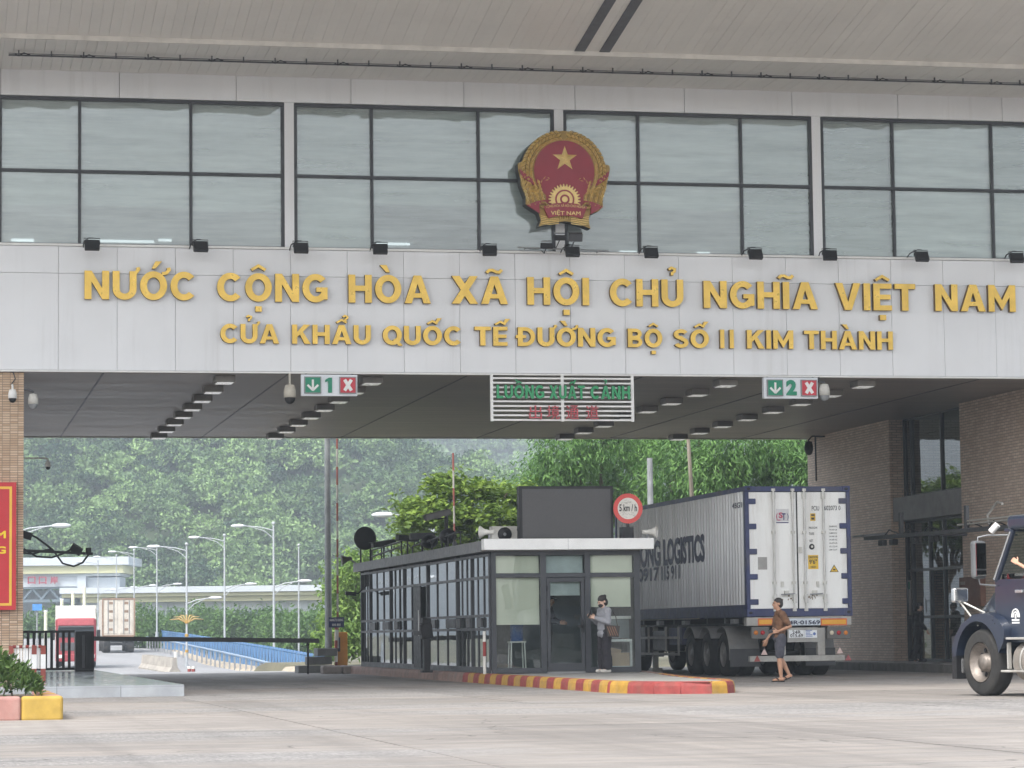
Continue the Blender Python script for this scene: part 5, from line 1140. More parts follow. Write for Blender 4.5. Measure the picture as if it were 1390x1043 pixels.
# ================================================================ the far border gate beyond the bridge
DF = 390; PXM = FPX / DF
FG = thing('far_gate_building', 'distant white and yellow gate building with red characters beyond the bridge', 'building', atD(90, 868, DF))
M_FW = mt('far_white', (.46, .50, .54), .7, var=.06, scale=.3); M_FY = mt('far_yellow', (.50, .49, .30), .7, var=.05, scale=.3); M_FG = mt('far_grey', (.34, .38, .41), .7, var=.1, scale=.3); M_FD = mt('far_steel', (.12, .16, .19), .6)
fo = atD(0, 868, DF); fx_ = (atD(100, 868, DF) - fo) / 100; fx_.z = 0; fy_ = Vector((-fx_.y, fx_.x, 0)).normalized(); fxn = fx_.normalized()
def FB(u0, v0, u1, v1, name, mat, par, y0=0., dep=6., mb=None):
    zc0, zc1 = atD((u0 + u1) / 2, v1, DF).z, atD((u0 + u1) / 2, v0, DF).z
    p0, p1 = atD(u0, 868, DF), atD(u1, 868, DF); p0.z = p1.z = 0
    Mx = Matrix(((fxn.x, fy_.x, 0, p0.x), (fxn.y, fy_.y, 0, p0.y), (0, 0, 1, 0), (0, 0, 0, 1)))
    m = mb or MB(); m.box(0, (p1 - p0).length, y0, y0 + dep, zc0, zc1, 0, Mx)
    return m if mb else m.build(name, [mat], par)
roof = FB(-60, 757, 176, 768, 'roof', M_FW, FG, -1, 14)
FB(-60, 768.3, 168, 779, 'eave', M_FY, roof, -.4, 12); FB(-60, 779.3, 162, 783, 'eave', M_FW, roof, .3, 11)
sgn = FB(-40, 783.4, 104, 797, 'sign_band', M_FW, FG, .5, 3)
FB(104.3, 779.4, 116, 800, 'column', M_FW, FG, .2, 3); FB(116.3, 783.4, 161, 797, 'upper_wall', M_FW, FG, 1, 6)
for k, u in (('kou', 37), ('kou', 52), ('an', 67.5)):
    p0, p1 = atD(u, 793, DF), atD(u + 10.5, 793, DF); q = fy_ * .45; m = MB()
    Mx = Matrix(((fxn.x, fy_.x, 0, p0.x + q.x), (fxn.y, fy_.y, 0, p0.y + q.y), (0, 0, 1, 0), (0, 0, 0, 1)))
    text(m, k, 0, (p1 - p0).length, p0.z, 0, 0, .08, 0, Mx, fitz=1.0 * (p1 - p0).length * (.95 if k == 'kou' else 1.0)); m.build('character', [mt('far_red', (.30, .01, .04), .6)], sgn)
tr_ = FB(-40, 797.4, 104, 799.6, 'truss_chord', M_FD, FG, .6, 2); FB(-40, 814, 104, 818, 'truss_chord', M_FD, FG, .6, 2)
for k in range(11):
    u = -24 + k * 12; d = 6 if k % 2 else -6
    p0, p1 = atD(u - d, 814, DF), atD(u + d, 799.6, DF); m = MB(); m.cyl(p0 + fy_ * 1.5, p1 + fy_ * 1.5, .22, n=6); m.build('truss_bar', [M_FD], FG)
FB(-40, 800, 104, 840, 'rear_wall', M_FG, FG, 9, 2)
FB(161, 812, 176, 840, 'column', M_FG, FG, 2, 4); FB(104.3, 812, 118, 850, 'column', M_FG, FG, 2, 4)
AN = thing('far_annex', 'long low distant white and yellow building behind the street lamps', 'building', atD(280, 868, DF))
r2 = FB(90, 797, 441, 805, 'roof', M_FW, AN, -6, 16); FB(92, 805.3, 441, 810, 'eave', M_FY, r2, -5.4, 14); FB(116, 810.3, 441, 817, 'eave', M_FY, r2, -4.6, 12)
FB(120, 817.3, 441, 870, 'wall', M_FW, AN, -3, 10)
for k in range(12):
    u = 205 + k * 19.5; m = FB(u, 829, u + 11, 842, 'window', M_FD, AN, -3.1, .1); FB(u + 5.2, 829, u + 5.8, 842, 'window_bar', M_FW, m, -3.2, .1)
for k in range(8):
    u = 196 + k * 32; FB(u, 817.6, u + 3, 868, 'pilaster', M_FG, AN, -3.35, .3)
for (u0, v0, u1, v1, mat, nm, lab) in ((44, 820, 57, 829, mt('far_sign_blue', (.05, .22, .55), .5), 'road_sign', 'small distant blue road sign left of the red lorry'), (75, 843, 82, 850, M_REDSIGN, 'road_sign', 'tiny distant red notice left of the red lorry')):
    t = thing(nm, lab, 'sign', atD(u0, 850, 250)); A, B = atD(u0, v1, 250), atD(u1, v0, 250); m = MB(); m.box(A.x, B.x, A.y, A.y + .1, A.z, B.z); m.build('plate', [mat], t)
    m = MB(); m.cyl(((A.x + B.x) / 2, A.y + .2, -3), ((A.x + B.x) / 2, A.y + .2, B.z), .07, n=6); m.build('post', [M_GREY], t)
for (u, v0, v1, lab) in ((62, 831, 870, 'tall white distant bollard left of the red lorry'), (84, 815, 850, 'distant white post behind the red lorry, left of three'), (99, 806, 850, 'distant white post behind the red lorry, middle of three'), (114.5, 798, 850, 'distant white post behind the red lorry, right of three')):
    t = thing('white_post', lab, 'post', atD(u, v1, 260), 'distant white posts'); b, q = atD(u, v1 + 8, 260), atD(u, v0, 260); m = MB(); m.cyl(b, q, .15, n=8); m.build('shaft', [mt('pale_yellow', (.70, .69, .52), .6)], t); m = MB(); m.cyl(q, q + Vector((0, 0, .15)), .17, n=8); m.build('cap', [M_WHITE], t)
# ================================================================ distant lorries
def wheel(t, x, y, z, r, wdt, rim=True, n=18, cover=None):
    m = MB(); Mx = Matrix.Translation((x, y, z)) @ Matrix.Rotation(R(90), 4, 'Y')
    m.lathe([(r * .58, -wdt / 2), (r * .9, -wdt / 2), (r, -wdt * .36), (r, wdt * .36), (r * .9, wdt / 2), (r * .58, wdt / 2)], n, 0, Mx)
    w_ = m.build('tyre', [mt('rubber', (.022, .021, .02), .85, var=.3, dirt=(.10, .09, .075), dirt_amt=.5)], t)
    if rim:
        m = MB(); m.lathe([(r * .58, wdt * .45), (r * .5, wdt * .2), (r * .3, wdt * .16), (r * .22, wdt * .4), (.001, wdt * .42)], n, 0, Mx); m.lathe([(r * .58, -wdt * .45), (r * .5, -wdt * .2), (r * .3, -wdt * .16), (r * .22, -wdt * .4), (.001, -wdt * .42)], n, 0, Mx); m.lathe([(r * .575, -wdt * .45), (r * .575, wdt * .45)], n, 0, Mx)
        m.build('rim', [mt('steel_rim', (.42, .41, .40), .45, metal=.6, var=.2)], w_)
    return w_
RL = thing('red_lorry', 'distant red lorry with white roof fairing facing the gate', 'lorry', local=True)
M_LR = mt('lorry_red', (.27, .03, .04), .4, var=.1)
m = MB(); m.box(-1.22, 1.22, 0, 2.2, .55, 2.95); m.build('cab', [M_LR], RL, .12, 3)
m = MB(); m.box(-1.08, 1.08, -.05, .1, 1.80, 2.40); m.build('windscreen', [mt('dark_glass', (.04, .05, .06), .12, var=.1)], RL, .03)
m = MB(); m.box(-1.1, 1.1, -.05, .1, 2.5, 2.97); m.build('sun_panel', [mt('lorry_pink', (.40, .085, .10), .4)], RL, .05)
m = MB(); m.box(-1.05, 1.05, -.3, -.02, 2.40, 2.49); m.build('sun_visor', [M_DARK], RL, .02)
m = MB(); m.add([(-1.25, .25, 2.9), (1.25, .25, 2.9), (1.25, 2.2, 2.9), (-1.25, 2.2, 2.9), (-1.2, .75, 3.4), (1.2, .75, 3.4), (1.2, 2.2, 3.62), (-1.2, 2.2, 3.62)], [(0, 1, 5, 4), (1, 2, 6, 5), (2, 3, 7, 6), (3, 0, 4, 7), (4, 5, 6, 7)]); m.build('roof_fairing', [mt('fairing_cream', (.42, .40, .36), .6, var=.15)], RL, .1, 3)
m = MB(); m.box(-.95, .95, -.03, .06, 1.0, 1.5); m.build('grille', [M_DARK], RL, .02)
m = MB(); m.box(-1.22, 1.22, -.14, .2, .35, .8); m.build('bumper', [M_LR], RL, .05)
for s in (-1, 1):
    m = MB(); m.bx((s * .92, -.15, .66), (.4, .06, .2)); m.build('headlight', [mt('lamp_glass', (.75, .75, .72), .15)], RL, .02)
    m = MB(); m.bx((s * 1.36, .1, 1.95), (.2, .16, .6)); m.build('mirror', [M_BLACK], RL, .03)
    wheel(RL, s * 1.05, .95, .52, .52, .3); wheel(RL, s * 1.0, 7.5, .52, .52, .5)
m = MB(); m.bx((.75, -.06, 1.9), (.22, .03, .16)); m.build('sticker', [M_YELLOW], RL)
m = MB(); m.box(-1.25, 1.25, 2.6, 12, 1.1, 3.75); m.build('cargo_box', [M_OFFW], RL, .03); m = MB(); m.box(-1.0, 1.0, .3, 12, .6, 1.09); m.build('chassis', [M_BLACK], RL)
b = atD(103, 906, 172); put(RL, b, R(-3))
CL = thing('container_lorry', 'distant lorry seen from behind with a weathered pale container', 'lorry', local=True)
m = MB(); m.box(-1.22, 1.22, 0, 12.2, 1.35, 4.2); cbx = m.build('container', [mt('pale_box', (.52, .48, .42), .6, var=.18, scale=1.2, dirt=(.28, .19, .12), dirt_amt=.6)], CL, .03)
M_RUST = mt('rusty_trim', (.24, .16, .11), .7, var=.3)
for s in (-1, 1):
    m = MB(); m.box(s * .6 - .5, s * .6 + .5, -.04, -.002, 1.5, 4.05); dd = m.build('door', [mt('pale_box')], cbx, .01)
    for q in (-.22, .22): m = MB(); m.cyl((s * .6 + q, -.08, 1.45), (s * .6 + q, -.08, 4.1), .03, n=6); m.build('lock_bar', [M_GREY], dd)
    for z in (1.8, 2.5, 3.2, 3.85): m = MB(); m.bx((s * .6, -.05, z), (.3, .02, .2)); m.build('marking', [M_RUST], dd)
    m = MB(); m.box(s * 1.23 - .06, s * 1.23 + .06, -.05, .1, 1.3, 4.22); m.build('corner_post', [M_RUST], cbx)
    for y in (.9, 2.2, 3.5): wheel(CL, s * .92, y, .52, .52, .6, n=14)
    wheel(CL, s * .95, 12.6, .52, .52, .5, n=14)
m = MB(); m.box(-1.28, 1.28, -.05, .1, 4.1, 4.24); m.build('header', [M_RUST], cbx); m = MB(); m.box(-1.2, 1.2, -.1, .1, 1.15, 1.34); m.build('tail_beam', [M_RUST], CL); m = MB(); m.box(-1.15, 1.15, -.2, -.1, .55, .75); m.build('bumper', [M_BLACK], CL)
m = MB(); m.box(-.5, .5, .1, 13, .8, 1.14); m.build('chassis', [M_BLACK], CL); m = MB(); m.box(-1.2, 1.2, 12.4, 14.4, .6, 3.0); m.build('cab', [M_OFFW], CL, .1)
b = atD(161, 886, 222); put(CL, b, R(-2))
# ================================================================ container on its trailer
CX0, CX1, CY0, CL_, CZ0, CZ1 = 17.86, 20.30, 60.7, 12.19, 1.33, 4.23
def CZ(zx, zy): return (CX0 + (zx - 65) / 765 * 2.44, CZ1 - (zy - 89) / 944 * 2.9)
M_CB = mt('container_blue', (.036, .046, .125), .55, var=.25, scale=2.5, dirt=(.11, .10, .09), dirt_amt=.6)
M_CW = mt('container_white', (.86, .86, .84), .5, var=.05, scale=1.5, stretch=(2.5, 2.5, .3), dirt=(.40, .35, .29), dirt_amt=.42)
M_CS = mt('container_side_grey', (.82, .83, .83), .55, var=.1, scale=1.5, stretch=(1, 2.5, .25), dirt=(.30, .28, .25), dirt_amt=.4)
con = thing('shipping_container', 'white and blue refrigerated container with closed rear doors under the gate', 'container', ((CX0 + CX1) / 2, CY0 + 6, CZ0))
for x0, x1 in ((CX0, CX0 + .17), (CX1 - .17, CX1)):
    for y0 in (CY0, CY0 + CL_ - .17):
        m = MB(); m.box(x0 + (.085 if x0 > CX0 else 0), x1 - (.085 if x0 == CX0 else 0), y0, y0 + .17, CZ0 + .18, CZ1 - .13); m.build('corner_post', [M_CB], con, .01)
        for z0, z1 in ((CZ0, CZ0 + .178), (CZ1 - .128, CZ1)):
            m = MB(); m.box(x0 - .004, x1 + .004, y0 - .004, y0 + .174, z0, z1); cc = m.build('corner_casting', [M_CB], con, .012)
            if y0 == CY0:
                m = MB(); m.sph(((x0 + x1) / 2, y0 - .005, (z0 + z1) / 2), (.045, .004, .03), 10, 6); m.build('casting_hole', [M_BLACK], cc)
for z0, z1, nm in ((CZ0 + .01, CZ0 + .17, 'sill'), (CZ1 - .12, CZ1 - .01, 'header')):
    m = MB(); m.box(CX0 + .175, CX1 - .175, CY0 + .01, CY0 + .13, z0, z1); m.build(nm, [M_CB], con)
for x0 in (CX0, CX1 - .1):
    m = MB(); m.box(x0, x0 + .1, CY0 + .175, CY0 + CL_ - .175, CZ1 - .11, CZ1 - .01); m.build('top_rail', [M_CB], con)
    m = MB(); m.box(x0 - .002, x0 + .102, CY0 + .175, CY0 + CL_ - .175, CZ0 + .01, CZ0 + .27); m.build('bottom_rail', [M_CB], con)
# side walls with ribs
for s, x in ((-1, CX0 + .03), (1, CX1 - .03)):
    m = MB(); y = CY0 + .18; vs = []; k = 0; ye = CY0 + CL_ - .18
    while y < ye:
        for dy, dx in ((0, 0), (.15, 0), (.17, .028), (.215, .028), (.235, 0)):
            if y + dy <= ye: vs.append((x + (dx if s > 0 else dx) * (1 if s < 0 else -1) * (-1), y + dy))
        y += .235
    P = [(a_, b_, z) for a_, b_ in vs for z in (CZ0 + .26, CZ1 - .1)]
    m.add(P, [(2 * i, 2 * i + 2, 2 * i + 3, 2 * i + 1) if s > 0 else (2 * i + 1, 2 * i + 3, 2 * i + 2, 2 * i) for i in range(len(vs) - 1)])
    sw_ = m.build('side_wall', [M_CS], con)
    if s < 0: LEFTW = sw_
m = MB(); m.box(CX0 + .05, CX1 - .05, CY0 + .1, CY0 + CL_ - .05, CZ1 - .06, CZ1 - .02); m.build('roof', [M_CS], con)
m = MB(); m.box(CX0 + .17, CX1 - .17, CY0 + CL_ - .1, CY0 + CL_, CZ0 + .1, CZ1 - .1); m.build('front_wall', [M_CS], con)
# big dark lettering along the side
M_NAVY = mt('navy_letter', (.03, .035, .075), .6, var=.2)
SM = lambda: Matrix(((0, 1, 0, CX0 - .003), (-1, 0, 0, 0), (0, 0, 1, 0), (0, 0, 0, 1)))
for key, u0, u1, vb, hh in (('hong', 856, 896, 763, .66), ('hongl', 900.5, 956.5, 763, .66), ('t917', 866, 894, 786, .34), ('t115', 897.5, 908, 786, .34), ('t911', 910.5, 922, 786, .34)):
    ya_, yb_ = atX(u0, 740, CX0).y, atX(u1, 740, CX0).y; m = MB(); text(m, key, -ya_, -yb_, atX(u1 if 'hong' not in key else 956.5, vb, CX0).z if hh > .5 else atX(922, vb, CX0).z, 0, .0, .004, 0, SM(), fitz=hh); m.build('side_lettering', [M_NAVY], LEFTW)
p = atX(1000, 690, CX0); m = MB(); text(m, 'en45', -p.y - .35, -p.y + .4, p.z, 0, 0, .004, 0, SM(), fitz=.12); m.build('side_code', [M_NAVY], LEFTW)
# doors
yd = CY0 + .045
for (zx0, zx1, nm) in ((90, 438, 'left'), (448, 803, 'right')):
    (x0, z1), (x1, z0) = CZ(zx0, 133), CZ(zx1, 976)
    m = MB(); m.box(x0, x1, yd, yd + .06, z0, z1); dr_ = m.build('door', [M_CW], con, .012)
    m = MB(); m.box(x0 - .012, x1 + .012, yd + .02, yd + .05, z0 - .015, z1 + .015); m.build('gasket', [M_BLACK], dr_)
    for zx in ((265, 405) if nm == 'left' else (489, 629)):
        x, _ = CZ(zx + 4, 100); m = MB(); m.cyl((x, yd - .05, CZ(0, 990)[1]), (x, yd - .05, CZ(0, 108)[1]), .022, n=8); rod = m.build('lock_rod', [mt('galvanised_rod', (.58, .57, .55), .4, metal=.4)], dr_)
        for zy in (118, 160, 425, 790, 900, 985):
            m = MB(); m.bx((x, yd - .03, CZ(0, zy)[1]), (.085, .07, .06 if zy != 160 else .14)); m.build('rod_bracket', [M_OFFW], rod)
        m = MB(); m.bx((x, yd - .075, CZ(0, 905)[1]), (.07, .05, .2)); m.build('cam_keeper', [mt('galvanised_rod')], rod)
    for k in range(5):
        zc = 200 + k * 181.5; (xa, za), (xb, zb_) = (CZ(80, zc - 20), CZ(143 + k * 2, zc + 20)) if nm == 'left' else (CZ(748 + k * 3, zc - 22), CZ(812, zc + 18))
        m = MB(); m.box(xa, xb, yd - .035, yd - .001, zb_, za); m.build('hinge', [M_CB], dr_, .012)
    for q in (0, 1):
        (xa, za), (xb, _) = (CZ(310, 872), CZ(412, 872)) if nm == 'left' else (CZ(520, 872), CZ(612, 872))
    m = MB(); m.bx(((xa + xb) / 2, yd - .085, za), (xb - xa, .02, .03), 0, (0, R(-3), 0)); m.build('lock_handle', [M_GREY], dr_)
    m = MB(); m.bx(((xa + xb) / 2 - .02, yd - .03, za + .03), (.1, .06, .1)); m.build('handle_catch', [M_OFFW], dr_)
    (xs_, zs_) = CZ(325, 800) if nm == 'left' else CZ(583, 800)
    m = MB(); m.bx((xs_, yd - .02, zs_), (.06, .04, .12)); m.build('handle_stop', [M_OFFW], dr_)
    rs = random.Random(5 if nm == 'left' else 9)      # rust marks around the handles
    m = MB()
    for k in range(7):
        m.bx(((xa + xb) / 2 + rs.uniform(-.16, .16), yd - .0025, za + rs.uniform(-.12, .02)), (rs.uniform(.01, .05), .003, rs.uniform(.02, .08)), 0, (0, rs.uniform(-.4, .4), 0))
    m.build('rust_mark', [mt('rust_mark', (.22, .16, .11), .9)], dr_)
    if nm == 'left': DL = dr_
    else: DR = dr_
def stick(zx0, zy0, zx1, zy1, name, mat, par, d=.003):
    (x0, z1), (x1, z0) = CZ(zx0, zy0), CZ(zx1, zy1); m = MB(); m.box(x0, x1, yd - d, yd - d + .002, z0, z1); return m.build(name, [mat], par)
def dtext(key, zx0, zx1, zyb, h, mat, par, name='lettering', d=.004):
    (x0, z), (x1, _) = CZ(zx0, zyb), CZ(zx1, zyb); m = MB(); text(m, key, x0, x1, z, 0, yd - d, .002, fitz=h / 944 * 2.9); return m.build(name, [mat], par)
stick(153, 603, 220, 693, 'grey_patch', mt('patch_grey', (.36, .35, .335), .7), DL)
lg = stick(290, 255, 383, 345, 'logo_plate', mt('logo_plate', (.66, .65, .66), .6), DL)
dtext('S', 310, 340, 322, 42, mt('logo_red', (.50, .05, .12), .5), lg, d=.006); dtext('Tt', 333, 360, 336, 50, mt('logo_navy', (.07, .06, .18), .5), lg, d=.0085)
for s, t0 in ((-1, 0), (1, math.pi)):
    m = MB(); pts = [CZ(337 + 42 * math.cos(t0 + math.pi + a_), 312 + 42 * math.sin(t0 + math.pi + a_)) for a_ in np.linspace(-.75, .75, 9)]
    m.tube([(x, yd - .006, z) for x, z in pts], [.002, .005, .007, .009, .009, .009, .007, .005, .002], 5); m.build('logo_arc', [mt('logo_red') if s < 0 else mt('logo_navy')], lg)
stick(292, 350, 381, 358, 'logo_text', mt('logo_navy'), lg)
stick(300, 333, 322, 339, 'logo_text', mt('logo_red'), lg, .006)
M_DK = mt('stencil_black', (.04, .04, .045), .7)
dtext('pciu', 552, 606, 268, 34, M_DK, DR); dtext('num', 643, 762, 266, 34, M_DK, DR); dtext('maxg', 528, 592, 400, 16, M_DK, DR); dtext('tare', 528, 566, 444, 18, M_DK, DR); dtext('net', 531, 557, 496, 18, M_DK, DR)
for k in range(8): dtext(f'w{k+1}', 676 - (6 if k == 7 else 0), 733, 390 + k * 24.2, 12, M_DK, DR)
y1_ = stick(540, 288, 578, 343, 'yellow_label', mt('label_yellow', (.72, .46, .04), .5), DR); stick(546, 295, 572, 307, 'label_print', M_DK, y1_, .005); stick(548, 318, 570, 334, 'label_print', M_DK, y1_, .005)
y2_ = stick(518, 590, 592, 692, 'caution_label', mt('label_yellow'), DR); dtext('caution', 522, 588, 614, 17, M_DK, y2_, d=.006); dtext('96', 526, 582, 656, 34, M_DK, y2_, d=.006); dtext('high', 536, 573, 684, 15, M_DK, y2_, d=.006)
for d, sc_, mx in ((.003, 1.0, M_DK), (.006, .78, mt('label_yellow'))):
    m = MB(); m.prism([CZ(707 + 33 * sc_ * x, 697 + 37 * sc_ * y) for x, y in ((0, -1.0), (1, .48), (-1, .48))], yd - d, yd - d + .002); m.build('warning_triangle', [mx], DR)
stick(698, 692, 716, 702, 'triangle_mark', M_DK, DR, .008)
x, z = CZ(547, 530); m = MB(); m.lathe([(.001, .02), (.03, .02), (.055, .014), (.065, 0)], 16, 0, Matrix.Translation((x, yd - .002, z)) @ Matrix.Rotation(R(90), 4, 'X')); vt_ = m.build('vent', [M_BLACK], DR)
m = MB(); m.sph((x, yd - .02, z), (.03, .01, .03), 10, 6); m.build('vent_hub', [M_OFFW], vt_)
x, z = CZ(457, 552); m = MB(); m.bx((x, yd - .03, z), (.09, .04, .13)); m.build('seal_box', [M_OFFW], DR)

# ---- trailer
TR = thing('semi_trailer', 'grey three-axle container trailer with rear bumper and lamps under the gate', 'trailer', ((CX0 + CX1) / 2, CY0 + 3, 0))
def RZ(zx, zy, Y=CY0 + .05): p = atY(1000 + zx / 6.52, 780 + zy / 6.52, Y); return p
for s in (.72, 1.72):
    m = MB(); m.box(CX0 + s - .07, CX0 + s + .07, CY0 + .3, CY0 + 11.5, .85, 1.20); m.build('main_beam', [M_DARK], TR)
for k in range(8):
    m = MB(); m.box(CX0 + .1, CX1 - .1, CY0 + .6 + k * 1.5, CY0 + .72 + k * 1.5, 1.2, 1.32); m.build('cross_member', [M_DARK], TR)
M_STEEL = mt('worn_steel', (.36, .35, .33), .55, var=.25, dirt=(.2, .17, .13), dirt_amt=.6)
ty = CY0 + .02
A, B = RZ(85, 455), RZ(1010, 385); tb_ = MB(); tb_.box(A.x, B.x, ty, ty + .2, A.z, CZ0 - .01); tbm = tb_.build('tail_beam', [M_STEEL], TR)
def rbox(zx0, zy1, zx1, zy0, name, mat, par, d, bev=0):
    A, B = RZ(zx0, zy1), RZ(zx1, zy0); m = MB(); m.box(A.x, B.x, ty - d, ty - d + .006, A.z, min(B.z, CZ0 - .015)); return m.build(name, [mat], par, bev)
M_OR = mt('reflex_orange', (.60, .13, .03), .35, var=.1); M_YR = mt('reflex_yellow', (.72, .36, .03), .35, var=.1)
for a_, b_ in ((185, 315), (740, 970)):
    o_ = rbox(a_, 452, b_, 388, 'reflector_board', M_OR, tbm, .012); rbox(a_ + 10, 440, b_ - 10, 400, 'reflector_centre', M_YR, o_, .0145)
pb = rbox(455, 452, 735, 388, 'number_board', mt('board_blue_white', (.62, .68, .74), .5), tbm, .012)
A, B = RZ(462, 445), RZ(732, 395); m = MB(); text(m, 'rplate', A.x - .1, B.x, A.z, 0, ty - .013, .003, fitz=.095); m.build('lettering', [M_NAVY], pb)
for a_, b_, cols in ((130, 285, ('o', 'r')), (800, 1005, ('w', 'r', 'o'))):
    A, B = RZ(a_, 572), RZ(b_, 460); m = MB(); m.box(A.x, B.x, ty, ty + .12, A.z, B.z - .004); lc = m.build('lamp_cluster', [mt('cluster_grey', (.12, .115, .11), .6)], TR, .02)
    xs_ = {2: (167, 227), 3: (838, 900, 962)}[len(cols)]
    for zx, c in zip(xs_, cols):
        p = RZ(zx, 516); m = MB(); m.lathe([(.001, .03), (.03, .026), (.05, .0)], 16, 0, Matrix.Translation((p.x, ty - .001, p.z)) @ Matrix.Rotation(R(90), 4, 'X'))
        m.build('tail_lamp', [{'o': mt('lens_orange', (.62, .20, .03), .2), 'r': mt('lens_red', (.42, .02, .03), .2), 'w': mt('lens_white', (.70, .62, .48), .2)}[c]], lc)
A, B = RZ(455, 600), RZ(720, 468); m = MB(); m.box(A.x, B.x, ty + .05, ty + .1, A.z, B.z); ppl = m.build('plate_carrier', [M_STEEL], TR)
for a_, b_, nm in ((465, 595, 'p24'), (600, 710, '')):
    A, B = RZ(a_, 562), RZ(b_, 492); m = MB(); m.box(A.x, B.x, ty + .03, ty + .048, A.z, B.z); q_ = m.build('number_plate', [mt('plate_white', (.74, .76, .78), .4, var=.03)], ppl)
    if nm:
        for key, f0, hh in (('p24', .52, .075), ('p015', .08, .075)): m = MB(); text(m, key, A.x + (.07 if key == 'p24' else .025), B.x - (.07 if key == 'p24' else .025), A.z + (B.z - A.z) * f0, 0, ty + .029, .003, fitz=hh); m.build('lettering', [M_DK], q_)
    else:
        m = MB(); rs = random.Random(2)
        for k in range(5): m.box(A.x + .03, A.x + .16 + rs.uniform(-.03, .03), ty + .026, ty + .029, A.z + .03 + k * .032, A.z + .045 + k * .032)
        m.sph((B.x - .06, ty + .028, A.z + .09), (.035, .003, .035), 8, 6); m.build('print', [mt('print_blue', (.1, .17, .42), .5)], q_)
for zx in (405, 755):
    A, B = RZ(zx - 30, 712), RZ(zx + 30, 470); m = MB(); m.box(A.x, B.x, ty + .08, ty + .2, A.z, B.z); m.build('bumper_bracket', [M_STEEL], TR)
A, B = RZ(110, 775), RZ(952, 712); m = MB(); m.box(A.x, B.x, ty - .02, ty + .1, A.z, B.z); bp = m.build('bumper', [M_STEEL], TR, .012)
for zx, zy, mx, par in ((237, 685, mt('tri_pale', (.62, .46, .42), .5), TR), (905, 672, mt('tri_pale'), TR), (175, 745, mt('tri_red', (.30, .06, .05), .5), bp), (980, 735, mt('tri_dull', (.28, .07, .07), .5), TR)):
    p = RZ(zx, zy); m = MB(); m.prism([(p.x - .075, p.z - .065), (p.x + .075, p.z - .065), (p.x, p.z + .075)], ty - .035, ty - .025); m.build('reflector_triangle', [mx], par)
    if par is TR and zx > 600: m = MB(); m.box(p.x - .012, p.x + .012, ty - .024, ty + .1, p.z - .02, p.z + .02); m.build('reflector_stay', [M_STEEL], TR)
AX = [62.75, 64.15, 65.55]
for y in AX:
    for s in (CX0 + .16, CX0 + .51, CX1 - .51, CX1 - .16): wheel(TR, s, y, .5, .5, .30, n=24)
    m = MB(); m.cyl((CX0 + .4, y, .5), (CX1 - .4, y, .5), .07, n=10); m.build('axle', [M_DARK], TR)
M_MG = mt('mudguard_grey', (.26, .26, .26), .6, var=.2, dirt=(.3, .27, .23), dirt_amt=.5)
for x0, x1 in ((CX0 - .02, CX0 + .68), (CX1 - .68, CX1 + .02)):
    for i, y in enumerate(AX):
        t0, t1 = (R(-12), R(128)) if i == 0 else (R(35), R(145))
        m = MB(); ts = np.linspace(t0, t1, 14)
        vs = [(x, y - .62 * math.cos(t), .5 + .62 * math.sin(t)) for t in ts for x in (x0, x1)] + [(x, y - .645 * math.cos(t), .5 + .645 * math.sin(t)) for t in ts for x in (x0, x1)]
        n_ = len(ts); o_ = 2 * n_
        m.add(vs, [(2 * k, 2 * k + 1, 2 * k + 3, 2 * k + 2) for k in range(n_ - 1)] + [(o_ + 2 * k + 2, o_ + 2 * k + 3, o_ + 2 * k + 1, o_ + 2 * k) for k in range(n_ - 1)] + [(2 * k + 2, o_ + 2 * k + 2, o_ + 2 * k, 2 * k) for k in range(n_ - 1)] + [(2 * k + 1, o_ + 2 * k + 1, o_ + 2 * k + 3, 2 * k + 3) for k in range(n_ - 1)] + [(0, o_, o_ + 1, 1)])
        m.build('mudguard', [M_MG], TR)
    m = MB(); m.box(x0, x1, AX[0] - .70, AX[0] - .68, .22, .62); m.build('mud_flap', [M_DARK], TR)
for (y0, y1, z0, z1, mx, nm) in ((68.2, 69.5, .55, 1.05, M_DARK, 'tool_box'), (70.2, 71.4, .4, 1.15, M_DARK, 'spare_carrier'), (66.6, 67.9, .7, 1.12, M_CB, 'air_tank')):
    m = MB(); m.box(CX0 + .1, CX0 + .6, y0, y1, z0, z1); m.build(nm, [mx], TR, .03)
for (y0, y1) in ((66.7, 68.0),):
    for z in (.45, .85): m = MB(); m.box(CX0 + .02, CX0 + .06, y0, y1 + 3, z, z + .06); m.build('side_guard', [M_STEEL], TR)
    for y in (66.72, 67.9, 69.6, 70.9): m = MB(); m.box(CX0 + .021, CX0 + .059, y, y + .06, .451, 1.15); m.build('guard_post', [M_STEEL], TR)
for y in (CY0 + 1.2, CY0 + 5.4, CY0 + 7.8): m = MB(); m.bx((CX0 + .05, y, 1.24), (.12, .3, .1)); m.build('twist_lock', [M_GREY], TR)
for s in (CX0 + .35, CX1 - .35):
    m = MB(); m.box(s - .06, s + .06, CY0 + 9.4, CY0 + 9.55, .12, 1.15); m.bx((s, CY0 + 9.47, .06), (.28, .28, .12)); m.build('landing_leg', [M_OFFW], TR)
# the tractor that pulls it, mostly hidden behind the booth
PT = thing('tractor_unit', 'tractor unit of the container trailer, hidden behind the booth', 'lorry', ((CX0 + CX1) / 2, CY0 + 13, 0))
m = MB(); m.box(CX0, CX1, CY0 + 12.9, CY0 + 15.0, .5, 3.1); m.build('cab', [M_OFFW], PT, .1, 3); m = MB(); m.box(CX0 + .7, CX1 - .7, CY0 + 9.8, CY0 + 12.88, .65, .85); m.build('chassis', [M_BLACK], PT)
for s in (CX0 + .3, CX1 - .3): wheel(PT, s, CY0 + 11.1, .5, .5, .55); wheel(PT, s, CY0 + 14.0, .5, .5, .3)

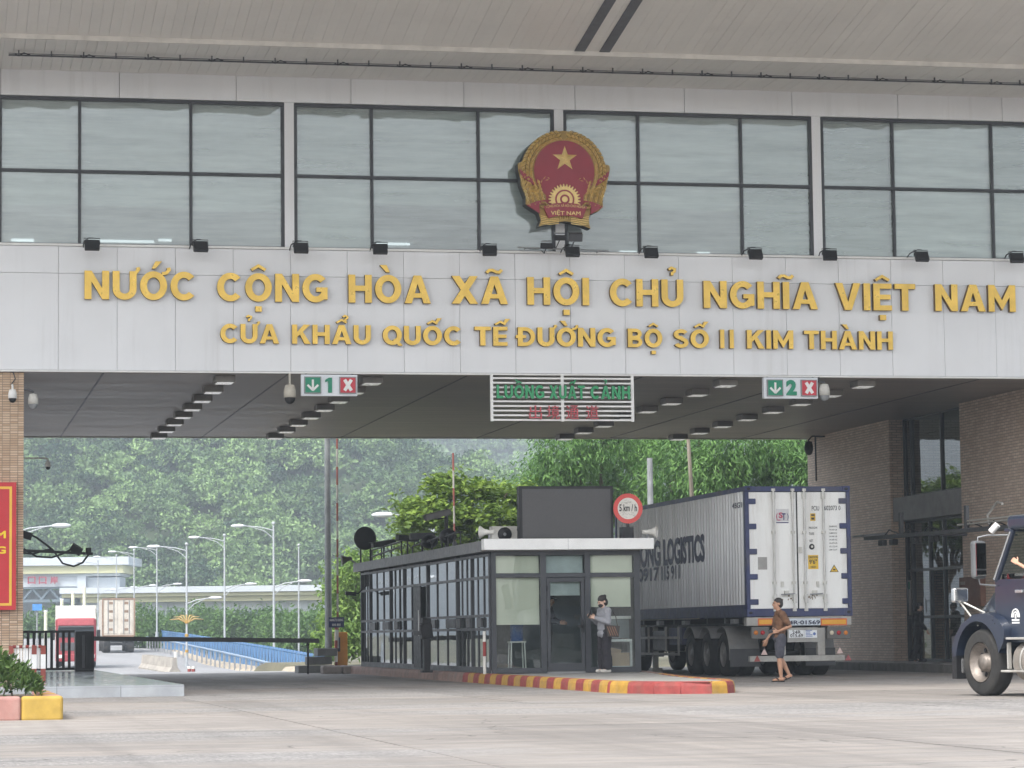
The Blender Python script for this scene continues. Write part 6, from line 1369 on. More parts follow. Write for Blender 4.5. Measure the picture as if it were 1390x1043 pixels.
# ================================================================ dark blue tractor entering on the right
TK = thing('blue_tractor', 'dark blue long-nosed lorry tractor entering at the right edge', 'lorry', local=True)
M_TB = mt('lorry_navy', (.011, .019, .04), .34, var=.08, scale=1.5, coat=.7, spec=.5, kind='Object'); M_CH = mt('chrome', (.66, .67, .68), .18, metal=.9, var=.1)
M_RUB = mt('rubber')
def loft(m, secs, mi=0, close=True, smooth_=True):
    k = len(secs[0]); vs = [p for s_ in secs for p in s_]
    m.add(vs, [(i * k + j, i * k + j + 1, (i + 1) * k + j + 1, (i + 1) * k + j) for i in range(len(secs) - 1) for j in range(k - 1)], mi, smooth_)
    if close: m.add(secs[0], [tuple(range(k - 1, -1, -1))], mi); m.add(secs[-1], [tuple(range(k))], mi)
# local frame: +x ahead, +y to the near (left) side, z up; origin under the near front wheel
for yc in (-.16, -2.1):
    s = 1 if yc > -1 else -1; r = .5
    m = MB(); Mx = Matrix.Translation((0, yc, .5)) @ Matrix.Rotation(R(-90 * s), 4, 'X')
    m.lathe([(r * .6, -.15), (r * .92, -.15), (r, -.10), (r, .10), (r * .95, .14), (r * .88, .15), (r * .62, .15)], 36, 0, Mx); wl_ = m.build('tyre', [M_RUB], TK)
    m = MB(); m.lathe([(r * .6, .15), (r * .56, .12), (r * .5, .02), (r * .28, .0), (r * .26, .1), (r * .2, .13), (.001, .14)], 36, 0, Mx); m.lathe([(r * .6, -.15), (r * .59, .15)], 36, 0, Mx); m.build('rim', [mt('alloy_rim', (.24, .21, .185), .5, metal=.5, var=.3, scale=8, dirt=(.09, .075, .06), dirt_amt=.8)], wl_)
    for k in range(10):
        t = 2 * math.pi * k / 10; m = MB(); m.sph((.19 * math.cos(t), .19 * math.sin(t), .016), (.036, .036, .02), 10, 6, 0, Mx); m.build('hand_hole', [M_BLACK], wl_)
        m = MB(); m.cyl((.115 * math.cos(t), .115 * math.sin(t), .0), (.115 * math.cos(t), .115 * math.sin(t), .06), .014, n=6, M=Mx); m.build('wheel_nut', [M_CH], wl_)
    # fender
    arc = [(.60 * math.cos(t), .52 + .60 * math.sin(t)) for t in np.linspace(R(8), R(168), 16)]
    outl = [(-.64, .70), (-.72, .80), (-.76, 1.0), (-.58, 1.15), (-.3, 1.235), (.1, 1.22), (.42, 1.08), (.62, .90), (.72, .70), (.68, .58)]
    m = MB(); y0, y1 = (.04, -.55) if s > 0 else (-1.75, -2.3)
    loft(m, [[(x, y0 - (.0 if 0 else 0), z) for x, z in outl], [(x * 1.01, (y0 + y1) / 2, z + .05) for x, z in outl], [(x, y1, z + .07) for x, z in outl]], 0, False)
    P = outl + arc; m.add([(x, y0, z) for x, z in P], [tuple(range(len(P)))]); m.add([(x, y0, z) for x, z in arc] + [(x, y1, z) for x, z in arc], [(i, i + 1, i + 17, i + 16) for i in range(15)])
    m.build('fender', [M_TB], TK)
# hood, nose to cowl
def hs_(x, w_, z0, z1, rnd): 
    yc = -1.13; return [(x, yc + w_, z0), (x, yc + w_, z1 - rnd), (x, yc + w_ - rnd * .35, z1 - rnd * .35), (x, yc + w_ - rnd, z1), (x, yc, z1 + .05), (x, yc - w_ + rnd, z1), (x, yc - w_ + rnd * .35, z1 - rnd * .35), (x, yc - w_, z1 - rnd), (x, yc - w_, z0)]
m = MB(); loft(m, [hs_(.82, .6, .55, 1.0, .12), hs_(.72, .78, .55, 1.2, .18), hs_(.45, .86, .6, 1.36, .2), hs_(.12, .93, .7, 1.52, .22), hs_(-.12, .99, .75, 1.64, .24), hs_(-.33, 1.02, .75, 1.71, .24)]); m.build('hood', [M_TB], TK)
m = MB(); m.box(.6, .9, -2.2, -.05, .32, .58); m.build('front_bumper', [M_CH], TK, .05)
m = MB(); m.box(.80, .85, -1.6, -.65, .6, 1.0); m.build('grille', [M_CH], TK, .02)
for y in (-.28, -1.98): m = MB(); m.sph((.66, y, .85), (.1, .17, .12), 14, 9); m.build('headlight', [mt('lamp_glass')], TK)
CABO = {o_.name for o_ in TK.children}
# cab
yl, yr_ = -.10, -2.16
m = MB(); side = [(-1.0, .80), (-1.0, 1.70), (-1.08, 1.74), (-3.0, 1.72), (-3.0, .80)]
loft(m, [[(x, yl, z) for x, z in side] + [(side[0][0], yl, side[0][1])], [(x, yr_, z) for x, z in side] + [(side[0][0], yr_, side[0][1])]], 0, True, False); m.build('cab', [M_TB], TK)
m = MB(); m.box(-1.9, -1.04, yl, yl + .012, .86, 1.73); dk = m.build('door', [M_TB], TK, .01)
m = MB(); m.bx((-1.72, yl + .04, 1.55), (.2, .04, .05)); m.build('door_handle', [M_CH], dk, .01)
for (x, z, h, t0) in ((-1.56, 1.16, .16, 0), (-1.84, 1.24, .24, 1)):
    m = MB()
    if t0 == 0:
        for rr_ in (.1, .065): m.tube([(x + rr_ * math.cos(t), yl + .014, z + .01 + rr_ * 1.2 * math.sin(t)) for t in np.linspace(0, math.pi, 9)], .012, 5)
        for zz_ in (-.03, -.07): m.box(x - .1, x + .1, yl + .0125, yl + .016, z + zz_ - .012, z + zz_ + .012)
        m.box(x - .02, x + .02, yl + .0125, yl + .016, z - .01, z + .06)
    else:
        m.tube([(x, yl + .014, z - .12), (x - .03, yl + .014, z), (x, yl + .014, z + .13)], .016, 5); m.box(x - .08, x + .0, yl + .0125, yl + .016, z - .16, z - .13)
    m.build('white_decal', [M_WHITE], dk)
m = MB(); m.bx((-1.15, yl + .02, .98), (.09, .03, .06)); m.build('side_marker', [mt('lens_orange')], TK, .01)
for y_, s in ((yl, -.08), (yr_, .08)): m = MB(); m.tube([(-1.04, y_, 1.72), (-1.42, y_ + s, 2.48)], .05, 8); m.build('windscreen_pillar', [M_TB], TK)
m = MB(); m.tube([(-1.06, yl + .05, 1.74), (-1.41, yl - .03, 2.44)], .018, 6); m.build('pillar_trim', [M_CH], TK)
m = MB(); m.box(-2.05, -1.88, yl - .1, yl + .01, 1.73, 2.55); m.box(-2.05, -1.88, yr_, yr_ + .1, 1.73, 2.55); m.build('door_pillar', [M_TB], TK)
m = MB(); m.box(-3.2, -1.30, yr_ + .03, yl - .03, 2.47, 2.68); m.build('roof', [M_TB], TK, .06, 3)
m = MB(); m.box(-1.48, -1.12, yr_ + .1, yl - .1, 2.44, 2.5, 0); m.build('sun_visor', [M_TB], TK, .02)
m = MB(); m.add([(-1.06, yl - .06, 1.72), (-1.06, yr_ + .06, 1.72), (-1.42, yr_ + .1, 2.46), (-1.42, yl - .1, 2.46)], [(0, 1, 2, 3)]); m.build('windscreen', [M_GLASSD], TK)
m = MB(); m.box(-1.85, -1.12, yl - .06, yl - .05, 1.74, 1.82); m.build('window_glass', [M_GLASSD], TK)
m = MB(); m.box(-3.6, -2.06, yr_ - .06, yl + .1, .85, 3.35); m.build('sleeper', [M_TB], TK, .08, 3)
m = MB(); m.add([(-3.4, yl - .1, 3.36), (-3.4, yr_ + .1, 3.36), (-1.6, yr_ + .2, 2.69), (-1.6, yl - .2, 2.69), (-3.4, yl - .1, 2.7), (-3.4, yr_ + .1, 2.7)], [(0, 1, 2, 3), (0, 3, 4), (1, 5, 2), (0, 4, 5, 1)]); m.build('roof_fairing', [M_TB], TK)
m = MB(); m.box(-1.95, -1.35, -.9, -.35, .95, 1.45); m.box(-2.0, -1.85, -.9, -.35, 1.2, 2.15); m.build('seat', [M_BLACK], TK, .05)
# mirrors
m = MB(); m.box(-1.12, -.98, .33, .55, 1.85, 2.42); mi_ = m.build('door_mirror', [mt('mirror_case', (.10, .105, .11), .35)], TK, .05, 3)
m = MB(); m.box(-1.135, -1.123, .355, .525, 2.0, 2.38); m.box(-1.134, -1.122, .355, .525, 1.89, 1.975); m.build('mirror_glass', [mt('mirror_glass', (.5, .52, .53), .03, metal=1, var=.02)], mi_)
m = MB(); m.tube([(-1.3, yl, 2.5), (-1.1, .3, 2.5), (-1.05, .44, 2.47), (-1.05, .44, 2.42)], .013, 6); m.build('mirror_arm', [M_GREY], TK); m = MB(); m.tube([(-1.05, .44, 1.85), (-1.05, .42, 1.77), (-1.1, .1, 1.74), (-1.12, yl, 1.74)], .013, 6); m.build('mirror_arm', [M_GREY], TK)
m = MB(); m.cyl((-1.12, .25, 2.55), (-1.2, .18, 2.66), .05, n=10); m.build('white_beacon', [M_WHITE], TK)
for o_ in [q for q in TK.children if q.name not in CABO]:
    o_.location.x += .68
    if o_.name.startswith(('door_mirror', 'mirror_arm', 'white_beacon')): o_.location += Vector((.05, -.26, -.1))
m = MB(); m.bx((.42, .06, 1.52), (.1, .28, .22), 0, (0, 0, R(8))); fm = m.build('hood_mirror', [M_CH], TK, .03, 3)
m = MB(); m.bx((.362, .05, 1.52), (.006, .2, .15), 0, (0, 0, R(8))); m.build('mirror_glass', [mt('mirror_glass')], fm)
m = MB(); m.tube([(.42, .06, 1.42), (.25, -.15, 1.05)], .014, 6); m.build('hood_mirror_leg', [M_OFFW], TK); m = MB(); m.tube([(.42, .02, 1.42), (.0, -.22, 1.2)], .014, 6); m.build('hood_mirror_leg', [M_OFFW], TK)
# steps, tank, chassis
m = MB(); m.lathe([(.001, -.75), (.28, -.75), (.3, -.72), (.3, .72), (.28, .75), (.001, .75)], 24, 0, Matrix.Translation((-1.62, -.30, .52)) @ Matrix.Rotation(R(90), 4, 'Y')); tk_ = m.build('fuel_tank', [mt('tank_alloy', (.42, .38, .34), .4, metal=.5, var=.2, dirt=(.2, .16, .12), dirt_amt=.7)], TK)
for x in (-1.1, -1.6, -2.1): m = MB(); m.lathe([(.303, -.025), (.31, -.025), (.31, .025), (.303, .025)], 24, 0, Matrix.Translation((x, -.30, .52)) @ Matrix.Rotation(R(90), 4, 'Y')); m.build('tank_strap', [M_STEEL], tk_)
for z, x0, x1, y in ((.84, -1.95, -.68, .0), (.36, -1.35, -.66, .06)): m = MB(); m.box(x0, x1, y - .2, y, z, z + .035); m.build('step', [M_STEEL], TK, .01)
m = MB(); m.box(-.72, -.69, -.1, -.04, .41, .8); m.build('step_bracket', [M_STEEL], TK)
m = MB(); m.box(-5.5, .6, -1.5, -.75, .45, .75); m.build('chassis', [M_BLACK], TK)
m = MB(); m.box(.62, .75, .02, -.3, .25, .9); m.build('splash_guard', [M_BLACK], TK)
for y in (-.3, -2.0):
    for x in (-4.0, -5.2):
        m = MB(); m.lathe([(.3, -.28), (.5, -.25), (.5, .25), (.3, .28), (.28, .1), (.001, .1)], 24, 0, Matrix.Translation((x, y, .5)) @ Matrix.Rotation(R(90), 4, 'X')); m.build('rear_wheel', [M_RUB], TK)
TLOC = atZ(1331, 945, 0); TRZ = math.atan2(.98, -.195)
put(TK, TLOC, TRZ)
# ================================================================ camera gantry by the right wall
XGA = 22.9
A, B = atX(1177, 731, XGA), atX(1420, 711, XGA)
ga = thing('camera_gantry', 'long dark beam with cameras and cables along the right brick wall', 'gantry', ((A.x), (A.y + B.y) / 2, A.z))
def gp(t): return A.lerp(B, t)
m = MB(); d = B - A
m.add([(A.x - .09, A.y, A.z - .05), (A.x + .09, A.y, A.z - .05), (A.x + .09, A.y, A.z + .04), (A.x - .09, A.y, A.z + .04), (B.x - .09, B.y, B.z - .05), (B.x + .09, B.y, B.z - .05), (B.x + .09, B.y, B.z + .04), (B.x - .09, B.y, B.z + .04)], [(0, 1, 2, 3)[::-1], (4, 5, 6, 7), (0, 4, 5, 1)[::-1], (1, 5, 6, 2)[::-1], (2, 6, 7, 3)[::-1], (3, 7, 4, 0)[::-1]]); m.build('beam', [M_DARK], ga)
m = MB(); m.bx(gp(.02) + Vector((0, 0, .07)), (.6, .9, .05), 0, (0, R(-4), 0)); m.build('end_plate', [M_GREY], ga)
for k, t in enumerate((.1, .17, .3, .42)):
    p = gp(t); m = MB(); m.bx(p + Vector((0, 0, -.14)), (.14, .3, .14)); m.build('camera', [M_BLACK], ga, .02)
for t in (.22, .6):
    p = gp(t); m = MB(); m.box(p.x - .04, p.x + .04, p.y - .06, p.y + .06, p.z, p.z + .55); m.build('hanger', [M_DARK], ga)
    m = MB(); m.cyl((p.x, p.y, p.z + .02), (XR + .2, p.y, p.z + .02), .04, n=8); m.build('wall_bracket', [M_DARK], ga)
for k in range(6):
    p, q = gp(.12 + k * .12), gp(.2 + k * .12); m = MB(); m.tube([p + Vector((0, 0, .05)), p.lerp(q, .3) + Vector((0, 0, .16)), p.lerp(q, .7) + Vector((0, 0, .1)), q + Vector((0, 0, .05))], .018, 6); m.build('cable', [M_BLACK], ga)
m = MB(); p = gp(.72); m.tube([p + Vector((0, 0, .08)), p + Vector((0, .1, .3)), p + Vector((0, -.5, .55)), p + Vector((0, -.8, .5))], .03, 6); m.build('gooseneck', [mt('pale_conduit', (.42, .40, .37), .6)], ga)
for t0, t1, dz in ((.55, .95, .13), (.6, 1.0, .2)):
    m = MB(); m.cyl(gp(t0) + Vector((0, 0, dz)), gp(t1) + Vector((0, 0, dz + .02)), .025, n=6); m.build('conduit', [mt('pale_conduit')], ga)
bxp = atX(1318, 795, XR - .03); t = thing('wall_cabinet', 'rust brown cabinet with louvres on the right brick wall behind the lorry', 'cabinet', (bxp.x, bxp.y, bxp.z - .6))
m = MB(); m.box(XR - .14, XR - .002, bxp.y - .9, bxp.y + .5, bxp.z - .5, bxp.z + .2); m.build('casing', [mt('rust_brown', (.15, .075, .05), .7)], t, .01)
for k in range(4): m = MB(); m.box(XR - .152, XR - .141, bxp.y + .1, bxp.y + .4, bxp.z - .4 + k * .14, bxp.z - .32 + k * .14); m.build('louvre', [mt('louvre_grey', (.28, .25, .22), .7)], t)
m = MB(); m.tube([(XR - .01, 76.3, 5.2), (XR - .01, 76.3, ZC - .05)], .03, 6); tag(m.build('wall_conduit', [M_DARK]), 'dark conduit running up the far end of the right brick wall', 'conduit')
# ================================================================ people
def cap_(m, p0, p1, r0, r1, n=12, k=5):
    p0, p1 = Vector(p0), Vector(p1); d = (p1 - p0); L = max(d.length, 1e-4); d.normalize()
    pts = [p0 - d * r0 * math.cos(a_) for a_ in np.linspace(.12, math.pi / 2, k)]; rs = [r0 * math.sin(a_) for a_ in np.linspace(.12, math.pi / 2, k)]
    pts += [p1 + d * r1 * math.sin(a_) for a_ in np.linspace(0, math.pi / 2 - .12, k)]; rs += [r1 * math.cos(a_) for a_ in np.linspace(0, math.pi / 2 - .12, k)]
    m.tube(pts, rs, n)
def fused(m, name, mat, par, vox, it=4):
    o = m.build(name, [mat], par)
    for p in o.data.polygons: p.use_smooth = True
    r = o.modifiers.new('fuse', 'REMESH'); r.mode = 'VOXEL'; r.voxel_size = vox; r.use_smooth_shade = True
    s_ = o.modifiers.new('soften', 'SMOOTH'); s_.factor = .5; s_.iterations = it
    if name in ('t_shirt', 'shorts', 'sweatshirt', 'trousers', 'jacket', 'shirt'):
        if 'folds' not in bpy.data.textures: tx = bpy.data.textures.new('folds', 'CLOUDS'); tx.noise_scale = .09; tx.noise_depth = 1
        dp = o.modifiers.new('folds', 'DISPLACE'); dp.texture = bpy.data.textures['folds']; dp.strength = .03; dp.mid_level = .45; dp.texture_coords = 'LOCAL'
    return o
def lerp(a_, b_, t): return tuple(x + (y - x) * t for x, y in zip(a_, b_))
def hand(m, wrist, d, side, curl=.4):
    """palm with five fingers; d: direction the hand points, side: direction of the thumb"""
    w_ = Vector(wrist); d = Vector(d).normalized(); s_ = Vector(side); s_ = (s_ - d * s_.dot(d)).normalized(); nrm = d.cross(s_)
    pe = w_ + d * .085
    for q in (-.025, 0, .025): cap_(m, w_ + s_ * q * .7, pe + s_ * q, .016, .016, 8, 3)
    for q, L in ((.034, .068), (.012, .078), (-.011, .072), (-.033, .056)):
        b_ = pe + s_ * q; e1 = b_ + (d * math.cos(curl) + nrm * math.sin(curl)) * L * .55; e2 = e1 + (d * math.cos(curl * 2) + nrm * math.sin(curl * 2)) * L * .45
        cap_(m, b_, e1, .0095, .009, 8, 3); cap_(m, e1, e2, .009, .008, 8, 3)
    b_ = w_ + d * .025 + s_ * .03; e1 = b_ + (d * .6 + s_ * .7).normalized() * .04; cap_(m, b_, e1, .012, .011, 8, 3); cap_(m, e1, e1 + (d * .9 + s_ * .25).normalized() * .032, .011, .009, 8, 3)
def head(m, c, fwd, up=(0, 0, 1), s_=1.0):
    c = Vector(c); f = Vector(fwd).normalized(); u = Vector(up); l = u.cross(f).normalized(); u = f.cross(l)
    Mx = Matrix(((l.x, -f.x, u.x, c.x), (l.y, -f.y, u.y, c.y), (l.z, -f.z, u.z, c.z), (0, 0, 0, 1))) @ Matrix.Scale(s_, 4)
    m.sph((0, .015, .03), (.074, .092, .085), 18, 12, 0, Mx); m.sph((0, -.03, -.035), (.058, .062, .075), 16, 10, 0, Mx); m.sph((0, -.055, -.085), (.03, .03, .028), 10, 8, 0, Mx)
    m.sph((0, -.098, -.018), (.013, .018, .022), 10, 8, 0, Mx); m.sph((0, -.09, .004), (.011, .012, .02), 8, 6, 0, Mx); m.sph((0, -.082, -.056), (.024, .012, .009), 8, 6, 0, Mx)
    for s in (-1, 1): m.sph((s * .076, .012, -.01), (.01, .02, .03), 10, 8, 0, Mx); m.sph((s * .03, -.078, .022), (.022, .014, .012), 8, 6, 0, Mx)
    return Mx
def face_bits(par, Mx, hair_mat, eyes=True, hair='short'):
    m = MB()
    for s in (-1, 1): m.sph((s * .029, -.088, .006), (.014, .006, .007), 8, 6, 0, Mx); m.sph((s * .03, -.089, .024), (.02, .006, .005), 8, 6, 0, Mx)
    m.build('eyes', [mt('eye_dark', (.03, .02, .018), .4)], par)
    m = MB()
    if hair == 'short': m.sph((0, .022, .046), (.081, .094, .080), 18, 12, 0, Mx); m.sph((0, .050, .0), (.078, .066, .085), 14, 10, 0, Mx)
    else: m.sph((0, .022, .05), (.085, .10, .082), 18, 12, 0, Mx); m.sph((0, .05, -.02), (.082, .075, .10), 14, 10, 0, Mx); m.sph((0, .10, .075), (.042, .042, .04), 12, 8, 0, Mx)
    return fused(m, 'hair', hair_mat, par, .008, 3)
SKIN = mt('skin_tan', (.43, .235, .15), .5, var=.08, scale=14, kind='Object'); SKIN2 = mt('skin_light', (.58, .38, .29), .5, var=.06, scale=14, kind='Object')
HAIR = mt('black_hair', (.018, .015, .014), .55, var=.4, scale=40, kind='Object')
def figure(t, P, skin, sh=1.0, hands=True, bare_feet=True):
    """P: joints. One continuous body."""
    m = MB(); pe, ch, nk, hd = Vector(P['pelvis']), Vector(P['chest']), Vector(P['neck']), Vector(P['head'])
    m.sph(pe, (.145 * sh, .10, .11), 16, 10); m.sph(pe.lerp(ch, .45), (.125 * sh, .09, .14), 16, 10); m.sph(ch, (.155 * sh, .10, .15), 16, 10)
    ls, rs_ = Vector(P['ls']), Vector(P['rs']); cap_(m, ls, rs_, .062, .062); cap_(m, nk, hd - Vector((0, 0, .05)), .052, .047)
    for s, a_, b_, c in ((1, 'ls', 'le', 'lh'), (-1, 'rs', 're', 'rh')):
        cap_(m, P[a_], P[b_], .05, .037); cap_(m, P[b_], P[c], .037, .024)
        if hands: hand(m, P[c], P[c + 'd'], P[c + 't'], P.get('curl', .4))
    for a_, b_, c, d in (('lhip', 'lk', 'la', 'lt'), ('rhip', 'rk', 'ra', 'rt')):
        cap_(m, P[a_], P[b_], .082, .052); k_ = Vector(P[b_]); an = Vector(P[c]); cap_(m, k_, k_.lerp(an, .45), .05, .053); cap_(m, k_.lerp(an, .4), an, .052, .034)
        cap_(m, Vector(P[c]) + Vector((0, .035, -.03)), P[d], .034, .026)
        cap_(m, Vector(P[c]) + Vector((0, .0, -.03)), P[d], .036, .03)
    Mx = head(m, P['head'], P['look'])
    return fused(m, 'body', skin, t, .0085, 3), Mx

# ---- man walking in front of the container
MN = thing('person', 'man in brown T-shirt and grey shorts walking past the container doors', 'person', local=True)
P = dict(pelvis=(0, .0, .90), chest=(0, .015, 1.20), neck=(0, .0, 1.37), head=(0, -.03, 1.55), look=(.1, -1, -.02), ls=(.17, .03, 1.34), rs=(-.17, .0, 1.34),
         le=(.225, .17, 1.10), lh=(.14, -.06, 1.0), lhd=(-.35, -.9, -.02), lht=(-.1, 0, 1), re=(-.22, -.06, 1.06), rh=(-.2, -.22, .84), rhd=(0, -.35, -.9), rht=(.2, -1, 0),
         lhip=(.09, .01, .86), lk=(.09, -.03, .49), la=(.075, .0, .085), lt=(.075, -.15, .04), rhip=(-.09, .01, .86), rk=(-.085, .02, .49), ra=(-.075, .19, .15), rt=(-.07, .06, .045))
bd, Mx = figure(MN, P, SKIN); face_bits(MN, Mx, HAIR)
m = MB(); m.sph((0, .0, .90), (.165, .125, .09), 16, 10); m.sph((0, .01, 1.05), (.158, .122, .16), 16, 10); m.sph((0, .015, 1.2), (.178, .125, .16), 16, 10); cap_(m, P['ls'], P['rs'], .075, .075)
cap_(m, P['ls'], lerp(P['ls'], P['le'], .72), .074, .066); cap_(m, P['rs'], lerp(P['rs'], P['re'], .72), .074, .066)
cap_(m, (0, .0, 1.36), (0, -.005, 1.39), .07, .066)
fused(m, 't_shirt', mt('brown_cotton', (.155, .078, .042), .9, var=.2, scale=9, kind='Object', bump=.15), MN, .009, 4)
m = MB(); m.sph((0, .005, .86), (.172, .128, .085), 16, 10)
for a_, b_ in (('lhip', 'lk'), ('rhip', 'rk')): cap_(m, P[a_], lerp(P[a_], P[b_], .88), .104, .086)
fused(m, 'shorts', mt('grey_shorts', (.062, .062, .078), .9, var=.2, scale=9, kind='Object'), MN, .009, 4)
for (x, y0, y1, z0, z1) in ((.075, .05, -.18, .012, .012), (-.075, .22, .02, .085, .012)):
    m = MB(); m.bx((x, (y0 + y1) / 2, (z0 + z1) / 2), (.095, abs(y1 - y0) + .03, .022), 0, (math.atan2(z0 - z1, y0 - y1), 0, 0)); so = m.build('flip_flop', [M_BLACK], MN, .02)
    m = MB(); q = lerp((x, y0, z0), (x, y1, z1), .72); m.tube([(x - .05, q[1] + .06, q[2] + .03), (x - .01, q[1] + .01, q[2] + .075), (x + .01, q[1] + .01, q[2] + .075), (x + .05, q[1] + .06, q[2] + .03)], .011, 6); m.build('strap', [M_BLACK], so)
put(MN, atZ(1059.5, 926, 0), R(-92 - 11.7 + 8))
m = MB(); m.bx((0, 0, 0), (.075, .15, .012)); ph = m.build('mobile_phone', [M_BLACK], None, .004); tag(ph, 'dark mobile phone held by the man in the brown T-shirt', 'phone')
ph.matrix_world = Matrix.Translation(MN.location) @ Matrix.Rotation(MN.rotation_euler.z, 4, 'Z') @ Matrix.Translation((.095, -.165, 1.02)) @ Matrix.Rotation(R(20), 4, 'X') @ Matrix.Rotation(R(70), 4, 'Y')

# ---- woman reading her phone at the booth
WM = thing('person', 'woman in grey top and wide black trousers looking at her phone by the booth', 'person', local=True)
P = dict(pelvis=(0, .0, .88), chest=(0, .0, 1.15), neck=(0, -.01, 1.31), head=(0, -.045, 1.46), look=(.05, -1, -.42), ls=(.15, .0, 1.27), rs=(-.15, .0, 1.27),
         le=(.2, -.03, 1.03), lh=(.075, -.25, 1.12), lhd=(-.35, -.8, .35), lht=(-.4, .2, 1), re=(-.2, -.03, 1.03), rh=(-.05, -.25, 1.12), rhd=(.35, -.8, .35), rht=(.4, .2, 1), curl=.7,
         lhip=(.085, .01, .85), lk=(.085, -.01, .47), la=(.08, .02, .085), lt=(.085, -.13, .035), rhip=(-.085, .01, .85), rk=(-.085, -.01, .47), ra=(-.08, .02, .085), rt=(-.085, -.13, .035))
bd, Mx = figure(WM, P, SKIN2, .9); face_bits(WM, Mx, HAIR, hair='bun')
m = MB(); m.sph((0, -.055, -.055), (.056, .062, .05), 14, 9, 0, Mx); fused(m, 'face_mask', mt('black_cloth', (.02, .02, .022), .9), WM, .008, 2)
m = MB(); m.sph((0, .0, .80), (.19, .14, .10), 16, 10); m.sph((0, .0, .95), (.175, .135, .17), 16, 10); m.sph((0, 0, 1.14), (.172, .125, .16), 16, 10); cap_(m, P['ls'], P['rs'], .072, .072); cap_(m, (0, 0, 1.29), (0, -.005, 1.33), .07, .06)
for s, e, h in (('ls', 'le', 'lh'), ('rs', 're', 'rh')): cap_(m, P[s], P[e], .074, .064); cap_(m, P[e], lerp(P[e], P[h], .95), .064, .043)
fused(m, 'sweatshirt', mt('grey_knit', (.27, .275, .30), .95, var=.14, scale=12, kind='Object', bump=.2), WM, .009, 4)
m = MB(); m.sph((0, .005, .80), (.165, .125, .12), 16, 10)
for a_, b_, c in (('lhip', 'lk', 'la'), ('rhip', 'rk', 'ra')): cap_(m, P[a_], P[b_], .105, .10); cap_(m, P[b_], Vector(P[c]) + Vector((0, -.01, .06)), .10, .105)
fused(m, 'trousers', mt('black_trousers', (.022, .02, .026), .9, var=.25, scale=9, kind='Object'), WM, .01, 4)
for s in (-1, 1):
    m = MB(); cap_(m, (s * .083, .06, .035), (s * .088, -.13, .032), .04, .038); fused(m, 'shoe', mt('pale_shoe', (.55, .52, .48), .7), WM, .01, 2)
WLOC = atZ(817.5, 913, .2); put(WM, (WLOC.x, BY0 - .55, .2), R(-62 - 11))
BG = thing('shoulder_bag', 'dark shoulder bag with brown stripes at the hip of the waiting woman', 'bag', local=True)
m = MB(); m.prism([(-.16, .98), (.15, .95), (.12, .72), (-.11, .74)], -.05, .05); m.build('pouch', [mt('bag_dark', (.035, .028, .026), .6)], BG, .025, 3)
for k in range(4): m = MB(); m.bx((-.085 + k * .05, -.053, .85), (.012, .006, .2), 0, (0, R(-22), 0)); m.build('stripe', [mt('bag_brown', (.30, .15, .08), .6)], BG)
m = MB(); m.tube([(.12, .0, .93), (.1, .06, 1.15), (0, .1, 1.33), (-.08, .06, 1.22), (-.14, .0, .96)], .008, 6); m.build('strap', [mt('bag_dark')], BG)
wr = Matrix.Rotation(WM.rotation_euler.z, 3, 'Z'); put(BG, Vector(WM.location) + wr @ Vector((.235, .05, 0)), WM.rotation_euler.z + R(78))
m = MB(); m.bx((0, 0, 0), (.075, .012, .15)); ph = m.build('mobile_phone', [M_BLACK], None, .004); tag(ph, 'black mobile phone in the hands of the waiting woman', 'phone')
ph.matrix_world = Matrix.Translation(WM.location) @ Matrix.Rotation(WM.rotation_euler.z, 4, 'Z') @ Matrix.Translation((.012, -.36, 1.20)) @ Matrix.Rotation(R(-35), 4, 'X')

# ---- officer behind the booth door
def simple_clothes(t, P, top, bottom, cuffs=.95, fat=1.0):
    m = MB(); m.sph((0, .0, P['pelvis'][2] + .02), (.172 * fat, .13, .10), 16, 10); m.sph(lerp(P['pelvis'], P['chest'], .5), (.165 * fat, .128, .17), 16, 10); m.sph(P['chest'], (.18 * fat, .13, .16), 16, 10); cap_(m, P['ls'], P['rs'], .078, .078)
    for s, e, h in (('ls', 'le', 'lh'), ('rs', 're', 'rh')): cap_(m, P[s], P[e], .075, .062); cap_(m, P[e], lerp(P[e], P[h], cuffs), .062, .042)
    fused(m, 'jacket', top, t, .01, 4)
    if bottom:
        m = MB(); m.sph((P['pelvis'][0], P['pelvis'][1], P['pelvis'][2] - .04), (.165, .125, .11), 16, 10)
        for a_, b_, c in (('lhip', 'lk', 'la'), ('rhip', 'rk', 'ra')): cap_(m, P[a_], P[b_], .10, .075); cap_(m, P[b_], P[c], .075, .066)
        fused(m, 'trousers', bottom, t, .01, 4)
OF = thing('person', 'man in dark jacket and cap behind the glass booth door', 'person', local=True)
P = dict(pelvis=(0, 0, .88), chest=(0, -.03, 1.2), neck=(0, -.05, 1.36), head=(0, -.09, 1.52), look=(0, -1, -.3), ls=(.18, -.03, 1.33), rs=(-.18, -.03, 1.33), le=(.23, -.1, 1.08), lh=(.12, -.33, 1.02), lhd=(-.2, -1, -.1), lht=(-.3, 0, 1),
         re=(-.23, -.1, 1.08), rh=(-.12, -.33, 1.02), rhd=(.2, -1, -.1), rht=(.3, 0, 1), lhip=(.09, 0, .86), lk=(.09, -.01, .47), la=(.09, .02, .09), lt=(.09, -.14, .035), rhip=(-.09, 0, .86), rk=(-.09, -.01, .47), ra=(-.09, .02, .09), rt=(-.09, -.14, .035))
bd, Mx = figure(OF, P, SKIN); face_bits(OF, Mx, HAIR); DARKJ = mt('dark_jacket', (.03, .032, .038), .8, var=.2, kind='Object'); simple_clothes(OF, P, DARKJ, mt('dark_trousers', (.03, .03, .034), .9, kind='Object'))
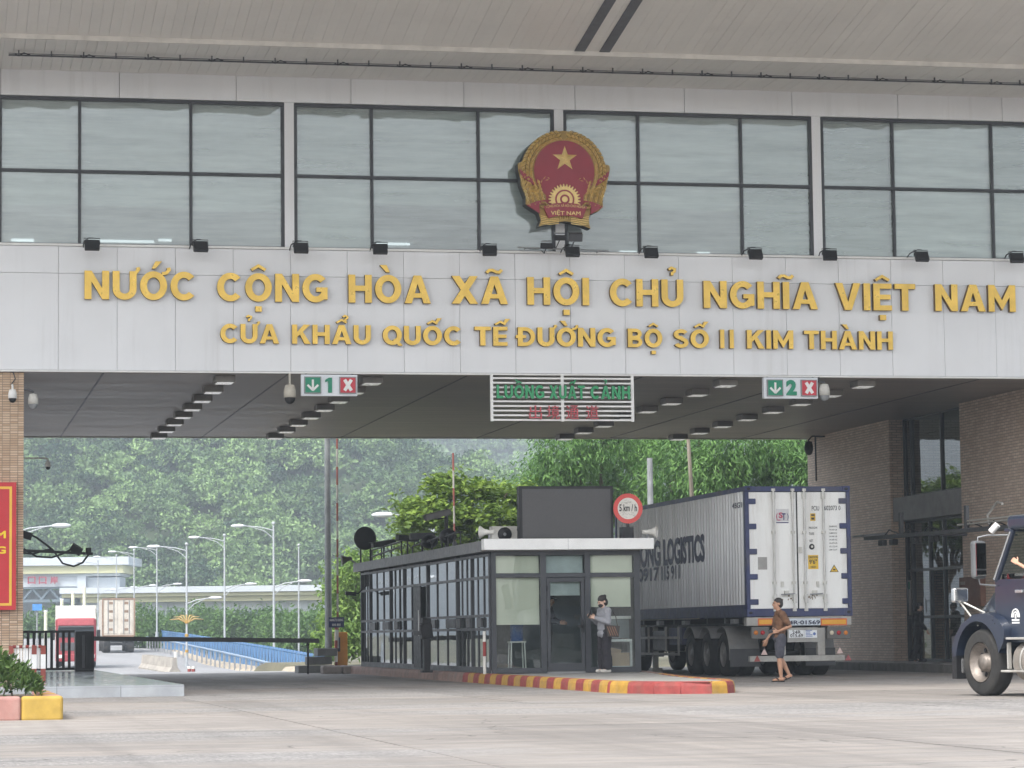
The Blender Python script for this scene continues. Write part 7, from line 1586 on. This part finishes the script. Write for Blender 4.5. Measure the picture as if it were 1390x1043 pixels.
m = MB(); m.sph((0, .015, .075), (.09, .105, .05), 16, 8, 0, Mx); m.sph((0, -.1, .06), (.07, .06, .014), 14, 6, 0, Mx); fused(m, 'cap', DARKJ, OF, .008, 2)
put(OF, (XF(757), BY0 + 1.1, .27), R(60), .95)
# ---- person in black going in at the entrance
DP = thing('person', 'person in black clothes seen from behind at the entrance door', 'person', local=True)
P = dict(pelvis=(0, 0, .88), chest=(0, -.03, 1.2), neck=(0, -.03, 1.36), head=(0, -.06, 1.53), look=(0, -1, -.25), ls=(.18, 0, 1.33), rs=(-.18, 0, 1.33), le=(.24, .04, 1.06), lh=(.22, -.12, .86), lhd=(0, -.4, -1), lht=(-.5, -1, 0),
         re=(-.24, .02, 1.06), rh=(-.22, -.16, .88), rhd=(0, -.4, -1), rht=(.5, -1, 0), lhip=(.09, 0, .86), lk=(.1, -.1, .48), la=(.1, -.08, .09), lt=(.1, -.24, .035), rhip=(-.09, 0, .86), rk=(-.1, .05, .47), ra=(-.1, .27, .14), rt=(-.1, .15, .04))
bd, Mx = figure(DP, P, SKIN2); face_bits(DP, Mx, HAIR); BLK = mt('black_clothes', (.012, .012, .014), .9, var=.2, kind='Object'); simple_clothes(DP, P, BLK, BLK, .8)
for x, y, z in ((.1, -.16, .04), (-.1, .21, .06)): m = MB(); cap_(m, (x, y + .1, z + (.05 if y > 0 else 0)), (x, y - .08, z), .045, .042); fused(m, 'shoe', BLK, DP, .01, 2)
p = atZ(1266, 897, .2); put(DP, (XG - .5, p.y if abs(p.y - (yd0 + yd1) / 2) < 2 else (yd0 + yd1) / 2 + .2, .2), R(95), .9)
# ---- driver with an arm out of the window
DV = thing('person', 'driver with a bare forearm out of the dark blue lorry window', 'person', local=True)
P = dict(pelvis=(-1.72, -.62, 1.5), chest=(-1.74, -.62, 1.82), neck=(-1.72, -.62, 2.0), head=(-1.68, -.62, 2.16), look=(1, .05, 0), ls=(-1.72, -.42, 1.96), rs=(-1.72, -.82, 1.96), le=(-1.60, -.03, 1.80), lh=(-1.28, .08, 1.96), lhd=(.8, .1, .45), lht=(0, -.6, 1),
         re=(-1.55, -.85, 1.7), rh=(-1.3, -.7, 1.75), rhd=(1, 0, .2), rht=(0, 1, .5), curl=.25, lhip=(-1.7, -.52, 1.46), lk=(-1.3, -.5, 1.5), la=(-1.2, -.5, 1.1), lt=(-1.08, -.5, 1.05), rhip=(-1.7, -.72, 1.46), rk=(-1.3, -.74, 1.5), ra=(-1.2, -.74, 1.1), rt=(-1.08, -.74, 1.05))
bd, Mx = figure(DV, P, mt('skin_warm', (.52, .28, .19), .5, var=.06, kind='Object')); face_bits(DV, Mx, HAIR)
m = MB(); m.sph((-1.72, -.62, 1.6), (.13, .17, .13), 14, 9); m.sph((-1.74, -.62, 1.82), (.13, .185, .17), 14, 9); cap_(m, P['ls'], P['rs'], .075, .075); cap_(m, P['ls'], lerp(P['ls'], P['le'], .5), .07, .065); cap_(m, P['rs'], lerp(P['rs'], P['re'], .5), .07, .065); fused(m, 'shirt', mt('dark_shirt', (.05, .05, .06), .9, kind='Object'), DV, .01, 3)
put(DV, TLOC + Matrix.Rotation(TRZ, 3, 'Z') @ Vector((.06, 0, 0)), TRZ)
# ================================================================ vegetation
def leafmat(name, dark, light, trans=.3):
    m, nt, p = newmat(name); at = nd(nt, 'ShaderNodeAttribute'); at.attribute_name = 'tint'
    c = mixc(nt, at.outputs['Fac'], dark, light); nt.links.new(c, p.inputs['Base Color']); p.inputs['Roughness'].default_value = .55; p.inputs['Specular IOR Level'].default_value = .35
    tl = nd(nt, 'ShaderNodeBsdfTranslucent'); nt.links.new(c, tl.inputs[0]); s = nd(nt, 'ShaderNodeMixShader'); s.inputs[0].default_value = trans
    nt.links.new(p.outputs[0], s.inputs[1]); nt.links.new(tl.outputs[0], s.inputs[2]); nt.links.new(s.outputs[0], nt.nodes['Material Output'].inputs['Surface']); return m
def unit(a_): return a_ / np.maximum(np.linalg.norm(a_, axis=1, keepdims=True), 1e-6)
def leaf_object(name, P, D, Nn, L, W_, tint, mat, parent=None, fold=.25):
    """one kite-shaped folded blade per point"""
    N = len(P); D = unit(D); Sd = unit(np.cross(D, Nn)); Nn = unit(np.cross(Sd, D)); L = L[:, None]; W_ = W_[:, None]
    V = np.empty((N, 4, 3)); V[:, 0] = P; V[:, 1] = P + D * L * .45 + Sd * W_ * .5 + Nn * W_ * fold; V[:, 2] = P + D * L; V[:, 3] = P + D * L * .45 - Sd * W_ * .5 + Nn * W_ * fold
    V = V.reshape(-1, 3); c = (V.min(0) + V.max(0)) / 2; V = V - c
    me = bpy.data.meshes.new(name); me.vertices.add(4 * N); me.vertices.foreach_set('co', V.ravel())
    idx = np.arange(N) * 4; T_ = np.stack([idx, idx + 1, idx + 2, idx, idx + 2, idx + 3], 1).ravel().astype(np.int32)
    me.loops.add(6 * N); me.loops.foreach_set('vertex_index', T_); me.polygons.add(2 * N); me.polygons.foreach_set('loop_start', (np.arange(2 * N) * 3).astype(np.int32)); me.update(calc_edges=True)
    at = me.attributes.new('tint', 'FLOAT', 'POINT'); at.data.foreach_set('value', np.repeat(np.clip(tint, 0, 1), 4).astype(np.float32))
    me.materials.append(mat); o = bpy.data.objects.new(name, me); COL.objects.link(o)
    base = WO.get(parent, Vector((0, 0, 0))) if parent is not None else Vector((0, 0, 0))
    if parent is not None: o.parent = parent
    o.location = Vector(c) - base; WO[o] = Vector(c); return o
def crown_points(blobs, per_cluster, csize, rng, shell=.55):
    """leaves gathered in clumps over uneven blobs"""
    P = []; O = []; T_ = []
    for (c, r, n) in blobs:
        c = np.array(c); r = np.array(r); k = max(1, n // per_cluster); d = unit(rng.normal(size=(k, 3))); rad = shell + (1 - shell) * rng.random((k, 1)) ** .6
        cc = c + d * r * rad * (1 + .18 * rng.normal(size=(k, 1))); ct = rng.random(k)
        q = rng.normal(size=(k, per_cluster, 3)) * csize; P.append((cc[:, None] + q).reshape(-1, 3)); O.append(np.repeat(d, per_cluster, 0)); T_.append(np.repeat(ct, per_cluster))
    return np.concatenate(P), np.concatenate(O), np.concatenate(T_)
def tree(name, label, base, blobs, leafL, leafW, mat, droop=.4, per=14, csize=.25, trunk_r=.16, group=None, bark=None, limbs=True, shell=.55, fold=.25, upn=.6, star=False):
    rng = np.random.default_rng(abs(hash(label)) % 10000 if False else sum(map(ord, label)))
    t = thing(name, label, 'tree' if 'shrub' not in name else 'shrub', base, group); bark = bark or mt('bark', (.13, .10, .075), .9, var=.3, scale=6, bump=.5)
    P_, O_, T_ = crown_points(blobs, per, csize, rng, shell); n = len(P_)
    if star: D_ = unit(rng.normal(size=(n, 3)) * [1, 1, .35]) + [0, 0, .15]
    else: D_ = O_ * .5 + rng.normal(size=(n, 3)) * .55 + [0, 0, -droop]
    Nn = O_ * .5 + [0, 0, upn] + rng.normal(size=(n, 3)) * .45
    L = leafL * rng.uniform(.65, 1.25, n); W_ = leafW * rng.uniform(.7, 1.2, n)
    tint = .25 + .5 * T_ + rng.normal(size=n) * .13
    o = leaf_object('crown', P_, D_, Nn, L, W_, tint, mat, t, fold); o['kind'] = 'stuff'
    m = MB(); b = Vector(base); cen = Vector(np.mean([bb[0] for bb in blobs], 0)); top = b.lerp(cen, .55)
    m.tube([b, b.lerp(top, .5) + Vector((.08, .05, 0)), top], [trunk_r * 1.3, trunk_r, trunk_r * .75], 10); m.build('trunk', [bark], t)
    if limbs:
        for (c, r, n_) in blobs:
            m = MB(); c = Vector(c); mid = top.lerp(c, .5) + Vector((0, 0, .25)); m.tube([top - Vector((0, 0, .4)), mid, c + Vector((0, 0, r[2] * .3))], [trunk_r * .55, trunk_r * .35, .02], 7); m.build('limb', [bark], t)
    return t
M_LF1 = leafmat('leaf_broad', (.04, .10, .014), (.27, .38, .06)); M_LF2 = leafmat('leaf_feather', (.028, .095, .022), (.19, .35, .09)); M_LF3 = leafmat('leaf_shrub', (.028, .085, .02), (.14, .25, .06)); M_LF4 = leafmat('leaf_bright', (.06, .14, .025), (.27, .40, .10))
M_LFH = leafmat('leaf_hedge', (.018, .05, .012), (.12, .20, .05)); M_LHILL = leafmat('leaf_hill', (.02, .062, .03), (.25, .385, .14), .2)
def B(u, v, D, rx, ry, rz, n): return (tuple(atD(u, v, D)), (rx, ry, rz), n)
rg = random.Random(4)
# layered broad-leaved tree behind the booth
D = 90
bl = [B(575, 688, D, .9, .8, .28, 620), B(605, 660, D + .5, .8, .8, .3, 560), B(645, 668, D, 1.1, .9, .35, 800), B(690, 672, D + 1, 1.0, .9, .4, 700), B(600, 702, D - .5, 1.2, .9, .35, 950), B(655, 705, D - .5, 1.2, 1, .45, 1100), B(560, 712, D, .7, .7, .25, 420), B(700, 715, D, 1, .9, .5, 800), B(625, 735, D, 1.6, 1.0, .5, 1100), B(560, 745, D + 1, .9, .8, .5, 500), B(610, 648, D + .4, .28, .3, .16, 90), B(720, 690, D + 1, .6, .6, .3, 260)]
tree('broadleaf_tree', 'layered broad-leaved tree with yellow-green leaves right behind the booth roof', atD(640, 880, D), bl, .24, .125, M_LF1, 0.0, 12, .13, .15, star=True, shell=.3, upn=1.2)
# feathery trees behind the container
for (lab, D, cs, base) in (('feathery dark green tree behind the display board and speed sign', 104, ((750, 640), (775, 610), (800, 655), (820, 590), (850, 630), (785, 690), (880, 600), (850, 680), (730, 668)), (820, 890)), ('feathery dark green tree behind the container, left of the brick wall', 100, ((900, 650), (930, 610), (960, 640), (1000, 600), (1010, 650), (1050, 620), (1080, 655), (1090, 600), (940, 690), (1120, 640)), (1010, 890)), ('feathery tree filling the gap high behind the container', 112, ((760, 560), (850, 540), (900, 560), (960, 545), (1040, 550), (1110, 560)), (930, 890))):
    bl = []
    for (u, v) in cs:
        bl.append(B(u, v, D + rg.uniform(-2, 2), rg.uniform(1.0, 1.5), rg.uniform(1, 1.5), rg.uniform(.75, 1.1), 2100))
    tree('feathery_tree', lab, atD(*base, D), bl, .25, .065, M_LF2, .75, 16, .2, .22, 'feathery trees behind the container', shell=.4)
# bright trees left of the booth
for lab, u, D, hs_l in (('bright green tree seen between the grey pole and the booth', 478, 102, ((472, 790), (488, 770), (465, 815), (485, 815), (470, 845), (490, 860), (465, 870), (452, 860))), ('bright shrub low behind the far end of the booth', 525, 108, ((520, 790), (545, 800), (505, 780), (500, 830), (535, 830), (560, 790)))):
    tree('leafy_tree', lab, atD(u, 890, D), [B(a_, b_, D + rg.uniform(-1, 1), .8, .8, .6, 900) for a_, b_ in hs_l], .2, .1, M_LF4, .2, 12, .16, .12, 'bright trees beside the booth')
# shrubs and small trees beyond the railing
SHL = ['leftmost', 'second', 'third', 'fourth', 'fifth', 'sixth', 'seventh', 'eighth', 'ninth']
for k in range(9):
    u = 195 + k * 30; D = rg.uniform(240, 300) - k * 6; vt = 843 + rg.uniform(-8, 8)
    bl = [B(u + rg.uniform(-20, 20), vt + rg.uniform(0, 26), D + rg.uniform(-2, 2), rg.uniform(1.3, 2), 1.6, rg.uniform(.9, 1.3), 700) for _ in range(6)]
    tree('small_tree', f'small rounded tree beyond the blue railing, {SHL[k]} from the left', atD(u, 935, D), bl, .42, .2, M_LF3, .3, 12, .3, .16, 'small trees beyond the bridge railing')
for k, (u, D) in enumerate(((45, 300), (75, 320), (125, 330))):
    bl = [B(u + rg.uniform(-16, 16), 846 + rg.uniform(-10, 14), D, 1.6, 1.6, 1.1, 500) for _ in range(4)]
    tree('small_tree', f'small tree under the distant gate, {["left", "middle", "right"][k]} of three', atD(u, 885, D), bl, .5, .24, M_LF3, .3, 12, .3, .15, 'small trees under the distant gate')
# hedge in the planter
rng = np.random.default_rng(8); n = 6500
X_ = rng.uniform(-2.2, 1.5, n); Y_ = rng.uniform(36.75, 39.5, n); ex = np.clip((1.56 - X_) / .8, 0, 1) ** .5; ey = np.clip((Y_ - 36.65) / .7, 0, 1) ** .5
Hh = .27 + .60 * ex * ey * (1 + .16 * np.sin(X_ * 5.3 + Y_ * 2) + .12 * np.sin(X_ * 11 - Y_ * 7)); Z_ = .25 + (Hh - .25) * rng.random(n) ** .35
Pp = np.stack([X_, Y_, Z_], 1); Oo = unit(np.stack([.5 - .3 * X_ * 0 + rng.normal(size=n) * .5, -.6 + rng.normal(size=n) * .5, .8 + rng.normal(size=n) * .4], 1))
hd = thing('hedge', 'low dark green clipped hedge in the painted planter', 'hedge', (0, 37, .24))
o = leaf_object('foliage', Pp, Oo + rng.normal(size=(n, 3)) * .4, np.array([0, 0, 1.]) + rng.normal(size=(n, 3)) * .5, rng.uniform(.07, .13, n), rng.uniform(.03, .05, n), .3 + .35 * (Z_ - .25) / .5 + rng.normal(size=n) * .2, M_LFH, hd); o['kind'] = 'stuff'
m = MB()
for k in range(60):
    x, y = rg.uniform(-2, 1.2), rg.uniform(36.9, 39.3); m.tube([(x, y, .23), (x + rg.uniform(-.1, .1), y - .05, .55)], [.012, .005], 5)
m.build('stems', [mt('bark')], hd)['kind'] = 'stuff'
# the wooded hillside
def hill_z(u, D): 
    z = 1.5 + max(0, D - 425) * .44
    lim = 1e9
    if u > 400: lim = (868 - (585 + max(0, u - 430) * .36)) / FPX * 500
    return min(z, lim + max(0, D - 520) * .0)
us = np.linspace(-260, 900, 40); Ds = list(np.linspace(415, 600, 24))
m = MB(); vs = []
for D in Ds:
    for u in us: p = atD(u, 868, D); vs.append((p.x, p.y, hill_z(u, D) - 1.0))
k = len(us); m.add(vs, [(j * k + i, j * k + i + 1, (j + 1) * k + i + 1, (j + 1) * k + i) for j in range(len(Ds) - 1) for i in range(k - 1)], 0, True)
M_HG = mt('hill_ground', (.045, .07, .025), .95, var=.4, scale=.1); tag(m.build('hillside', [M_HG]), kind='structure')
us2 = np.linspace(200, 1300, 26); Ds2 = list(np.linspace(850, 1150, 10)); m = MB(); vs = []
for D in Ds2:
    for u in us2: p = atD(u, 868, D); vs.append((p.x, p.y, (D - 850) * .55))
k = len(us2); m.add(vs, [(j * k + i, j * k + i + 1, (j + 1) * k + i + 1, (j + 1) * k + i) for j in range(len(Ds2) - 1) for i in range(k - 1)], 0, True)
tag(m.build('far_hillside', [M_HG]), kind='structure')
def forest(name, urange, Drange, count, zf, leaves, ls, r0, r1, seed, mat, tlo=.05, thi=.95):
    rng = np.random.default_rng(seed); Ps = []; Ds_ = []; Ns = []; Ls = []; Ts = []
    for _ in range(count):
        u = rng.uniform(*urange); D = rng.uniform(*Drange); p = atD(u, 868, D); z = zf(u, D); r = rng.uniform(r0, r1) * (1 if rng.random() > .18 else .55)
        hgt = r * rng.uniform(.75, 1.35); n = int(leaves * (r / r1) ** 1.6); kcl = max(6, n // 22)
        d = rng.normal(size=(kcl, 3)); d[:, 2] = np.abs(d[:, 2]) * 1.0 - .15; d = unit(d); cc = np.array([p.x, p.y, z + hgt * .5]) + d * np.array([r, r, hgt]) * (.6 + .45 * rng.random((kcl, 1)))
        q = rng.normal(size=(kcl, 22, 3)) * np.array([.16, .16, .08]) * r; P_ = (cc[:, None] + q).reshape(-1, 3); O_ = np.repeat(d, 22, 0); nn = len(P_)
        tb = rng.uniform(tlo, thi); tc = np.repeat(rng.normal(size=kcl) * .13, 22)
        Ps.append(P_); Ds_.append(O_ * .4 + rng.normal(size=(nn, 3)) * .6 + [0, 0, -.15]); Ns.append(O_ * .6 + [0, 0, .7] + rng.normal(size=(nn, 3)) * .5); Ls.append(np.full(nn, ls) * rng.uniform(.6, 1.3, nn)); Ts.append(tb + tc + .12 * O_[:, 2] * 0 + rng.normal(size=nn) * .08)
    L = np.concatenate(Ls); o = leaf_object(name, np.concatenate(Ps), np.concatenate(Ds_), np.concatenate(Ns), L, L * .62, np.concatenate(Ts), mat)
    return tag(o, kind='stuff')
tag(forest('forest', (-230, 860), (424, 532), 950, lambda u, D: hill_z(u, D) - .6, 950, .68, 2.0, 4.2, 3, M_LHILL), 'dense hazy green forest covering the hillside behind the gate', 'forest')
tag(forest('far_forest', (380, 950), (860, 985), 330, lambda u, D: (D - 850) * .55 - 1, 420, 1.9, 4.5, 8, 5, M_LHILL), 'blue hazy forest on the far ridge above the booth', 'forest')

# ================================================================ haze: still, even air round everything
hz = MB(); hz.box(-1480, 1480, -130, 1590, -9, 200)
mh = bpy.data.materials.new('haze'); mh.use_nodes = True; nt = mh.node_tree; nt.nodes.clear()
pv_ = nd(nt, 'ShaderNodeVolumePrincipled'); pv_.inputs['Color'].default_value = (.80, .90, 1.0, 1); pv_.inputs['Density'].default_value = .0007; pv_.inputs['Anisotropy'].default_value = .2
oo = nd(nt, 'ShaderNodeOutputMaterial'); nt.links.new(pv_.outputs[0], oo.inputs['Volume'])
tag(hz.build('haze', [mh]), kind='stuff')
